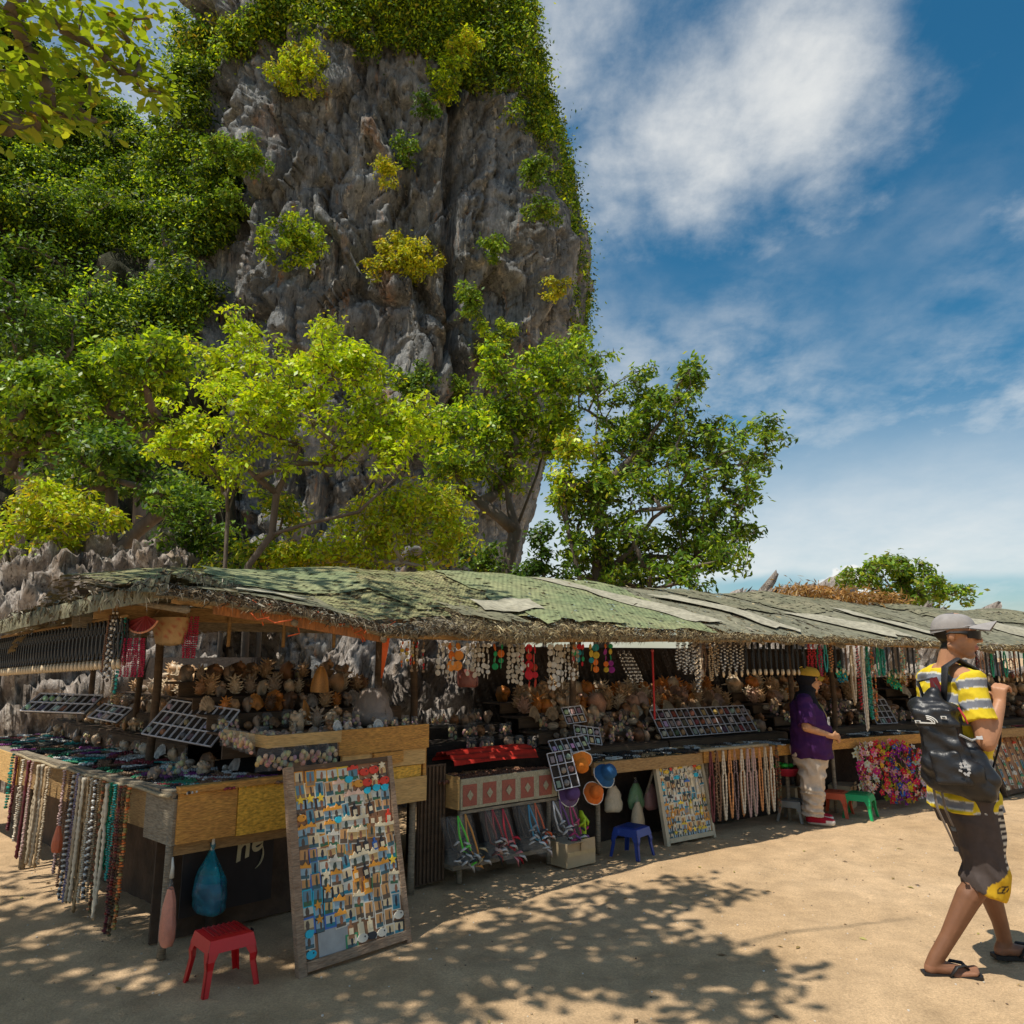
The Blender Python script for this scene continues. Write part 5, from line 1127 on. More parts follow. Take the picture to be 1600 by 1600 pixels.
for i,(px,L,cols,lb,dn,ds) in enumerate(((636,.17,[YL,OR,CR],'small shell chime with orange and yellow pieces, leftmost of the chimes',3,.012),(655,.22,[CR,RD,(.3,.2,.12)],'slender chime of brown, cream and red shell bits by the post',3,.012),(690,.24,[CR,WH],'cream shell chime just left of the big orange disc chime',4,.02),(713,.20,[OR,OR,(.8,.3,.05)],'chime of large bright orange discs above the hanging bag',2,.034),(733,.22,[CR,WH,(.4,.3,.2)],'cream shell chime right of the big orange disc chime',3,.018),(755,.25,[CR,WH],'broad cream shell chime left of the green disc chime',4,.02),(781,.20,[GN,OR,GN],'chime of green discs with one orange disc',2,.026),(800,.30,[CR,WH,CR],'tall cream shell chime between green and red chimes',4,.018),(822,.22,[WH,RD,CR],'white and red disc chime left of the red chime',3,.02),(836,.30,[RD,RD,(.5,.05,.02)],'chime of large deep red discs',2,.034),(866,.34,[WH,CR,WH],'tallest white shell chime right of the red chime',4,.024),(890,.28,[CR,(.4,.28,.15),WH],'speckled cream and brown shell chime',4,.016),(904,.16,[TL,RD,OR,GN],'short chime of teal, red and green discs',3,.026),(926,.24,[PU,YL,OR,TL],'chime of purple, yellow and teal discs',2,.028),(948,.22,[YL,OR,PU,GN],'chime of yellow, orange and purple discs, rightmost of the chimes',2,.026))):
    s=sx(FR,px,-.12,1.6); chime(px,interp(s,EAVE)+.02,L,cols,lb,dn,i,-.12,ds)
# ---------------------------------------------------------------- trays, boards, small wares
def plane_hit(px,py,P,n):
    d=Vector(ray(px,py)); o=Vector((0,0,CH)); t=(Vector(P)-o).dot(n)/d.dot(n); return o+d*t
def basis(bl,br,tl):
    bl,br,tl=Vector(bl),Vector(br),Vector(tl); u=(br-bl); w=u.length; u.normalize(); v=tl-bl; v-=u*v.dot(u); h=v.length; v.normalize(); n=u.cross(v)
    return bl,u,v,n,w,h
def tray(label,bl,br,tl,cols,rows,seed,pal,fill=.85,bar=.004,group='white wire trays of trinkets'):
    o,u,v,n,w,h=basis(bl,br,tl); r=empty('display_tray',o,label,'tray',group); Mx=Matrix((u,v,n)).transposed(); rg=random.Random(seed)
    f=MB(); z=Vector((0,0,0))
    for i in range(cols+1): c=u*(w*i/cols)+v*h*.5+n*.008; f.box(c,(bar,h,.012),Mx)
    for j in range(rows+1): c=u*w*.5+v*(h*j/rows)+n*.0095; f.box(c,(w,bar*1.2,.011),Mx)
    f.build('frame',M['white_wire'],r)
    b=MB(); b.box(u*w*.5+v*h*.5-n*.004,(w,h,.006),Mx); b.build('backing',M['black_cloth'],r)
    t=MB()
    for i in range(cols):
        for j in range(rows):
            if rg.random()<fill:
                c=u*(w*(i+.5)/cols)+v*(h*(j+.45)/rows)+n*.008; q=min(w/cols,h/rows)*.34; k=rg.choice(pal); k=tuple(x*rg.uniform(.6,1.3) for x in k)
                if rg.random()<.5: t.box(c,(q*1.4,q*2.0,.008),Mx,0,k)
                else: t.ball(c,q,0,k,6,4)
    q=t.build('trinkets',M['paint'],r); q['kind']='stuff'
MET=[(.35,.33,.30),(.12,.10,.09),(.45,.30,.12),(.25,.10,.06),(.55,.5,.42)]
tray('large white wire tray leaning on the left corner table',W(222,1148,5.35),W(330,1168,5.10),W(226,1088,5.65),10,3,1,MET,.45)
tray('small white wire tray left of the large leaning one',W(138,1122,5.75),W(182,1130,5.65),W(146,1098,5.9),5,2,2,MET,.5)
tray('long low white wire tray on the shaded side table',W(32,1112,6.1),W(132,1116,5.95),W(42,1084,6.3),9,2,3,MET,.5)
tray('wide white wire tray full of trinkets on the long brown counter',FR.pt(sx(FR,1034,.45,.80),.45,.795),FR.pt(sx(FR,1182,.45,.80),.45,.80),FR.pt(sx(FR,1034,.62,1.05),.62,1.04),16,3,5,MET+[(.6,.45,.3)],.95)
tray('white wire tray right of the long hanging strands',FR.pt(sx(FR,1366,.4,.84),.4,.80),FR.pt(sx(FR,1402,.4,.84),.4,.80),FR.pt(sx(FR,1366,.55,1.05),.55,1.06),4,4,6,MET,.4)
tray('white rack with pale cards behind the packets',W(866,1182,6.5),W(922,1172,6.65),W(864,1158,6.6),6,1,7,[(.6,.58,.5)],.9)
tray('pale framed rack between black goods and sun hats',W(868,1236,6.1),W(905,1228,6.2),W(866,1176,6.2),3,3,8,[(.25,.2,.2),(.3,.25,.3)],.9)
tray('off white tray high on the back shelf of the cloth fronted stall',W(886,1132,7.0),W(916,1128,7.1),W(886,1106,7.1),3,2,9,[(.6,.5,.35),(.4,.3,.2)],.9)
tray('white tray of pale cards beside the packets of the cloth fronted stall',W(900,1160,6.9),W(940,1165,7.0),W(900,1134,7.0),4,2,10,[(.6,.55,.45)],.95)
# bracelets and coiled strands lying on the counters
def ring_me(r,b,n,cols):
    mb=MB()
    for i in range(n): a=6.2832*i/n; mb.ball((math.cos(a)*r,math.sin(a)*r,b*.8),b,0,cols[i%len(cols)],5,3)
    return mb.mesh('bead_bracelet',M['bead'],True)
def coil_me(seed,L=.20,k=3):
    mb=MB(); rg=random.Random(seed)
    for j in range(k):
        y=(j-k/2)*.016; n=16
        for i in range(n): mb.ball((L*(i/n-.5),y+.01*math.sin(i*.8+j),.008+.004*rg.random()),.0085,0,tuple([rg.uniform(.7,1.2)]*3),5,3)
    return mb.mesh('strand_bundle',M['bead'],True)
RG=[ring_me(.036,.0065,20,[(1,1,1)]),ring_me(.034,.008,16,[(1,1,1),(.5,.5,.5)]),ring_me(.038,.009,14,[(1,1,1),(.3,.3,.3),(1.1,1.1,1.1)])]; CO=[coil_me(1),coil_me(2,.24,4),coil_me(3,.16,3)]
JC=[('black',(.025,.025,.025)),('silver grey',(.45,.44,.42)),('teal',(.02,.28,.25)),('purple',(.22,.04,.20)),('brown',(.20,.10,.05)),('white',(.70,.68,.62)),('dark red',(.25,.03,.04)),('black',(.03,.03,.03)),('green',(.03,.22,.10)),('brown',(.26,.16,.09))]
def wares(track,s0,s1,d0,d1,z,nu,nv,where,seed,pal=JC,g='beaded jewellery laid out on the counters',coil=.5):
    rg=random.Random(seed); c={}
    for j in range(nv):
        for i in range(nu):
            s=s0+(s1-s0)*(i+rg.uniform(.25,.75))/nu; d=d0+(d1-d0)*(j+rg.uniform(.25,.75))/nv; n,cl=pal[rg.randrange(len(pal))]; row=('front','second','third','fourth','fifth','sixth','seventh')[j]
            if rg.random()<coil: item('strand_bundle',CO[rg.randrange(3)],track.pt(s,d,z),(0,0,rg.uniform(0,3.1)),rg.uniform(.8,1.2),cl,f'{n} bead strands, {ORD[i]} from left in {row} row on {where}','necklace',g)
            else: item('bead_bracelet',RG[rg.randrange(3)],track.pt(s,d,z),(rg.uniform(-.1,.1),0,0),rg.uniform(.85,1.3),cl,f'{n} bead bracelet, {ORD[i]} from left in {row} row on {where}','bracelet',g)
wares(FR,.03,.62,.04,.50,.82,8,6,'the left corner table',1,coil=.7); wares(WG,wl-2.65,wl-.1,.06,.58,.82,16,5,'the left side table edge',2,coil=.7)
DK=[('black',(.02,.02,.02)),('dark brown',(.09,.05,.03)),('black',(.03,.03,.03)),('tan',(.40,.26,.13)),('silver grey',(.50,.48,.45)),('white',(.70,.67,.60))]
wares(WG,wl-4.5,wl-2.85,.05,.62,.802,10,4,'the far left table',6,coil=.6)
wares(FR,3.3,6.1,.04,.38,.708,30,3,'the brown counter',3,DK,coil=.35); wares(FR,6.35,8.45,.04,.38,.718,16,2,'the garland stall counter',4,DK+[('white',(.7,.66,.6))],coil=.4); wares(FR,8.9,12.5,.05,.35,.723,12,1,'the farthest counter',5,DK+JC,coil=.4)
# hanging shell packets under the left tray
for i in range(7):
    s=.46+.075*i; item('shell_packet',PK[i%4],FR.pt(s,-.035-.012*(i%2),.90),(.08,0,FR.ang(s)),1.05,(1,1,1),f'clear packet of striped shells, {ORD[i]} from left hanging under the shell tray','packet','packets hanging under the shell tray')
for i in range(5):
    p=W(352+10*i,1150+3*i,4.95-.07*i); item('shell_packet',PK[(i+1)%4],(p[0],p[1],p[2]-.06),(.1,0,-.5),.95,(1,1,1),f'clear packet of brown shells, {ORD[i]} from left beside the large leaning tray','packet','packets beside the large leaning tray')
# -- magnets
def poly_me(name,parts):
    """parts: list of (outline [(x,y)], z0, z1, colour)"""
    mb=MB()
    for P,z0,z1,c in parts:
        n=len(P); mb.add([(x,y,z1) for x,y in P]+[(x,y,z0) for x,y in P],[tuple(range(n))]+[(i,i+n,(i+1)%n+n,(i+1)%n) for i in range(n)],0,c)
    return mb.mesh(name,M['paint'])
def rect(x0,y0,x1,y1): return [(x0,y0),(x1,y0),(x1,y1),(x0,y1)]
def star(cx,cy,r,k=5,q=.45): return [(cx+math.cos(math.pi/2+math.pi*i/k)*r*(1 if i%2==0 else q),cy+math.sin(math.pi/2+math.pi*i/k)*r*(1 if i%2==0 else q)) for i in range(2*k)]
def oval(cx,cy,a,b,n=9): return [(cx+a*math.cos(6.283*i/n),cy+b*math.sin(6.283*i/n)) for i in range(n)]
def photo(x0,y0,x1,y1,seed):
    rg=random.Random(seed); sky=rg.choice([(.28,.40,.46),(.55,.55,.46),(.62,.48,.28),(.12,.24,.30),(.55,.28,.10),(.66,.42,.16)]); sea=rg.choice([(.02,.20,.28),(.05,.12,.14),(.30,.20,.11),(.05,.14,.07),(.12,.08,.05)]); rk=rg.choice([(.05,.07,.05),(.10,.07,.05),(.30,.12,.06),(.03,.03,.04)])
    w=x1-x0;h=y1-y0; cx=x0+w*rg.uniform(.35,.65); k=w*rg.uniform(.12,.2)
    return [(rect(x0,y0+h*.32,x1,y1),.0045,.0052,sky),(rect(x0,y0,x1,y0+h*.32),.0045,.0052,sea),([(cx-k*.6,y0+h*.2),(cx+k*.6,y0+h*.2),(cx+k,y0+h*.6),(cx+k*.5,y1-h*.08),(cx-k*.5,y1-h*.12),(cx-k,y0+h*.55)],.0052,.0060,rk)]
MGC=dict(orange=(.72,.30,.03),cream=(.75,.62,.40),turquoise=(.02,.45,.60),red=(.70,.05,.02),peach=(.78,.50,.36),white=(.62,.57,.47),brown=(.28,.13,.06),yellow=(.75,.50,.04),black=(.03,.03,.035),green=(.05,.28,.12),blue=(.05,.15,.45))
def magnet_me(shape,cn,seed):
    c=MGC[cn]; rg=random.Random(seed)
    if shape=='framed': P=[(rect(-.5,-.5,.5,.5),0,.0045,c)]+photo(-.38,-.38,.38,.38,seed)
    elif shape=='crowned': P=[(rect(-.45,-.6,.45,.25),0,.0045,MGC['white'])]+photo(-.38,-.52,.38,.2,seed)+[([(-.5,.18),(.5,.18),(.42,.42),(.2,.36),(0,.62),(-.2,.36),(-.42,.42)],.003,.009,c)]
    elif shape=='starred': P=[(rect(-.38,-.6,.38,.3),0,.0045,MGC['black'])]+photo(-.32,-.55,.32,.25,seed)+[(star(0,.32,.36),.003,.009,c)]
    elif shape=='turtle topped': P=[(rect(-.42,-.55,.42,.25),0,.0045,MGC['white'])]+photo(-.36,-.5,.36,.2,seed)+[(oval(0,.38,.33,.26),.003,.012,c),(oval(.30,.50,.11,.10,6),.003,.009,c)]
    elif shape=='fish shaped': P=[(oval(.06,0,.44,.28,11),0,.010,c),([(-.30,0),(-.55,.26),(-.55,-.26)],0,.006,c),(oval(.24,.07,.06,.06,6),.010,.0115,MGC['black']),([(-.02,.25),(.18,.26),(-.12,.40)],0,.006,MGC['cream'])]
    elif shape=='bottle shaped': P=[(rect(-.22,-.6,.22,.18),0,.008,c),(rect(-.09,.18,.09,.5),0,.007,c),(rect(-.17,-.35,.17,.02),.008,.009,MGC['cream'])]
    else: P=[(rect(-.38,-.55,.38,.55),0,.0045,c)]+photo(-.31,-.48,.31,.48,seed)
    return poly_me('fridge_magnet',P)
MG={}
def magnet(shape,cn,k):
    if (shape,cn,k) not in MG: MG[shape,cn,k]=magnet_me(shape,cn,k*31+len(shape)*7+len(cn))
    return MG[shape,cn,k]
ROWN='top second third fourth fifth sixth seventh eighth ninth tenth eleventh twelfth thirteenth fourteenth'.split()
def board(label,BL,BR,TLpx,rows,name,group,railmat,panelmat,skip=None,legs=True,seed=1,plan=None,size=1.0,hb=None,cellw=None):
    bl=Vector(onz(*BL)); br=Vector(onz(*BR)); t=(br-bl).normalized(); tl=plane_hit(*TLpx,bl,t)
    o,u,v,n,w,h=basis(bl,br,tl); Mx=Matrix((u,v,n)).transposed(); r=empty('display_board',o,label,'display board')
    def bx(nm,a,b,c,d,z0,z1,mt): mb=MB(); mb.box(u*(a+b)/2+v*(c+d)/2+n*(z0+z1)/2,(b-a,d-c,z1-z0),Mx); mb.build(nm,M[mt],r)
    e=.045*size; bx('panel',e*.5,w-e*.5,e*.5,h-e*.3,-.012,.0,panelmat)
    bx('stile',0,e,0,h,-.018,.018,railmat); bx('stile',w-e*.7,w,0,h,-.018,.017,railmat); bx('rail',e+.001,w-e*.7-.001,.02,.02+e,-.018,.021,railmat); bx('rail',e+.001,w-e*.7-.001,h-e*.6,h,-.018,.012,'darkwood')
    if legs:
        for a in (e*.6,w-e*.6): pole('prop','greywood',o+u*a+v*h*.9-n*.02,Vector((o+u*a-n*.42).to_tuple()[:2]+(0,)),.012,r)
    rg=random.Random(seed); q=o.copy(); q0=q; rot=Mx.to_euler()
    H=h-e*2.1; rh=H/rows
    for j in range(rows):
        y=h-e*.75-rh*(j+.55); row=plan[j] if plan else None; nrow=len(row)
        for i,(shape,cn) in enumerate(row):
            x=e*1.05+(w-e*1.9)*(i+.5)/nrow
            if skip and skip(x/w,y/h): continue
            cw=(w-e*1.9)/nrow; sz=min(cw*1.22,rh*1.16)*rg.uniform(.9,1.08); me=magnet(shape,cn,rg.randrange(3))
            p=o+u*(x+rg.uniform(-.06,.06)*cw)+v*(y+rg.uniform(-.06,.06)*rh)+n*(.001+.002*rg.random())
            tilt=Matrix.Rotation(rg.uniform(-.13,.13),3,n); oo=item('fridge_magnet',me,p,(tilt@Mx).to_euler(),(sz,sz,1.0),(1,1,1),f'{cn} {shape} magnet, {ORD[i]} from left in {ROWN[j]} row of {name}','magnet',group)
    return o,u,v,n,w,h
C_='crowned';F2='framed';S_='starred';T_='turtle topped';B_='bottle shaped';K_='card';FI='fish shaped'
plan1=[[(K_,'orange'),(K_,'orange'),(F2,'orange'),(F2,'orange'),(F2,'yellow'),(C_,'red'),(FI,'red'),(FI,'red'),(S_,'cream')],
[(K_,'yellow'),(K_,'cream'),(K_,'white'),(K_,'white'),(C_,'peach'),(T_,'turquoise'),(FI,'orange'),(FI,'red'),(S_,'cream'),(FI,'red')],
[(S_,'yellow'),(S_,'yellow'),(S_,'yellow'),(F2,'white'),(F2,'black'),(C_,'peach'),(C_,'peach'),(T_,'turquoise'),(T_,'turquoise'),(T_,'turquoise')],
[(FI,'orange'),(K_,'brown'),(F2,'brown'),(C_,'orange'),(C_,'orange'),(K_,'white'),(B_,'black'),(B_,'white'),(B_,'black'),(K_,'cream'),(K_,'peach')],
[(C_,'orange'),(C_,'orange'),(F2,'cream'),(C_,'orange'),(T_,'turquoise'),(C_,'cream'),(C_,'cream'),(C_,'cream'),(B_,'brown'),(B_,'brown'),(B_,'red')],
[(F2,'orange'),(F2,'cream'),(F2,'orange'),(C_,'white'),(K_,'white'),(C_,'cream'),(C_,'cream'),(K_,'orange'),(C_,'cream'),(C_,'cream')],
[(K_,'brown'),(K_,'blue'),(F2,'brown'),(C_,'white'),(K_,'green'),(K_,'orange'),(B_,'black'),(B_,'black'),(B_,'blue'),(B_,'black'),(K_,'white')],
[(C_,'orange'),(K_,'white'),(F2,'white'),(C_,'white'),(K_,'brown'),(C_,'cream'),(C_,'cream'),(C_,'cream'),(C_,'orange'),(F2,'green')],
[(K_,'blue'),(K_,'blue'),(S_,'cream'),(C_,'orange'),(F2,'white'),(B_,'orange'),(B_,'black'),(C_,'orange'),(C_,'orange'),(S_,'yellow')],
[(K_,'turquoise'),(K_,'turquoise'),(S_,'orange'),(F2,'black'),(F2,'white'),(K_,'orange'),(B_,'orange'),(K_,'green'),(K_,'white'),(C_,'cream')],
[(F2,'turquoise'),(S_,'orange'),(K_,'turquoise'),(C_,'orange'),(K_,'white'),(C_,'cream'),(C_,'orange'),(K_,'white'),(K_,'white'),(F2,'white')],
[(F2,'blue'),(S_,'orange'),(F2,'blue'),(C_,'orange'),(F2,'white'),(K_,'white'),(K_,'white'),(K_,'white'),(F2,'black'),(K_,'white')],
[(T_,'turquoise'),(K_,'turquoise'),(F2,'white'),(F2,'turquoise'),(B_,'brown'),(B_,'cream'),(B_,'cream'),(K_,'white'),(K_,'white'),(FI,'white')],
[(FI,'turquoise'),(K_,'blue'),(F2,'white'),(F2,'turquoise'),(F2,'green'),(FI,'white'),(FI,'black'),(FI,'white'),(F2,'white'),(F2,'black')]]
M['browned']=mat('browned_wood',(.24,.15,.09),.85,.4,5,.4,stretch=(1,1,6),col2=(.34,.24,.16)); M['tanpanel']=mat('tan_panel',(.33,.17,.09),.8,.2,8,.1); M['creampanel']=mat('cream_panel',(.52,.44,.30),.8,.2,8,.1)
b1=board('large tilted display board covered with colourful fridge magnets before the left stall',(465,1531),(641,1472),(444,1200),14,'the large tilted board','fridge magnets on the large tilted board','browned','tanpanel',legs=False,skip=lambda x,y:.155<x<.52 and y<.205 and x<.44,seed=3,plan=plan1)
zb=MB(); o,u,v,n,w,h=b1; Mx=Matrix((u,v,n)).transposed(); zb.box(u*w*.315+v*h*.14+n*.003,(w*.27,h*.19,.004),Mx); rr=[x for x in bpy.data.objects if x.name=='display_board'][0]; zb.build('zinc_sheet',M['zinc'],rr)
rg=random.Random(8); plan2=[]
for j in range(11): plan2.append([(rg.choice([FI,S_,T_,C_] if j<3 else [C_,C_,F2,S_,B_,K_] if j<8 else [F2,C_,S_]),rg.choice(['red','orange','green','yellow','cream','white'] if j<2 else ['cream','white','black','turquoise','cream','white','blue'] if j<6 else ['orange','cream','white','yellow','cream'])) for i in range(9)])
board('smaller cream display board of fridge magnets beside the bamboo necklace rail',(1041,1323),(1117,1308),(1020,1186),11,'the smaller cream board','fridge magnets on the smaller cream board','creampanel','creampanel',seed=5,plan=plan2,size=.8)
plan3=[[(rg.choice([FI,C_,S_,K_]),rg.choice(['red','orange','cream','cream','white','brown','green'])) for i in range(7)] for j in range(8)]
board('dark framed trinket board slanting beyond the walking man',(1572,1246),(1640,1232),(1532,1150),8,'the slanted far board','fridge magnets on the slanted far board','darkwood','tanpanel',seed=6,plan=plan3,size=.9)
# -- stools
def stool(label,p,s,h,col,rz):
    r=empty('plastic_stool',p,label,'stool','plastic stools along the stalls',rz); w=s/2; top=w*.82
    mb=MB(); mb.grid(lambda u,v:Vector(((u-.5)*2*top,(v-.5)*2*top,h-.012+ .010*(1-max(abs(u-.5),abs(v-.5))*2)**.3)),12,12)
    n=8
    for q in range(4):
        a=Matrix.Rotation(q*math.pi/2,3,'Z')
        mb.grid(lambda u,v:a@Vector((top+.012*v+(w-top)*.10*v,(u-.5)*2*(top+.012*v),h-.012-.055*v)),8,3)
    o=mb.build('seat',M['plastic'],r,True); o.color=(*col,1); o.data.materials[0]=M['plastic']
    sl=MB()
    for i in range(7): sl.box(((i-3)*top*.24,0,h-.0005),(top*.09,top*1.5,.004))
    o=sl.build('seat_rib',M['plastic'],r); o.color=(*[c*.6 for c in col],1)
    for sx_ in (-1,1):
        for sy_ in (-1,1):
            mb=MB(); t0=top*.98; b0=w*1.06; lw=top*.40
            for ax in (0,1):
                P=[]
                for k,(z,q,ww) in enumerate(((h-.06,t0+.012,lw*1.3),(h-.10,t0+.02,lw*.9),(h*.45,(t0+b0)/2,lw*.72),(0,b0,lw*.62))):
                    for d in (0,.006):
                        a1=q-d; a2=q-ww
                        P+= [(sx_*a1,sy_*q,z),(sx_*a1,sy_*a2,z)] if ax==0 else [(sx_*q,sy_*a1,z),(sx_*a2,sy_*a1,z)]
                V=P; F=[]
                for k in range(3):
                    a_=k*4; b_=a_+4; F+=[(a_,a_+1,b_+1,b_),(a_+2,b_+2,b_+3,a_+3),(a_,b_,b_+2,a_+2),(a_+1,a_+3,b_+3,b_+1)]
                F+=[(12,13,15,14)]; mb.add(V,F)
            o=mb.build('leg',M['plastic'],r); o.color=(*col,1)
            bm=bmesh.new(); bm.from_mesh(o.data); bmesh.ops.recalc_face_normals(bm,faces=bm.faces); bm.to_mesh(o.data); bm.free()
    return r
rs=stool('red plastic stool with ribbed seat standing on the sand beside the large magnet board',onz(345,1536),.255,.245,(.55,.008,.012),.72)
mb=MB(); mb.box((.1345,-.02,.205),(.003,.035,.035),None,0,(.02,.02,.02)); mb.box((.1365,-.02,.205),(.002,.014,.02),None,0,(.6,.6,.6)); mb.build('sticker',M['paint'],rs)
stool('blue plastic stool under the long brown counter',onz(988,1337),.25,.23,(.02,.05,.26),.9); stool('green plastic stool beside the flower garlands',onz(1345,1277),.27,.235,(.01,.36,.11),.95); stool('orange plastic stool half hidden behind the woman',onz(1308,1274),.26,.235,(.65,.12,.05),.95); stool('small grey stool left of the woman in purple',onz(1240,1282),.24,.20,(.26,.24,.20),.95)
# -- bags under the left counter
def bag(name,label,p,w,dp,h,fillc,skin,neck,seed,rz=-.75,fill=.75,knot=True):
    r=empty(name,p,label,'bag',None,rz); rg=random.Random(seed)
    def S(u,v,k=1.0):
        a=u*6.2832; sw=interp(v,[(0,.78),(.05,.98),(.22,1.04),(.45,.92),(.66,.62),(.82,.26),(.92,.10),(1,.18)])*k; return Vector((math.cos(a)*w/2*sw*(1+.16*noise.noise((u*5,v*5,seed))+.06*math.sin(u*38+v*4)*(v>.45)+.08*noise.noise((u*13,v*9,seed))),math.sin(a)*dp/2*sw*(1+.2*noise.noise((u*6,v*4,seed+3))),v*h+.01*noise.noise((u*4,v*3,seed+7))))
    mb=MB(); mb.grid(lambda u,v:S(u,v*fill,.93),18,12,0,fillc); mb.lathe([(0,.004),(w*.24,.004)],10,None,0,fillc); mb.build('contents',M['petal'] if neck else M['paint'],r,True)
    mb=MB(); mb.grid(S,40,26); mb.build('bag_skin',M[skin],r,True)
    if knot: mb=MB(); mb.tube([(0,0,h*.9),(.005,0,h*1.05),(-.004,0,h*1.18)],[.012,.008,.004],6,0,(.6,.58,.5)); mb.build('handle',M['paint'],r,True)
    return r
M['teal_film']=mat('teal_film',(.0,.17,.22),.28,.6,14,.5,alpha=.6,bscale=30)
p=FR.pt(.0,-.05,.10); bag('plastic_bag','tall clear plastic bag with salmon pink contents hanging at the left table corner',(p[0]-.02,p[1],.09),.105,.08,.36,(.62,.22,.13),'clear',0,4)
p=FR.pt(.22,.02,.12); bag('plastic_bag','teal and purple carrier bag hanging under the left counter',(p[0],p[1],.19),.27,.15,.35,(.15,.05,.17),'teal_film',0,7,fill=.45)
p=W(88,1330,5.0); bag('net_bag','small orange net bag hanging behind the left necklaces',(p[0],p[1],.38),.07,.06,.20,(.62,.12,.03),'clear',0,9,knot=False)
p=FR.pt(sx(FR,730,.15,1.5),.15,1.33); bag('plastic_bag','clear bag of dark red pieces hung under the chimes of the middle eave',p,.20,.14,.28,(.22,.05,.03),'clear',0,11,fill=.5)
p=FR.pt(1.45,.35,1.08); bag('plastic_bag','large shell goods bundle in cloudy plastic on right end of the left box',p,.34,.26,.34,(.24,.18,.14),'clear',0,13,knot=False)
for i,(px,py,c,lb) in enumerate(((958,1245,(.60,.50,.34),'cream paper bag hanging under the long counter beside the sun hats'),(990,1240,(.10,.22,.08),'green patterned bag hanging under the long counter'),(1010,1240,(.25,.10,.08),'dull red bag hanging next to the smaller magnet board'),(985,1268,(.50,.38,.22),'tan bag low under the long counter above the blue stool'))):
    s,z=FR.hit(px,py,.2); bag('carrier_bag',lb,FR.pt(s,.2-.03*i,z-.12),.20-.02*i,.09,.26,c,'clear',0,20+i,FR.ang(s),fill=.8,knot=False)
# -- stall B wares: packets, hats, red heap, brown strands
PKC=[('black and white',(.05,.05,.05),(.65,.62,.58)),('lime green',(.10,.65,.04),(.5,.5,.48)),('orange',(.70,.28,.03),(.55,.4,.2)),('dark brown',(.12,.05,.04),(.5,.35,.3)),('dark red',(.35,.02,.03),(.5,.4,.35)),('crimson',(.50,.01,.03),(.6,.2,.2)),('black patterned',(.04,.04,.04),(.3,.3,.3)),('blue and white',(.03,.25,.40),(.7,.7,.7)),('red orange',(.65,.10,.02),(.7,.6,.55)),('white and black',(.55,.55,.55),(.1,.1,.1)),('purple',(.18,.04,.25),(.5,.05,.15)),('magenta',(.50,.02,.15),(.3,.1,.3))]
for i,(n_,c1,c2) in enumerate(PKC):
    px=698+17.5*i; s=sx(FR,px,-.05,.47); p=FR.pt(s,-.055-.02*(i%2),.475); r=empty('strap_packet',p,f'clear packet with {n_} straps inside, {ORD[i]} from left below the patterned cloth','packet','strap packets hung below the patterned cloth',FR.ang(s)); rg=random.Random(i)
    tl=.10; L=.30+.03*(i%3)
    mb=MB()
    for k in (-1,1): mb.tube([(0,0,0),(k*.025+tl*.3,-.012,-L*.35),(k*.03+tl*.7,-.018,-L*.7),(tl,-.02,-L*.82)],[.006,.008,.008,.006],5,0,c1)
    mb.build('strap',M['paint'],r,True)
    mb=MB()
    for k in range(9): a=rg.uniform(-1,1); q=Vector((tl*rg.uniform(.5,1.15)+rg.uniform(-.03,.03),-.022+rg.uniform(-.02,.015),-L*rg.uniform(.55,1.0))); e=q+Vector((math.cos(a)*.07,rg.uniform(-.01,.01),math.sin(a)*.06-.02)); mb.tube([q,q.lerp(e,.5)+Vector((0,-.014,.012)),e],[.010,.019,.008],6,0,[c2,(.03,.03,.03),c1,(.55,.52,.48)][k%4],flat=.5)
    mb.build('sole',M['paint'],r,True)
    mb=MB(); mb.grid(lambda u,v:Vector(((u-.5)*.10*(1+.3*v)+tl*v,-.03*math.sin(math.pi*u)-.012+noise.noise((u*5,v*9,i))*.010,-L*1.05*v)),8,12); mb.grid(lambda u,v:Vector(((.5-u)*.10*(1+.3*v)+tl*v,.012+noise.noise((u*5,v*9,i+5))*.008,-L*1.05*v)),6,8); mb.build('film',M['clear'],r,True)
def hat(label,p,c,trim,rot,sc=1.0):
    r=empty('cloth_hat',p,label,'hat','bright cloth hats at the cloth fronted stall'); r.rotation_euler=rot; r.scale=(sc,sc,sc)
    mb=MB(); mb.lathe([(0,.10),(.05,.098),(.075,.085),(.085,.04),(.088,0)],16,None,0,c); mb.lathe([(.084,0),(.080,.04),(.07,.08),(0,.092)],16,None,0,tuple(x*.8 for x in c)); o=mb.build('crown',M['fabric'],r,True); o.color=(1,1,1,1)
    mb=MB(); mb.lathe([(.087,.0),(.115,-.02),(.14,-.05)],20,None,0,c); o=mb.build('brim',M['fabric'],r,True)
    mb=MB(); mb.tube([(.141*math.cos(6.2832*i/20),.141*math.sin(6.2832*i/20),-.05+.006*math.sin(i*2)) for i in range(21)],.007,5,0,trim); o=mb.build('trim',M['fabric'],r,True)
for lb,px,py,d,c,rot,sc in (('orange cloth hat with its hollow facing up, topmost of the hats',908,1193,-.10,(.68,.20,.02),(2.2,.2,.3),.66),('deep blue cloth hat with white wavy trim right of the orange hats',948,1208,-.08,(.02,.10,.24),(1.0,.5,.4),.74),('orange cloth hat tilted below the blue hat',930,1238,-.10,(.70,.16,.02),(1.2,-.2,.5),.62),('purple cloth hat hanging lowest beside the packets',892,1240,-.09,(.10,.05,.16),(1.3,.1,.5),.66)):
    s,z=FR.hit(px,py,d); hat(lb,FR.pt(s,d,z),c,(.72,.68,.6),rot,sc)
s,z=FR.hit(908,1290,-.08); r=empty('rubber_sandal',FR.pt(s,-.08,z),'lime green rubber sandal hanging at right end of the packets','sandal',None,FR.ang(s)); mb=MB()
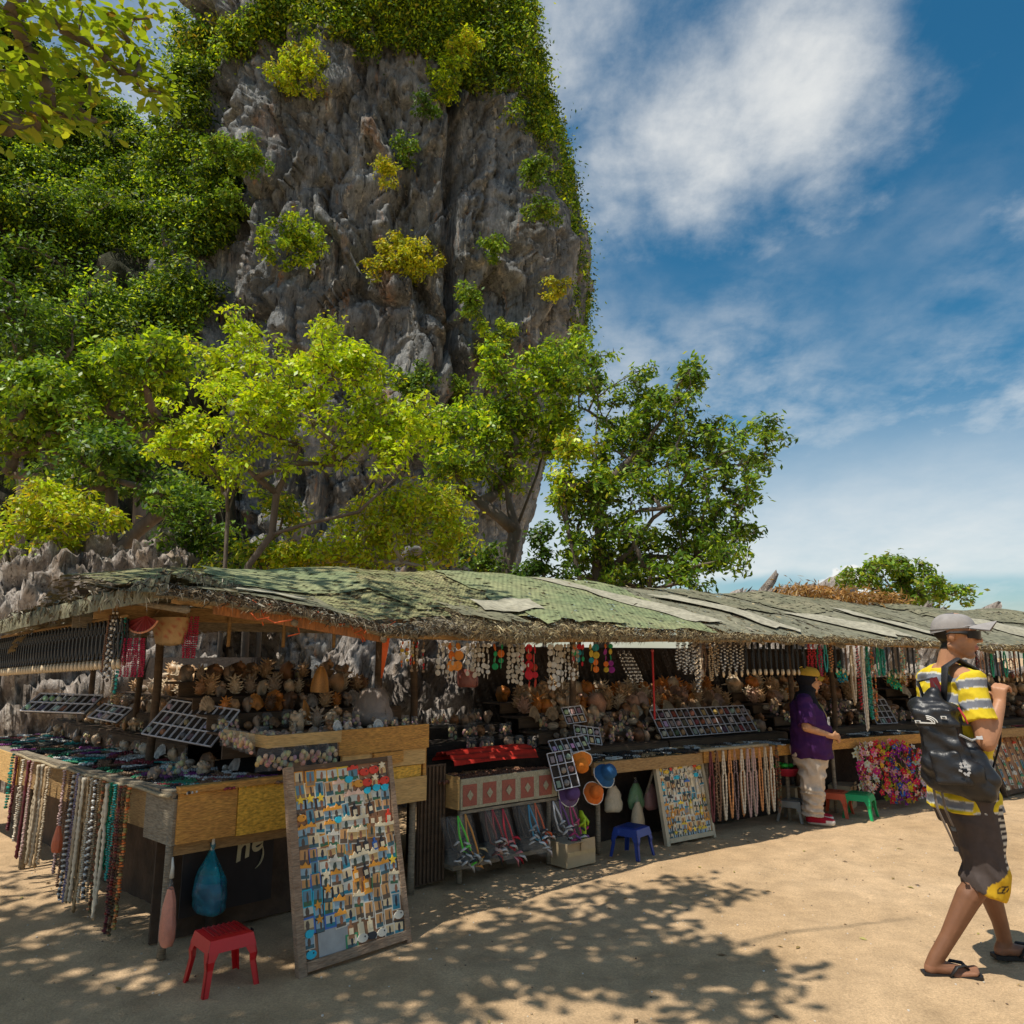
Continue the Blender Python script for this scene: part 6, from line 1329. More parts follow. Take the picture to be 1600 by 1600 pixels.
mb.tube([(0,0,.11),(.012,0,.06),(.02,0,0),(.012,0,-.06),(0,0,-.11)],[.02,.042,.034,.044,.025],10,0,(.42,.58,.02),flat=.35); mb.build('sole',M['paint'],r,True); mb=MB(); mb.tube([(-.035,-.012,.0),(-.01,-.045,.03),(.02,-.018,.07)],.010,6,0,(.36,.52,.02)); mb.tube([(.055,-.012,.0),(.035,-.045,.03),(.02,-.018,.07)],.010,6,0,(.36,.52,.02)); mb.build('strap',M['paint'],r,True)
def red_heap():
    s0,s1=sx(FR,690,.42,.80),sx(FR,832,.42,.80); p=FR.pt(s0,.42,.76); r=empty('red_cloth',p,'folded bright red cloth heaped behind the tray of brown strands','cloth'); mb=MB(); P=Vector(p)
    mb.grid(lambda u,v:Vector(FR.pt(s0+(s1-s0)*u,.30+.30*v,.745+.10*math.sin(math.pi*v)**.6*(.85+.2*noise.noise((u*4,v*3,1)))+.010*math.sin(v*34+u*3)))-P,30,26,0,None,lambda u,v:(.62-.25*(math.sin(v*34+u*3)<-.4),.03,.015)); o=mb.build('cloth_fold',M['fabric'],r,True)
red_heap()
for i in range(14):
    s=1.98+.062*i; item('strand_bundle',CO[i%3],FR.pt(s,.15+.06*(i%4),.662),(0,0,FR.ang(s)+random.Random(i).uniform(-.6,.6)),(1.3,1.5,1.6),[(.17,.07,.04),(.25,.11,.06),(.12,.05,.03),(.30,.14,.06)][i%4],f'brown bead strands, {ORD[i]} from left lying in the patterned cloth tray','necklace','brown strands in the patterned cloth tray')
# -- boxes, bowl, basket
def carton(label,px,py,w,d,h,rz,c=(1,1,1),dd=.25):
    p=onz(px,py); r=empty('carton',p,label,'box',None,rz); mb=MB(); mb.box((0,0,h/2),(w,d,h)); mb.build('box',M['card'],r); mb=MB(); mb.box((-w*.25,-d*.62,h+.005),(w*.48,.004,d*.5),Matrix.Rotation(R(70),3,'X')); mb.box((w*.2,-d*.55,h-.02),(w*.5,.004,.08)); mb.build('flap',M['card'],r); mb=MB(); mb.box((0,-d/2-.002,h*.55),(w*.99,.002,.03),None,0,(.5,.38,.2)); mb.build('tape',M['paint'],r)
carton('cardboard box on the sand below the lime green sandal',893,1348,.30,.22,.17,.70); carton('pale carton under the counter left of the woman',1222,1262,.22,.2,.12,.95); carton('carton stacked behind the small grey stool',1232,1268,.28,.22,.26,1.0); carton('low carton on the sand between garlands and the long counter stall',1318,1262,.3,.22,.24,1.0)
s,z=FR.hit(1232,1212,.05); r=empty('washing_bowl',FR.pt(s,.08,z),'red plastic bowl holding green things on a box under the counter','bowl'); mb=MB(); mb.lathe([(0,0),(.09,.0),(.13,.07),(.135,.075),(.125,.07),(.085,.01),(0,.01)],18,None,0,(.45,.03,.06)); mb.build('bowl',M['paint'],r,True)
mb=MB(); rg=random.Random(3)
for k in range(9): mb.ball((rg.uniform(-.07,.07),rg.uniform(-.07,.07),.075+rg.random()*.03),.032,0,(.05,.5,.06) if k%3 else (.3,.6,.1),7,5,(1.3,1,.7))
mb.build('greens',M['paint'],r,True)
# -- flower garlands at stall D
FC=[(.70,.02,.05),(.65,.03,.22),(.35,.02,.30),(.75,.50,.02),(.78,.35,.40),(.72,.10,.02),(.05,.12,.45),(.30,.50,.03),(.75,.68,.6),(.65,.02,.10)]
def garland(label,px,py0,py1,pal,seed,d=-.10,w=.05,n=30):
    s,z0=FR.hit(px,py0,d); _,z1=FR.hit(px,py1,d); p=FR.pt(s,d,z1); r=empty('flower_garland',p,label,'garland','flower garlands on the garland stall',FR.ang(s)); rg=random.Random(seed); mb=MB(); L=z0-z1
    st=MB(); st.tube([(0,0,0),(w*.2,0,L*.5),(0,0,L)],.003,4,0,(.1,.2,.05)); st.build('string',M['paint'],r)
    for k in range(n):
        c=Vector((rg.uniform(-w,w),rg.uniform(-.05,.02),L*(k+.5)/n)); nr=Vector((rg.uniform(-.7,.7),-1,rg.uniform(-.5,.8))).normalized(); u=nr.orthogonal().normalized(); v=nr.cross(u); cl=rg.choice(pal); cl=tuple(x*rg.uniform(.75,1.15) for x in cl); q=rg.uniform(.026,.040)
        for j in range(5):
            a=j*1.2566+rg.uniform(0,.4); e=u*math.cos(a)+v*math.sin(a); f=u*math.cos(a+.62)+v*math.sin(a+.62); g=u*math.cos(a-.62)+v*math.sin(a-.62)
            mb.add([c,c+g*q*.7+nr*.006,c+e*q*1.15+nr*.012,c+f*q*.7+nr*.006],[(0,1,2,3)],0,cl)
        mb.ball(c+nr*.008,q*.22,0,(.75,.55,.05),5,3)
    o=mb.build('blossoms',M['petal'],r); o['kind']='stuff'
for i,(px,a,b,pal,lb) in enumerate(((1341,1165,1236,[FC[8],FC[1],FC[4]],'white and pink flower garland, leftmost of the garlands'),(1350,1160,1246,[FC[0],FC[8],FC[4],FC[8]],'red and white flower garland right of the leftmost one'),(1358,1164,1232,[FC[4],FC[1],FC[8]],'pink flower garland left of the big red garlands'),(1372,1158,1240,[FC[0],FC[9],FC[3],FC[4]],'red flower garland with yellow blossoms in the middle'),(1383,1156,1252,[FC[0],FC[2],FC[7],FC[4]],'red and purple flower garland with lime blossoms'),(1394,1158,1256,[FC[1],FC[2],FC[3],FC[6]],'magenta flower garland with blue blossoms low down'),(1405,1158,1256,[FC[2],FC[0],FC[3],FC[4]],'purple and red flower garland beside the magenta one'),(1416,1160,1252,[FC[3],FC[0],FC[6],FC[9]],'yellow and red flower garland close to the backpack'),(1427,1165,1250,[FC[0],FC[9],FC[8]],'deep red flower garland partly behind the backpack'),(1438,1168,1246,[FC[4],FC[8],FC[5]],'pale pink and orange garland mostly behind the backpack'))): garland(lb,px,a,b,pal,i,-.09-.02*(i%2),.055,34)
# cloth hung behind garlands and above them a cluster of white flowers
for i,(px,py,pal,lb) in enumerate(((1408,1052,[(.7,.62,.5),(.6,.45,.3)],'cream shell flower cluster hanging under the far eave'),(1312,1048,[(.02,.30,.32),(.03,.4,.3)],'teal flower cluster hanging right of the woman'),(1392,1060,[(.02,.40,.20)],'small green cluster hanging left of the cream one'))): garland(lb,px,py-14,py+16,pal,50+i,-.12,.06,16)
# red pole, spotted stick under the eave
s=sx(FR,1022,.2,1.5); q=empty('red_pole',FR.pt(s,.2,1.30),'thin red pole standing among the shells of the long counter','pole'); mb=MB(); mb.tube([(0,0,-.3),(0,0,.30)],.009,6,0,(.55,.02,.02)); mb.build('shaft',M['paint'],q); mb=MB(); mb.ball((0,0,.31),.016,0,(.6,.1,.1),8,5); mb.build('knob',M['paint'],q)
for i in range(5):
    s=sx(FR,972+4.5*i,.1,1.5); item('bead_necklace',ST_['dot',.30],FR.pt(s,.12+.015*i,1.60),(0,-.55,FR.ang(s)),(1,1,1.05),NC['white'],f'spotted strand slanting under the eave, {ORD[i]} from left above the tan spiny shells','necklace','slanting spotted strands')
# dry brush pile on the far roof
V,F,C=leaves([tuple(Vector(RF(sx(FR,px,1.4,2.3),.98))+Vector((0,0,.10+.04*(px%3)))) for px in range(1245,1420,6)],[(.22,.2,.13)]*len(range(1245,1420,6)),70,.09,[((.42,.22,.06),4),((.30,.15,.05),3),((.52,.33,.12),2)],9,asp=.22,up=.1)
bp=link('dry_brush_pile',np_mesh('dry_brush_pile',V,F,M['leaf_far'],C)); tag(bp,'rust brown dry brush lying along the far roof ridge','brush',kind='stuff')

# fallen leaves, shell grit and pebbles on the sand
def litter():
    rg=np.random.RandomState(31); mb=MB(); r2=random.Random(4)
    for _ in range(1500):
        x,y=rg.uniform(-3.6,6.5),rg.uniform(2.6,8.6); z=float(np.interp(0,[0,1],[0,0]))
        h=GT.ray_cast(Vector((x,y,1)),Vector((0,0,-1)))[0]
        if h is None: continue
        if r2.random()<.13:
            a=rg.uniform(0,6.28); L=rg.uniform(.008,.028); w=L*.4; d=Vector((math.cos(a),math.sin(a),0)); s=Vector((-d.y,d.x,0)); c=[(.20,.11,.04),(.30,.20,.07),(.12,.07,.03),(.35,.30,.08)][rg.randint(4)]; z=Vector((0,0,1))
            mb.add([h+z*.003-d*L,h+s*w+z*rg.uniform(.003,.012),h+d*L+z*.004,h-s*w+z*rg.uniform(.003,.012)],[(0,1,2,3)],0,c)
        else: k=rg.uniform(.0025,.007); mb.ball(h+Vector((0,0,k*.3)),k,0,[(.35,.25,.15),(.55,.47,.36),(.16,.11,.07),(.62,.57,.5)][rg.randint(4)],5,3,(1,1.3,.6))
    o=mb.build('ground_litter',M['paint']); o['kind']='stuff'; o['label']='scattered dead leaves and pebbles on the trodden sand'
me=GROUND.data; GT=BVHTree.FromPolygons([v.co for v in me.vertices],[tuple(p.vertices) for p in me.polygons])
litter()
# ---------------------------------------------------------------- people
M['skin']=mat('skin',rough=.5,var=.12,scale=22,bump=.12,attr=True,bscale=140,bdist=.002,spec=.35)
M['cloth']=mat('cloth',rough=.85,var=.14,scale=30,bump=.35,attr=True,bscale=260,bdist=.002,spec=.2)
M['nylon']=mat('black_nylon',(.013,.013,.015),.42,.35,9,.35,bscale=60,bdist=.006,spec=.5)
M['webbing']=mat('webbing',(.02,.02,.022),.6,.3,60,.3); M['lens']=mat('dark_lens',(.006,.005,.006),.2,.1,5,0,spec=.3)
M['rubber']=mat('black_rubber',(.016,.015,.015),.55,.2,20,.1); M['hair']=mat('hair',(.018,.012,.008),.6,.4,120,.5)
def cap(mb,p0,r0,p1,r1,n=12,col=None,sq=None):
    p0,p1=Vector(p0),Vector(p1); d=(p1-p0); L=d.length; d=d.normalized(); P=[];Rr=[]
    for a in (-88,-60,-30,0): P.append(p0+d*r0*math.sin(R(a))); Rr.append(r0*math.cos(R(a)))
    for a in (0,30,60,88): P.append(p1+d*r1*math.sin(R(a))); Rr.append(r1*math.cos(R(a)))
    mb.tube(P,Rr,n,0,col)
def rings(mb,T,n=20,M4=None):
    V=[];F=[]
    for cx,cy,z,rx,ry in T:
        for j in range(n): a=6.28319*j/n; V.append(Vector((cx+math.cos(a)*rx,cy+math.sin(a)*ry,z)))
    if M4 is not None: V=[M4@v for v in V]
    for i in range(len(T)-1):
        for j in range(n): F.append((i*n+j,i*n+(j+1)%n,(i+1)*n+(j+1)%n,(i+1)*n+j))
    F.append(tuple(range(n-1,-1,-1))); F.append(tuple((len(T)-1)*n+j for j in range(n))); mb.add(V,F)
def fuse(name,mb,voxel,it,matl,parent,colfn,disp=None,fac=.5):
    o=mb.build('tmp',matl); bm=bmesh.new(); bm.from_mesh(o.data); bmesh.ops.recalc_face_normals(bm,faces=bm.faces); bm.to_mesh(o.data); bm.free()
    r=o.modifiers.new('r','REMESH'); r.mode='VOXEL'; r.voxel_size=voxel; r.use_smooth_shade=True
    if it: s=o.modifiers.new('s','SMOOTH'); s.iterations=it; s.factor=fac
    dg=bpy.context.evaluated_depsgraph_get(); me=bpy.data.meshes.new_from_object(o.evaluated_get(dg)); bpy.data.objects.remove(o)
    me.name=name
    n=len(me.vertices); co=np.empty(n*3,np.float32); me.vertices.foreach_get('co',co); co=co.reshape(-1,3)
    nr=np.empty(n*3,np.float32); me.vertices.foreach_get('normal',nr); nr=nr.reshape(-1,3)
    if disp is not None:
        k=np.array([disp(Vector(c)) for c in co]); co=co+nr*k[:,None]; me.vertices.foreach_set('co',co.astype(np.float32).ravel())
    for a in list(me.color_attributes): me.color_attributes.remove(a)
    ca=me.color_attributes.new('Col','FLOAT_COLOR','POINT')
    C=np.array([(*colfn(*c),1) for c in co],dtype=np.float32); ca.data.foreach_set('color',C.ravel())
    me.materials.clear(); me.materials.append(matl); me.polygons.foreach_set('use_smooth',[True]*len(me.polygons)); me.update()
    return link(name,me,parent)
def add_head(mb,H,s=1.0,female=False):
    """H: 4x4 taking head space (x to the face, z up, origin mid head) to figure space"""
    def b(c,r,sq=(1,1,1)): 
        k=len(mb.v); mb.ball(c,r,0,None,14,10,sq); 
        for i in range(k,len(mb.v)): mb.v[i]=tuple(H@(Vector(mb.v[i])*s))
    def c(p0,r0,p1,r1):
        k=len(mb.v); cap(mb,p0,r0,p1,r1,10)
        for i in range(k,len(mb.v)): mb.v[i]=tuple(H@(Vector(mb.v[i])*s))
    b((-.008,0,.035),.098,(1.04,.82,.92)); b((.028,0,-.03),.078,(.92,.84,1.12)); b((.066,0,-.098),.026,(1,1.2,.9))
    for q in (-1,1):
        c((-.02,q*.052,-.055),.022,(.058,q*.016,-.098),.022); b((.068,q*.042,-.012),.024,(.8,1,.8)); c((.088,q*.012,.036),.011,(.07,q*.055,.034),.012)
        b((-.012,q*.080,-.002),.030,(.62,.28,1.1)); b((-.018,q*.084,-.004),.02,(.6,.35,1)); b((.108,q*.010,-.026),.009)
        b((.083,q*.033,.016),.011)
    c((.097,0,.026),.009,(.119,0,-.020),.0125); b((.100,0,-.056),.013,(.75,1.75,.5)); b((.097,0,-.068),.013,(.75,1.5,.55))
    c((-.02,0,-.07),.056 if not female else .048,(-.045,0,-.20),.060 if not female else .05)
def fist(mb,W_,D,U,S,s=1.0,curl=1.0):
    """palm from the wrist W_ along D; U = side the thumb sits on; S = palm facing (fingers curl this way)"""
    W_,D,U,S=Vector(W_),Vector(D).normalized(),Vector(U).normalized(),Vector(S).normalized()
    for k in (-1.3,-.45,.4,1.2): cap(mb,W_+U*k*.012*s,.014*s,W_+D*.075*s+U*k*.019*s,.0125*s,8)
    for k,l in ((-1.5,.8),(-.5,.95),(.5,1.0),(1.5,.9)):
        a=W_+D*.080*s+U*k*.0195*s; b=a+(D*.55+S*.75*curl).normalized()*.036*s*l; c=b+(S*.9*curl-D*.35*curl+D*(1-curl)*.8).normalized()*.027*s*l; d=c+(-D*.8*curl+D*(1-curl)*.8+S*.2*curl).normalized()*.020*s*l
        cap(mb,a,.0098*s,b,.0092*s,8); cap(mb,b,.0092*s,c,.0085*s,8); cap(mb,c,.0085*s,d,.0078*s,8)
    a=W_+D*.028*s+U*.026*s; b=a+(D*.6+U*.75+S*.3).normalized()*.034*s; c=b+(D*.6-U*.15+S*.75).normalized()*.030*s
    cap(mb,a,.013*s,b,.0105*s,8); cap(mb,b,.0105*s,c,.009*s,8)
def man():
    O=Vector((2.36,4.22,0)); r=empty('person',O,'man in grey cap, yellow striped shirt and dark board shorts walking with black backpack','person')
    L=lambda p: Vector(p)-O
    heR,toR=L(onz(1446,1526)),L(onz(1530,1531)); heL,toL=L(onz(1556,1498)),L(onz(1640,1500))
    def foot_axis(h,t): return (t-h).normalized()
    aR,aL=heR+foot_axis(heR,toR)*.055+Vector((0,0,.085)),heL+foot_axis(heL,toL)*.055+Vector((0,0,.085))
    hipR,hipL=Vector((.0,-.095,.90)),Vector((.01,.095,.90)); knR=Vector((.02,-.11,.50)); knL=Vector((.13,.10,.49))
    shR,shL=Vector((-.01,-.185,1.425)),Vector((-.01,.185,1.425)); elR=Vector((.0,-.255,1.135)); wrR=Vector((.115,-.205,1.315)); elL=Vector((.02,.25,1.14)); wrL=Vector((.17,.20,.95))
    H=Matrix.Translation((.045,-.0,1.665))@Matrix.Rotation(R(-33),4,'Z')@Matrix.Rotation(R(3),4,'Y')
    mb=MB(); add_head(mb,H)
    rings(mb,[(0,0,.82,.09,.14),(0,0,.92,.12,.165),(0,0,1.05,.105,.145),(0,0,1.2,.115,.165),(-.01,0,1.34,.115,.18),(-.02,0,1.44,.08,.15),(-.02,0,1.49,.05,.07)])
    cap(mb,(-.02,-.06,1.47),.055,shR,.062); cap(mb,(-.02,.06,1.47),.055,shL,.062)
    cap(mb,shR,.058,elR,.046); cap(mb,shR.lerp(elR,.35),.054,shR.lerp(elR,.65),.051); cap(mb,elR,.045,elR.lerp(wrR,.35),.046); cap(mb,elR.lerp(wrR,.35),.046,wrR,.029)
    cap(mb,shL,.058,elL,.045); cap(mb,elL,.044,wrL,.028)
    fist(mb,wrR,(.10,.02,.99),(-.45,-.86,.1) if False else (-.6,.75,.15),(.86,.45,-.1)); fist(mb,wrL,(.4,-.1,-.9),(.8,.3,.3),(.1,-.95,.1),1.0,.6)
    for hp,kn,an,h,t in ((hipR,knR,aR,heR,toR),(hipL,knL,aL,heL,toL)):
        cap(mb,hp,.088,kn,.058); cap(mb,kn,.057,kn.lerp(an,.3)+Vector((-.018,0,0)),.060); cap(mb,kn.lerp(an,.3)+Vector((-.018,0,0)),.059,kn.lerp(an,.75),.040); cap(mb,kn.lerp(an,.75),.040,an,.036)
        f=(t-h).normalized(); s=Vector((-f.y,f.x,0)); g=Vector((0,0,.022))
        cap(mb,h+f*.03+g+Vector((0,0,.018)),.034,an,.036); cap(mb,h+f*.05+g+Vector((0,0,.03)),.036,h+f*.17+g+Vector((0,0,.008)),.030)
        for k,l,rr in ((-1.35,.222,.0125),(-.62,.235,.012),(.05,.240,.0125),(.62,.243,.0135),(1.3,.242,.018)):
            q=k*(1 if hp.y<0 else -1); cap(mb,h+f*.13+s*q*.020+g,.018,h+f*l+s*q*.024+Vector((0,0,.034 if rr<.015 else .038)),rr,8)
    Hi=H.inverted()
    def skin(x,y,z):
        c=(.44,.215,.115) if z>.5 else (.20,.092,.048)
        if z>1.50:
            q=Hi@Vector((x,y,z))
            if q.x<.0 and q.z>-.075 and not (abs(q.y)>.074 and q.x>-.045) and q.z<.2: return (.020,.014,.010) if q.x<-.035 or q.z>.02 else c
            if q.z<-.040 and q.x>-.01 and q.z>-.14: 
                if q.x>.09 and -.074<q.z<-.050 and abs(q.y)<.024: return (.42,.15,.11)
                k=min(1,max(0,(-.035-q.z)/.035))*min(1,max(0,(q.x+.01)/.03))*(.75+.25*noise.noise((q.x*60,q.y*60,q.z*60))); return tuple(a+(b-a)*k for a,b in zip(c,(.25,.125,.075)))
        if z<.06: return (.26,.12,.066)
        return c
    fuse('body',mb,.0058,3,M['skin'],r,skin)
    # shirt
    mb=MB()
    rings(mb,[(.0,0,.775,.172,.215),(.0,0,.86,.160,.205),(.0,0,1.0,.146,.190),(.0,0,1.18,.142,.196),(-.01,0,1.32,.138,.208),(-.015,0,1.40,.12,.195),(-.02,0,1.455,.085,.14),(-.022,0,1.495,.066,.080)])
    mb.tube([(-.015,-.06,1.44),tuple(shR+Vector((0,0,.0))),tuple(shR.lerp(elR,.42)),tuple(shR.lerp(elR,.66))],[.085,.079,.078,.082],14); mb.tube([(-.015,.06,1.44),tuple(shL),tuple(shL.lerp(elL,.42)),tuple(shL.lerp(elL,.66))],[.085,.079,.078,.082],14)
    YE=(.68,.50,.025); GY=(.19,.20,.23); WHT=(.62,.60,.52)
    ax=(elR-shR).normalized()
    def stripes(x,y,z):
        t=z+.10*x+.012*noise.noise((x*9,y*9,z*9))
        if abs(y)>.19: # sleeve: bands run round the arm
            q=Vector((x,abs(y)*(-1),z)); t=1.43-(q-shR).dot(ax)*1.0+.02
        p=((t*9.6)%1.0)
        return YE if p<.55 else WHT if p<.585 else GY if p<.93 else WHT
    fold=lambda c: .012*noise.noise((c.x*6+c.z*7,c.y*6,c.z*9-c.x*4))+.008*(1-abs(noise.noise((c.x*9+c.z*5,c.y*9,c.z*13)))*2.5)-.008
    fuse('shirt',mb,.0075,3,M['cloth'],r,stripes,fold)
    # shorts
    mb=MB(); rings(mb,[(0,0,.70,.115,.185),(0,0,.80,.140,.198),(0,0,.92,.135,.186),(0,0,.99,.118,.170)])
    for hp,kn,an,q in ((hipR,knR,aR,-1),(hipL,knL,aL,1)):
        e=kn+Vector((-.035,0,-.105)); mb.tube([tuple(hp+Vector((0,0,-.02))),tuple(hp.lerp(kn,.5)),tuple(kn),tuple(e)],[.120,.112,.104,.101],16)
    DK=(.078,.060,.054); YM=(.60,.36,.02)
    def shorts(x,y,z):
        if y<0: kx=interp(z,[(.38,aR.x*.24+knR.x*.76),(.50,knR.x),(.88,0)])
        else: kx=interp(z,[(.38,aL.x*.24+knL.x*.76),(.50,knL.x),(.88,0)])
        dx=x-kx; zz=z+.01*noise.noise((x*12,y*12,z*12))
        if zz<.50-.0+ .9*(dx-.03) and dx>-.03+.0:
            e=((dx-.045)/.030)**2+((zz-.435)/.018)**2
            if e<1 and (e>.55 or abs(dx-.045)<.006): return (.03,.025,.02)
            return YM
        if dx>.050 and zz<.86: return (.60,.54,.44) if (zz*36)%1<.48 else (.05,.04,.04)
        return DK
    fuse('shorts',mb,.0075,3,M['cloth'],r,shorts,lambda c:.012*noise.noise((c.x*7,c.y*7,c.z*6+c.x*5))+.008*(1-abs(noise.noise((c.x*10,c.y*10,c.z*8+c.x*9)))*2.5)-.006)
    # cap
    mb=MB(); HB=lambda v: tuple(H@Vector(v))
    mb.grid(lambda u,v:H@Vector((-.010+math.cos(u*6.2832)*.109*math.cos(v*1.5)**.62,math.sin(u*6.2832)*.091*math.cos(v*1.5)**.62,.040+.080*math.sin(v*1.5)+(-.020*math.cos(u*6.2832-math.pi) if v<.01 else 0)-.016*(1-v)*(1-math.cos(u*6.2832))*.5)),28,10,0,(.30,.275,.26))
    mb.build('cap_crown',M['cloth'],r,True)
    mb=MB(); f=lambda u,v,o: H@Vector((.072+.125*v*math.cos((u-.5)*1.5),(u-.5)*.172*(1-.10*v*v),.054+.030*v-.052*((u-.5)*2)**2*(.3+.7*v)+o))
    mb.grid(lambda u,v:f(u,v,.003),14,8,0,(.30,.275,.26)); mb.grid(lambda u,v:f(1-u,v,-.001),14,8,0,(.22,.20,.19)); mb.build('cap_brim',M['cloth'],r,True)
    mb=MB(); mb.ball(H@Vector((-.01,0,.121)),.006,0,(.28,.25,.24),8,5); mb.tube([H@Vector((-.010+.1095*math.cos(a),.0915*math.sin(a),.046-.010*(1-math.cos(a)))) for a in [R(x) for x in range(25,336,10)]],.0035,5,0,(.18,.165,.155)); mb.build('cap_band',M['cloth'],r,True)
    # sunglasses
    mb=MB(); g=lambda u,v,o: H@Vector((.118-.058*abs(u-.5)**2*4+o,(u-.5)*.160,.008+(v-.5)*(.050-.014*abs(u-.5)*2)-.010*(1-min(1,abs(u-.5)*8))*(v<.5)))
    mb.grid(lambda u,v:g(u,v,.004),20,4); mb.grid(lambda u,v:g(1-u,v,.0),20,4); mb.build('sunglass_lens',M['lens'],r,True)
    for q in (-1,1): mb=MB(); mb.tube([H@Vector((.062,q*.080,.014)),H@Vector((.03,q*.087,.016)),H@Vector((-.02,q*.091,.014)),H@Vector((-.04,q*.090,.002))],[.011,.007,.005,.004],6); mb.build('sunglass_temple',M['rubber'],r,True)
    # flip-flops
    for h,t in ((heR,toR),(heL,toL)):
        f=(t-h).normalized(); s=Vector((-f.y,f.x,0)); Lh=.275; mb=MB()
        out=[(0,.030),(.03,.038),(.10,.034),(.17,.044),(.23,.047),(.262,.036),(Lh,.012)]
        pts=[h-f*.012+f*a+s*w for a,w in out]+[h-f*.012+f*a-s*w for a,w in reversed(out)]; n=len(pts)
        mb.add([tuple(p+Vector((0,0,.004))) for p in pts]+[tuple(p+Vector((0,0,.024))) for p in pts],[tuple(range(n-1,-1,-1)),tuple(range(n,2*n))]+[(i,(i+1)%n,(i+1)%n+n,i+n) for i in range(n)]); mb.build('flip_flop_sole',M['rubber'],r)
        mb=MB()
        for q in (-1,1): mb.tube([h+f*.10+s*q*.046+Vector((0,0,.02)),h+f*.135+s*q*.043+Vector((0,0,.066)),h+f*.18+s*q*.020+Vector((0,0,.066)),h+f*.205+Vector((0,0,.040))],[.010,.014,.012,.007],7,flat=.45)
        mb.build('flip_flop_strap',M['rubber'],r,True)
    # backpack slung on the right shoulder: its own thing
    c=O+Vector((-.16,-.165,1.13)); b=empty('backpack',c,'black nylon backpack with white logo slung over the walking man\'s right shoulder','backpack'); o=Vector((-.60,-.80,0)); u=Vector((.80,-.60,0)); v=(Vector((0,0,1))-u*.20).normalized(); F=Matrix((u,-o,v)).transposed()*.88
    mb=MB(); mb.box((0,.01,-.03),(.27,.16,.44),None,taper=.72); mb.box((0,-.055,.03),(.21,.10,.30),None,taper=.9); cap(mb,(-.10,0,-.2),.085,(.11,0,-.23),.095); cap(mb,(-.07,0,.18),.07,(.07,0,.18),.065); cap(mb,(-.08,-.06,-.13),.07,(.09,-.06,-.15),.075); cap(mb,(0,.02,.1),.09,(.01,.04,.26),.05)
    mb.v=[tuple(F@Vector(p)) for p in mb.v]
    wr=lambda c: .014*noise.noise((c.x*9+c.z*6,c.y*9,c.z*15))+.009*noise.noise((c.x*22+c.z*12,c.y*22,c.z*18))
    fuse('pack_body',mb,.011,10,M['nylon'],b,lambda x,y,z:(1,1,1),wr)
    mb=MB(); cap(mb,(-.075,-.03,.17),.055,(.075,-.03,.18),.052); cap(mb,(-.085,-.075,.11),.035,(.085,-.075,.11),.035); mb.box((0,-.085,.15),(.20,.035,.09)); mb.v=[tuple(F@Vector(p)) for p in mb.v]; fuse('pack_lid',mb,.010,8,M['nylon'],b,lambda x,y,z:(1,1,1),wr)
    mb=MB(); cap(mb,(.155,-.0,-.19),.070,(.125,.0,-.02),.045); mb.v=[tuple(F@Vector(p)) for p in mb.v]; fuse('side_pocket',mb,.010,6,M['nylon'],b,lambda x,y,z:(1,1,1),wr)
    mb=MB(); mb.box((0,-.105,-.13),(.19,.06,.19),taper=.8); mb.v=[tuple(F@Vector(p)) for p in mb.v]; fuse('front_pocket',mb,.010,12,M['nylon'],b,lambda x,y,z:(1,1,1),wr)
    G=lambda p: F@Vector(p)
    S0=shR+O-c
    mb=MB(); mb.tube([G((.05,.06,.22)),S0+Vector((-.09,.055,.075)),S0+Vector((-.02,.065,.115)),S0+Vector((.075,.06,.06)),S0+Vector((.125,.02,-.06)),wrR+O-c+Vector((.03,.03,.04)),S0+Vector((.10,-.03,-.30)),G((.16,.06,-.20))],[.026,.034,.034,.032,.028,.022,.016,.012],8,flat=.28); mb.build('shoulder_strap',M['webbing'],b,True)
    mb=MB(); mb.tube([G((-.05,.07,.24)),G((-.06,.10,.34)),G((.02,.11,.36)),G((.05,.07,.25))],.009,6); mb.build('carry_loop',M['webbing'],b,True)
    mb=MB(); mb.add([G((-.02,.055,.20)),G((.085,.05,.17)),G((.05,.10,.37)),G((.01,.10,.36))],[(0,1,2,3)],0,(.10,.012,.014)); mb.add([G((-.02,.065,.20)),G((.085,.06,.17)),G((.05,.11,.37)),G((.01,.11,.36))],[(3,2,1,0)],0,(.10,.012,.014)); mb.build('back_panel',M['cloth'],b)
    for q,z1 in ((-.13,-.58),(-.09,-.47)): mb=MB(); mb.tube([G((q,-.02,-.26)),G((q-.01,-.03,-.38)),G((q+.02*(q<-.1),-.02,z1))],[.011,.011,.010],6,0,(.20,.16,.13),flat=.3); mb.box(G((q+.02*(q<-.1),-.02,z1-.012)),(.024,.012,.024),F,0,(.04,.04,.04)); mb.build('loose_strap',M['paint'],b)
    # white print: dome of three arcs with a bar beside it, buckles, red pull
    LG=MB()
    for k in range(3):
        rr=.050-.013*k; P=[G((-.035+rr*math.cos(a),-.124,.115+rr*.72*math.sin(a))) for a in [R(x) for x in range(0,92,10)]]; LG.tube(P,.0032,5,0,(.62,.60,.56))
    LG.box(G((-.040,-.124,.111)),(.085,.004,.008),F,0,(.62,.60,.56)); LG.build('logo',M['paint'],b)
    for x,z in ((-.085,.115),(.055,.145)): mb=MB(); mb.box(G((x,-.122,z)),(.030,.010,.016),F,0,(.62,.60,.56)); mb.box(G((x,-.128,z)),(.016,.004,.008),F,0,(.06,.06,.06)); mb.build('buckle',M['paint'],b)
    mb=MB(); 
    for k in range(9):
        a=k*.7; mb.box(G((.085+.028*math.cos(a)*(.6+.4*(k%2)),-.152,-.13+.030*math.sin(a))),(.016,.004,.012),F@Matrix.Rotation(a,3,'Y'),0,(.42,.41,.40))
    mb.build('pocket_print',M['paint'],b)
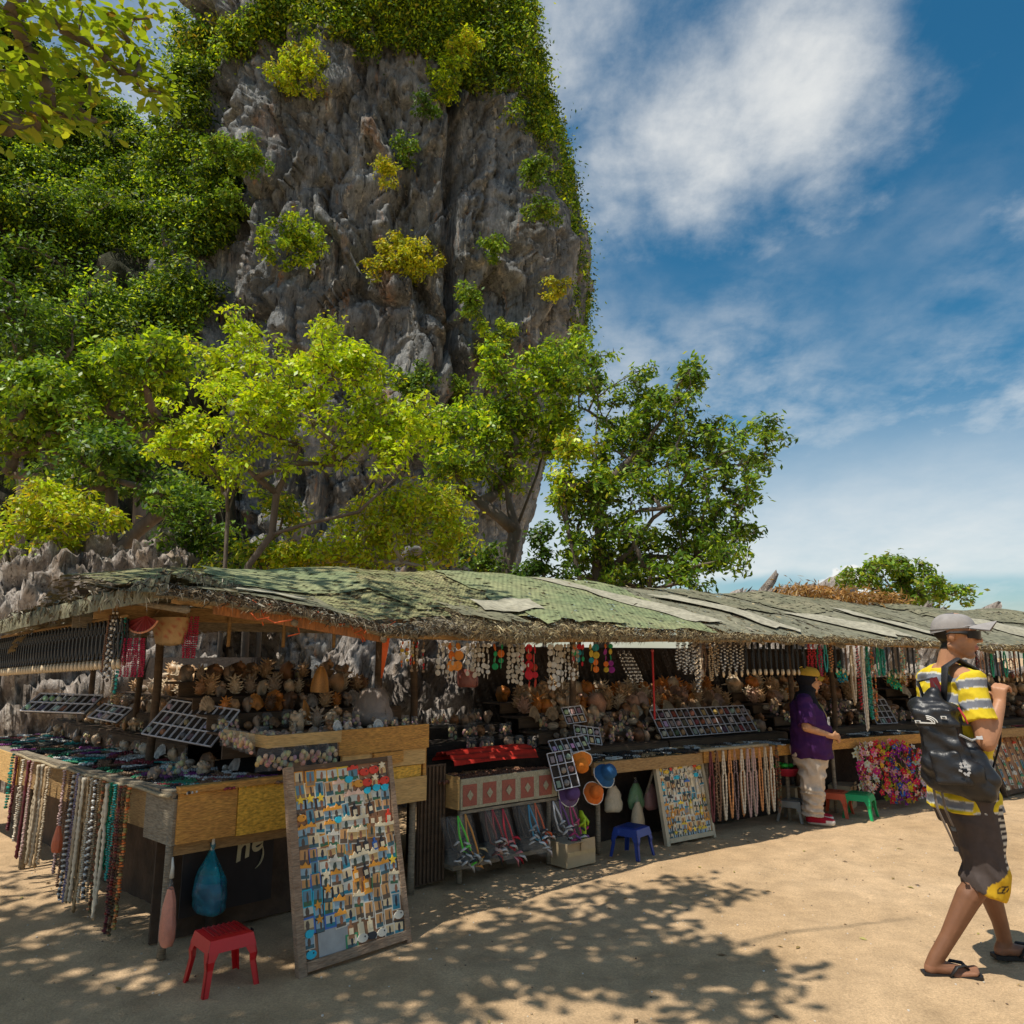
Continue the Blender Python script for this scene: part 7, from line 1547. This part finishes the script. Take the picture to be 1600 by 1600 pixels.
    mb=MB(); mb.tube([G((.135,-.06,.20)),G((.15,-.055,.15)),G((.155,-.05,.11))],[.010,.011,.006],6,0,(.55,.04,.06),flat=.5); mb.build('pull_tab',M['paint'],b)
    mb=MB(); mb.tube([G((.10,-.085,.05)),G((.15,-.07,.02)),G((.20,-.02,.04))],.006,5,0,(.3,.3,.3)); mb.box(G((.19,-.045,.035)),(.030,.012,.016),F,0,(.62,.62,.62)); mb.build('compression_strap',M['paint'],b)
man()
def woman():
    g=Vector(onz(1272,1286)); rz=R(-18); r=empty('person',g,'woman in loose purple tee, black scarf, yellow cap and cream trousers standing at the counter','person',None,rz)
    H=Matrix.Translation((.045,0,1.325))@Matrix.Rotation(R(-8),4,'Z')@Matrix.Rotation(R(6),4,'Y')
    shR,shL=Vector((-.02,-.165,1.13)),Vector((-.02,.165,1.13)); elR=Vector((-.02,-.245,.90)); wrR=Vector((.20,-.12,.815)); elL=Vector((.0,.235,.90)); wrL=Vector((.22,.03,.80))
    mb=MB(); add_head(mb,H,.93,True)
    rings(mb,[(0,0,.66,.12,.16),(0,0,.75,.16,.18),(0.02,0,.9,.15,.17),(0,0,1.05,.13,.16),(-.02,0,1.14,.08,.14),(-.02,0,1.19,.045,.06)])
    for sh,el,wr,q in ((shR,elR,wrR,-1),(shL,elL,wrL,1)): cap(mb,(-.02,q*.05,1.16),.05,sh,.055); cap(mb,sh,.055,el,.044); cap(mb,el,.042,wr,.027)
    fist(mb,wrR,(.85,.45,-.1),(.1,-.1,1),(-.3,.9,-.2),.9,.75); fist(mb,wrL,(.75,-.6,-.15),(.1,.1,1),(-.4,-.85,-.2),.9,.75)
    for q in (-1,1): hp=Vector((0,q*.09,.70)); cap(mb,hp,.09,(.01,q*.09,.38),.06); cap(mb,(.01,q*.09,.38),.058,(-.01,q*.09,.07),.036); cap(mb,(-.02,q*.095,.045),.035,(.13,q*.10,.035),.028)
    fuse('body',mb,.0075,3,M['skin'],r,lambda x,y,z:(.36,.14,.09) if (H.inverted()@Vector((x,y,z))).x>.088 and -.068<(H.inverted()@Vector((x,y,z))).z<-.046 and z>1.2 else (.50,.25,.125))
    for q in (-1,1): mb=MB(); mb.ball(H@Vector((.083,q*.031,.015)),.009,0,(.02,.012,.01),8,6); mb.build('eye',M['paint'],r,True); mb=MB(); mb.tube([H@Vector((.087,q*.014,.036)),H@Vector((.085,q*.034,.040)),H@Vector((.074,q*.050,.034))],.0035,5,0,(.03,.02,.015)); mb.build('eyebrow',M['paint'],r,True)
    mb=MB(); rings(mb,[(.02,0,.60,.205,.235),(.02,0,.70,.205,.235),(.03,0,.85,.195,.225),(.015,0,1.0,.17,.205),(-.01,0,1.10,.135,.20),(-.02,0,1.165,.09,.13),(-.02,0,1.205,.06,.07)])
    for sh,el,q in ((shR,elR,-1),(shL,elL,1)): mb.tube([(-.02,q*.05,1.14),tuple(sh),tuple(sh.lerp(el,.5)),tuple(sh.lerp(el,.95))],[.078,.076,.080,.088],14)
    fuse('shirt',mb,.010,3,M['cloth'],r,lambda x,y,z:(.055,.014,.078),lambda c:.016*noise.noise((c.x*6+c.z*6,c.y*6,c.z*8))+.012*(1-abs(noise.noise((c.x*7+c.z*4,c.y*7,c.z*9)))*2.5)-.010)
    mb=MB(); rings(mb,[(0,0,.52,.17,.20),(0,0,.64,.178,.205),(0,0,.72,.17,.195)])
    for q in (-1,1): mb.tube([(0,q*.085,.66),(.01,q*.095,.42),(.0,q*.10,.22),(-.01,q*.10,.085)],[.130,.118,.105,.098],16)
    fuse('trousers',mb,.010,3,M['cloth'],r,lambda x,y,z:(.55,.45,.35),lambda c:.018*noise.noise((c.x*7,c.y*7,c.z*9+c.x*4))+.016*(1-abs(noise.noise((c.x*8,c.y*8,c.z*(24 if c.z<.3 else 10)+c.x*5)))*3)-.010)
    # scarf wraps the head and falls over the chest and back
    mb=MB(); k0=len(mb.v); mb.ball((-.025,0,.03),.112,0,None,16,12,(1.0,.92,1.0)); mb.ball((-.01,0,-.085),.085,0,None,14,10,(1.05,1.05,1.0))
    for i in range(k0,len(mb.v)): mb.v[i]=tuple(H@(Vector(mb.v[i])*.95))
    rings(mb,[(.03,0,.985,.10,.12),(.02,0,1.05,.145,.17),(.0,0,1.12,.12,.17),(-.005,0,1.17,.10,.12),(0,0,1.22,.085,.085)])
    fuse('headscarf',mb,.010,4,M['cloth'],r,lambda x,y,z:(.014,.013,.016),lambda c:.007*noise.noise((c.x*12,c.y*12,c.z*12)))
    # face opening: the face sits proud of the scarf
    mb=MB(); mb.grid(lambda u,v:H@Vector((-.012+math.cos(u*6.2832)*.112*math.cos(v*1.5)**.6,math.sin(u*6.2832)*.102*math.cos(v*1.5)**.6,.050+.085*math.sin(v*1.5))),22,8,0,(.52,.30,.035)); mb.build('cap_crown',M['cloth'],r,True)
    mb=MB(); f=lambda u,v,o:H@Vector((.082+.060*v*math.cos((u-.5)*1.8),(u-.5)*.15*(1-.15*v*v),.056-.012*v-.035*((u-.5)*2)**2+o)); mb.grid(lambda u,v:f(u,v,.003),12,5,0,(.50,.28,.03)); mb.grid(lambda u,v:f(1-u,v,-.001),12,5,0,(.5,.28,.03)); mb.build('cap_brim',M['cloth'],r,True)
    mb=MB(); mb.box((.190,-.075,.945),(.006,.055,.085),Matrix.Rotation(R(-20),3,'Z'),0,(.72,.70,.66)); mb.box((.194,-.077,.955),(.004,.03,.03),Matrix.Rotation(R(-20),3,'Z'),0,(.3,.3,.25)); mb.tube([(.18,-.07,.985),(.15,-.06,1.06),(.11,-.05,1.13)],.003,4,0,(.5,.4,.1)); mb.build('name_tag',M['paint'],r)
    for q in (-1,1):
        mb=MB(); cap(mb,(-.03,q*.098,.055),.048,(.05,q*.10,.050),.046); cap(mb,(.05,q*.10,.045),.044,(.15,q*.105,.036),.036); cap(mb,(-.03,q*.098,.06),.046,(-.02,q*.097,.12),.044); fuse('shoe',mb,.009,3,M['cloth'],r,lambda x,y,z:(.65,.62,.56) if z<.028 or (x>.10 and z<.05) else (.38,.012,.03))
        mb=MB(); mb.tube([(.02,q*.075,.098),(.05,q*.10,.100),(.08,q*.125,.088)],.005,5,0,(.7,.68,.62)); mb.build('shoe_lace',M['paint'],r,True)
woman()

# small fittings hang under the part they belong to
def under(child,parent):
    for r in [o for o in bpy.data.objects if o.parent is None and o.type=='EMPTY']:
        ps=[c for c in r.children if c.name.split('.')[0]==parent]; cs=[c for c in r.children if c.name.split('.')[0]==child]
        for i,c in enumerate(cs):
            if ps: c.parent=ps[min(i,len(ps)-1)] if len(ps)>1 else ps[0]
for a,b in (('cap_brim','cap_crown'),('cap_band','cap_crown'),('flip_flop_strap','flip_flop_sole'),('sunglass_temple','sunglass_lens'),('shoe_lace','shoe'),('trim','brim'),('pocket_print','front_pocket'),('logo','pack_lid'),('buckle','pack_lid'),('tarpaulin','roof_sheet'),('thatch','roof_sheet'),('letter','panel'),('swash','panel'),('zinc_sheet','panel'),('bead_rim','fan_leaf'),('seat_rib','seat'),('sticker','seat'),('red_square','cloth_panel'),('diamond_motif','cloth_panel'),('tape','box'),('flap','box')): under(a,b)
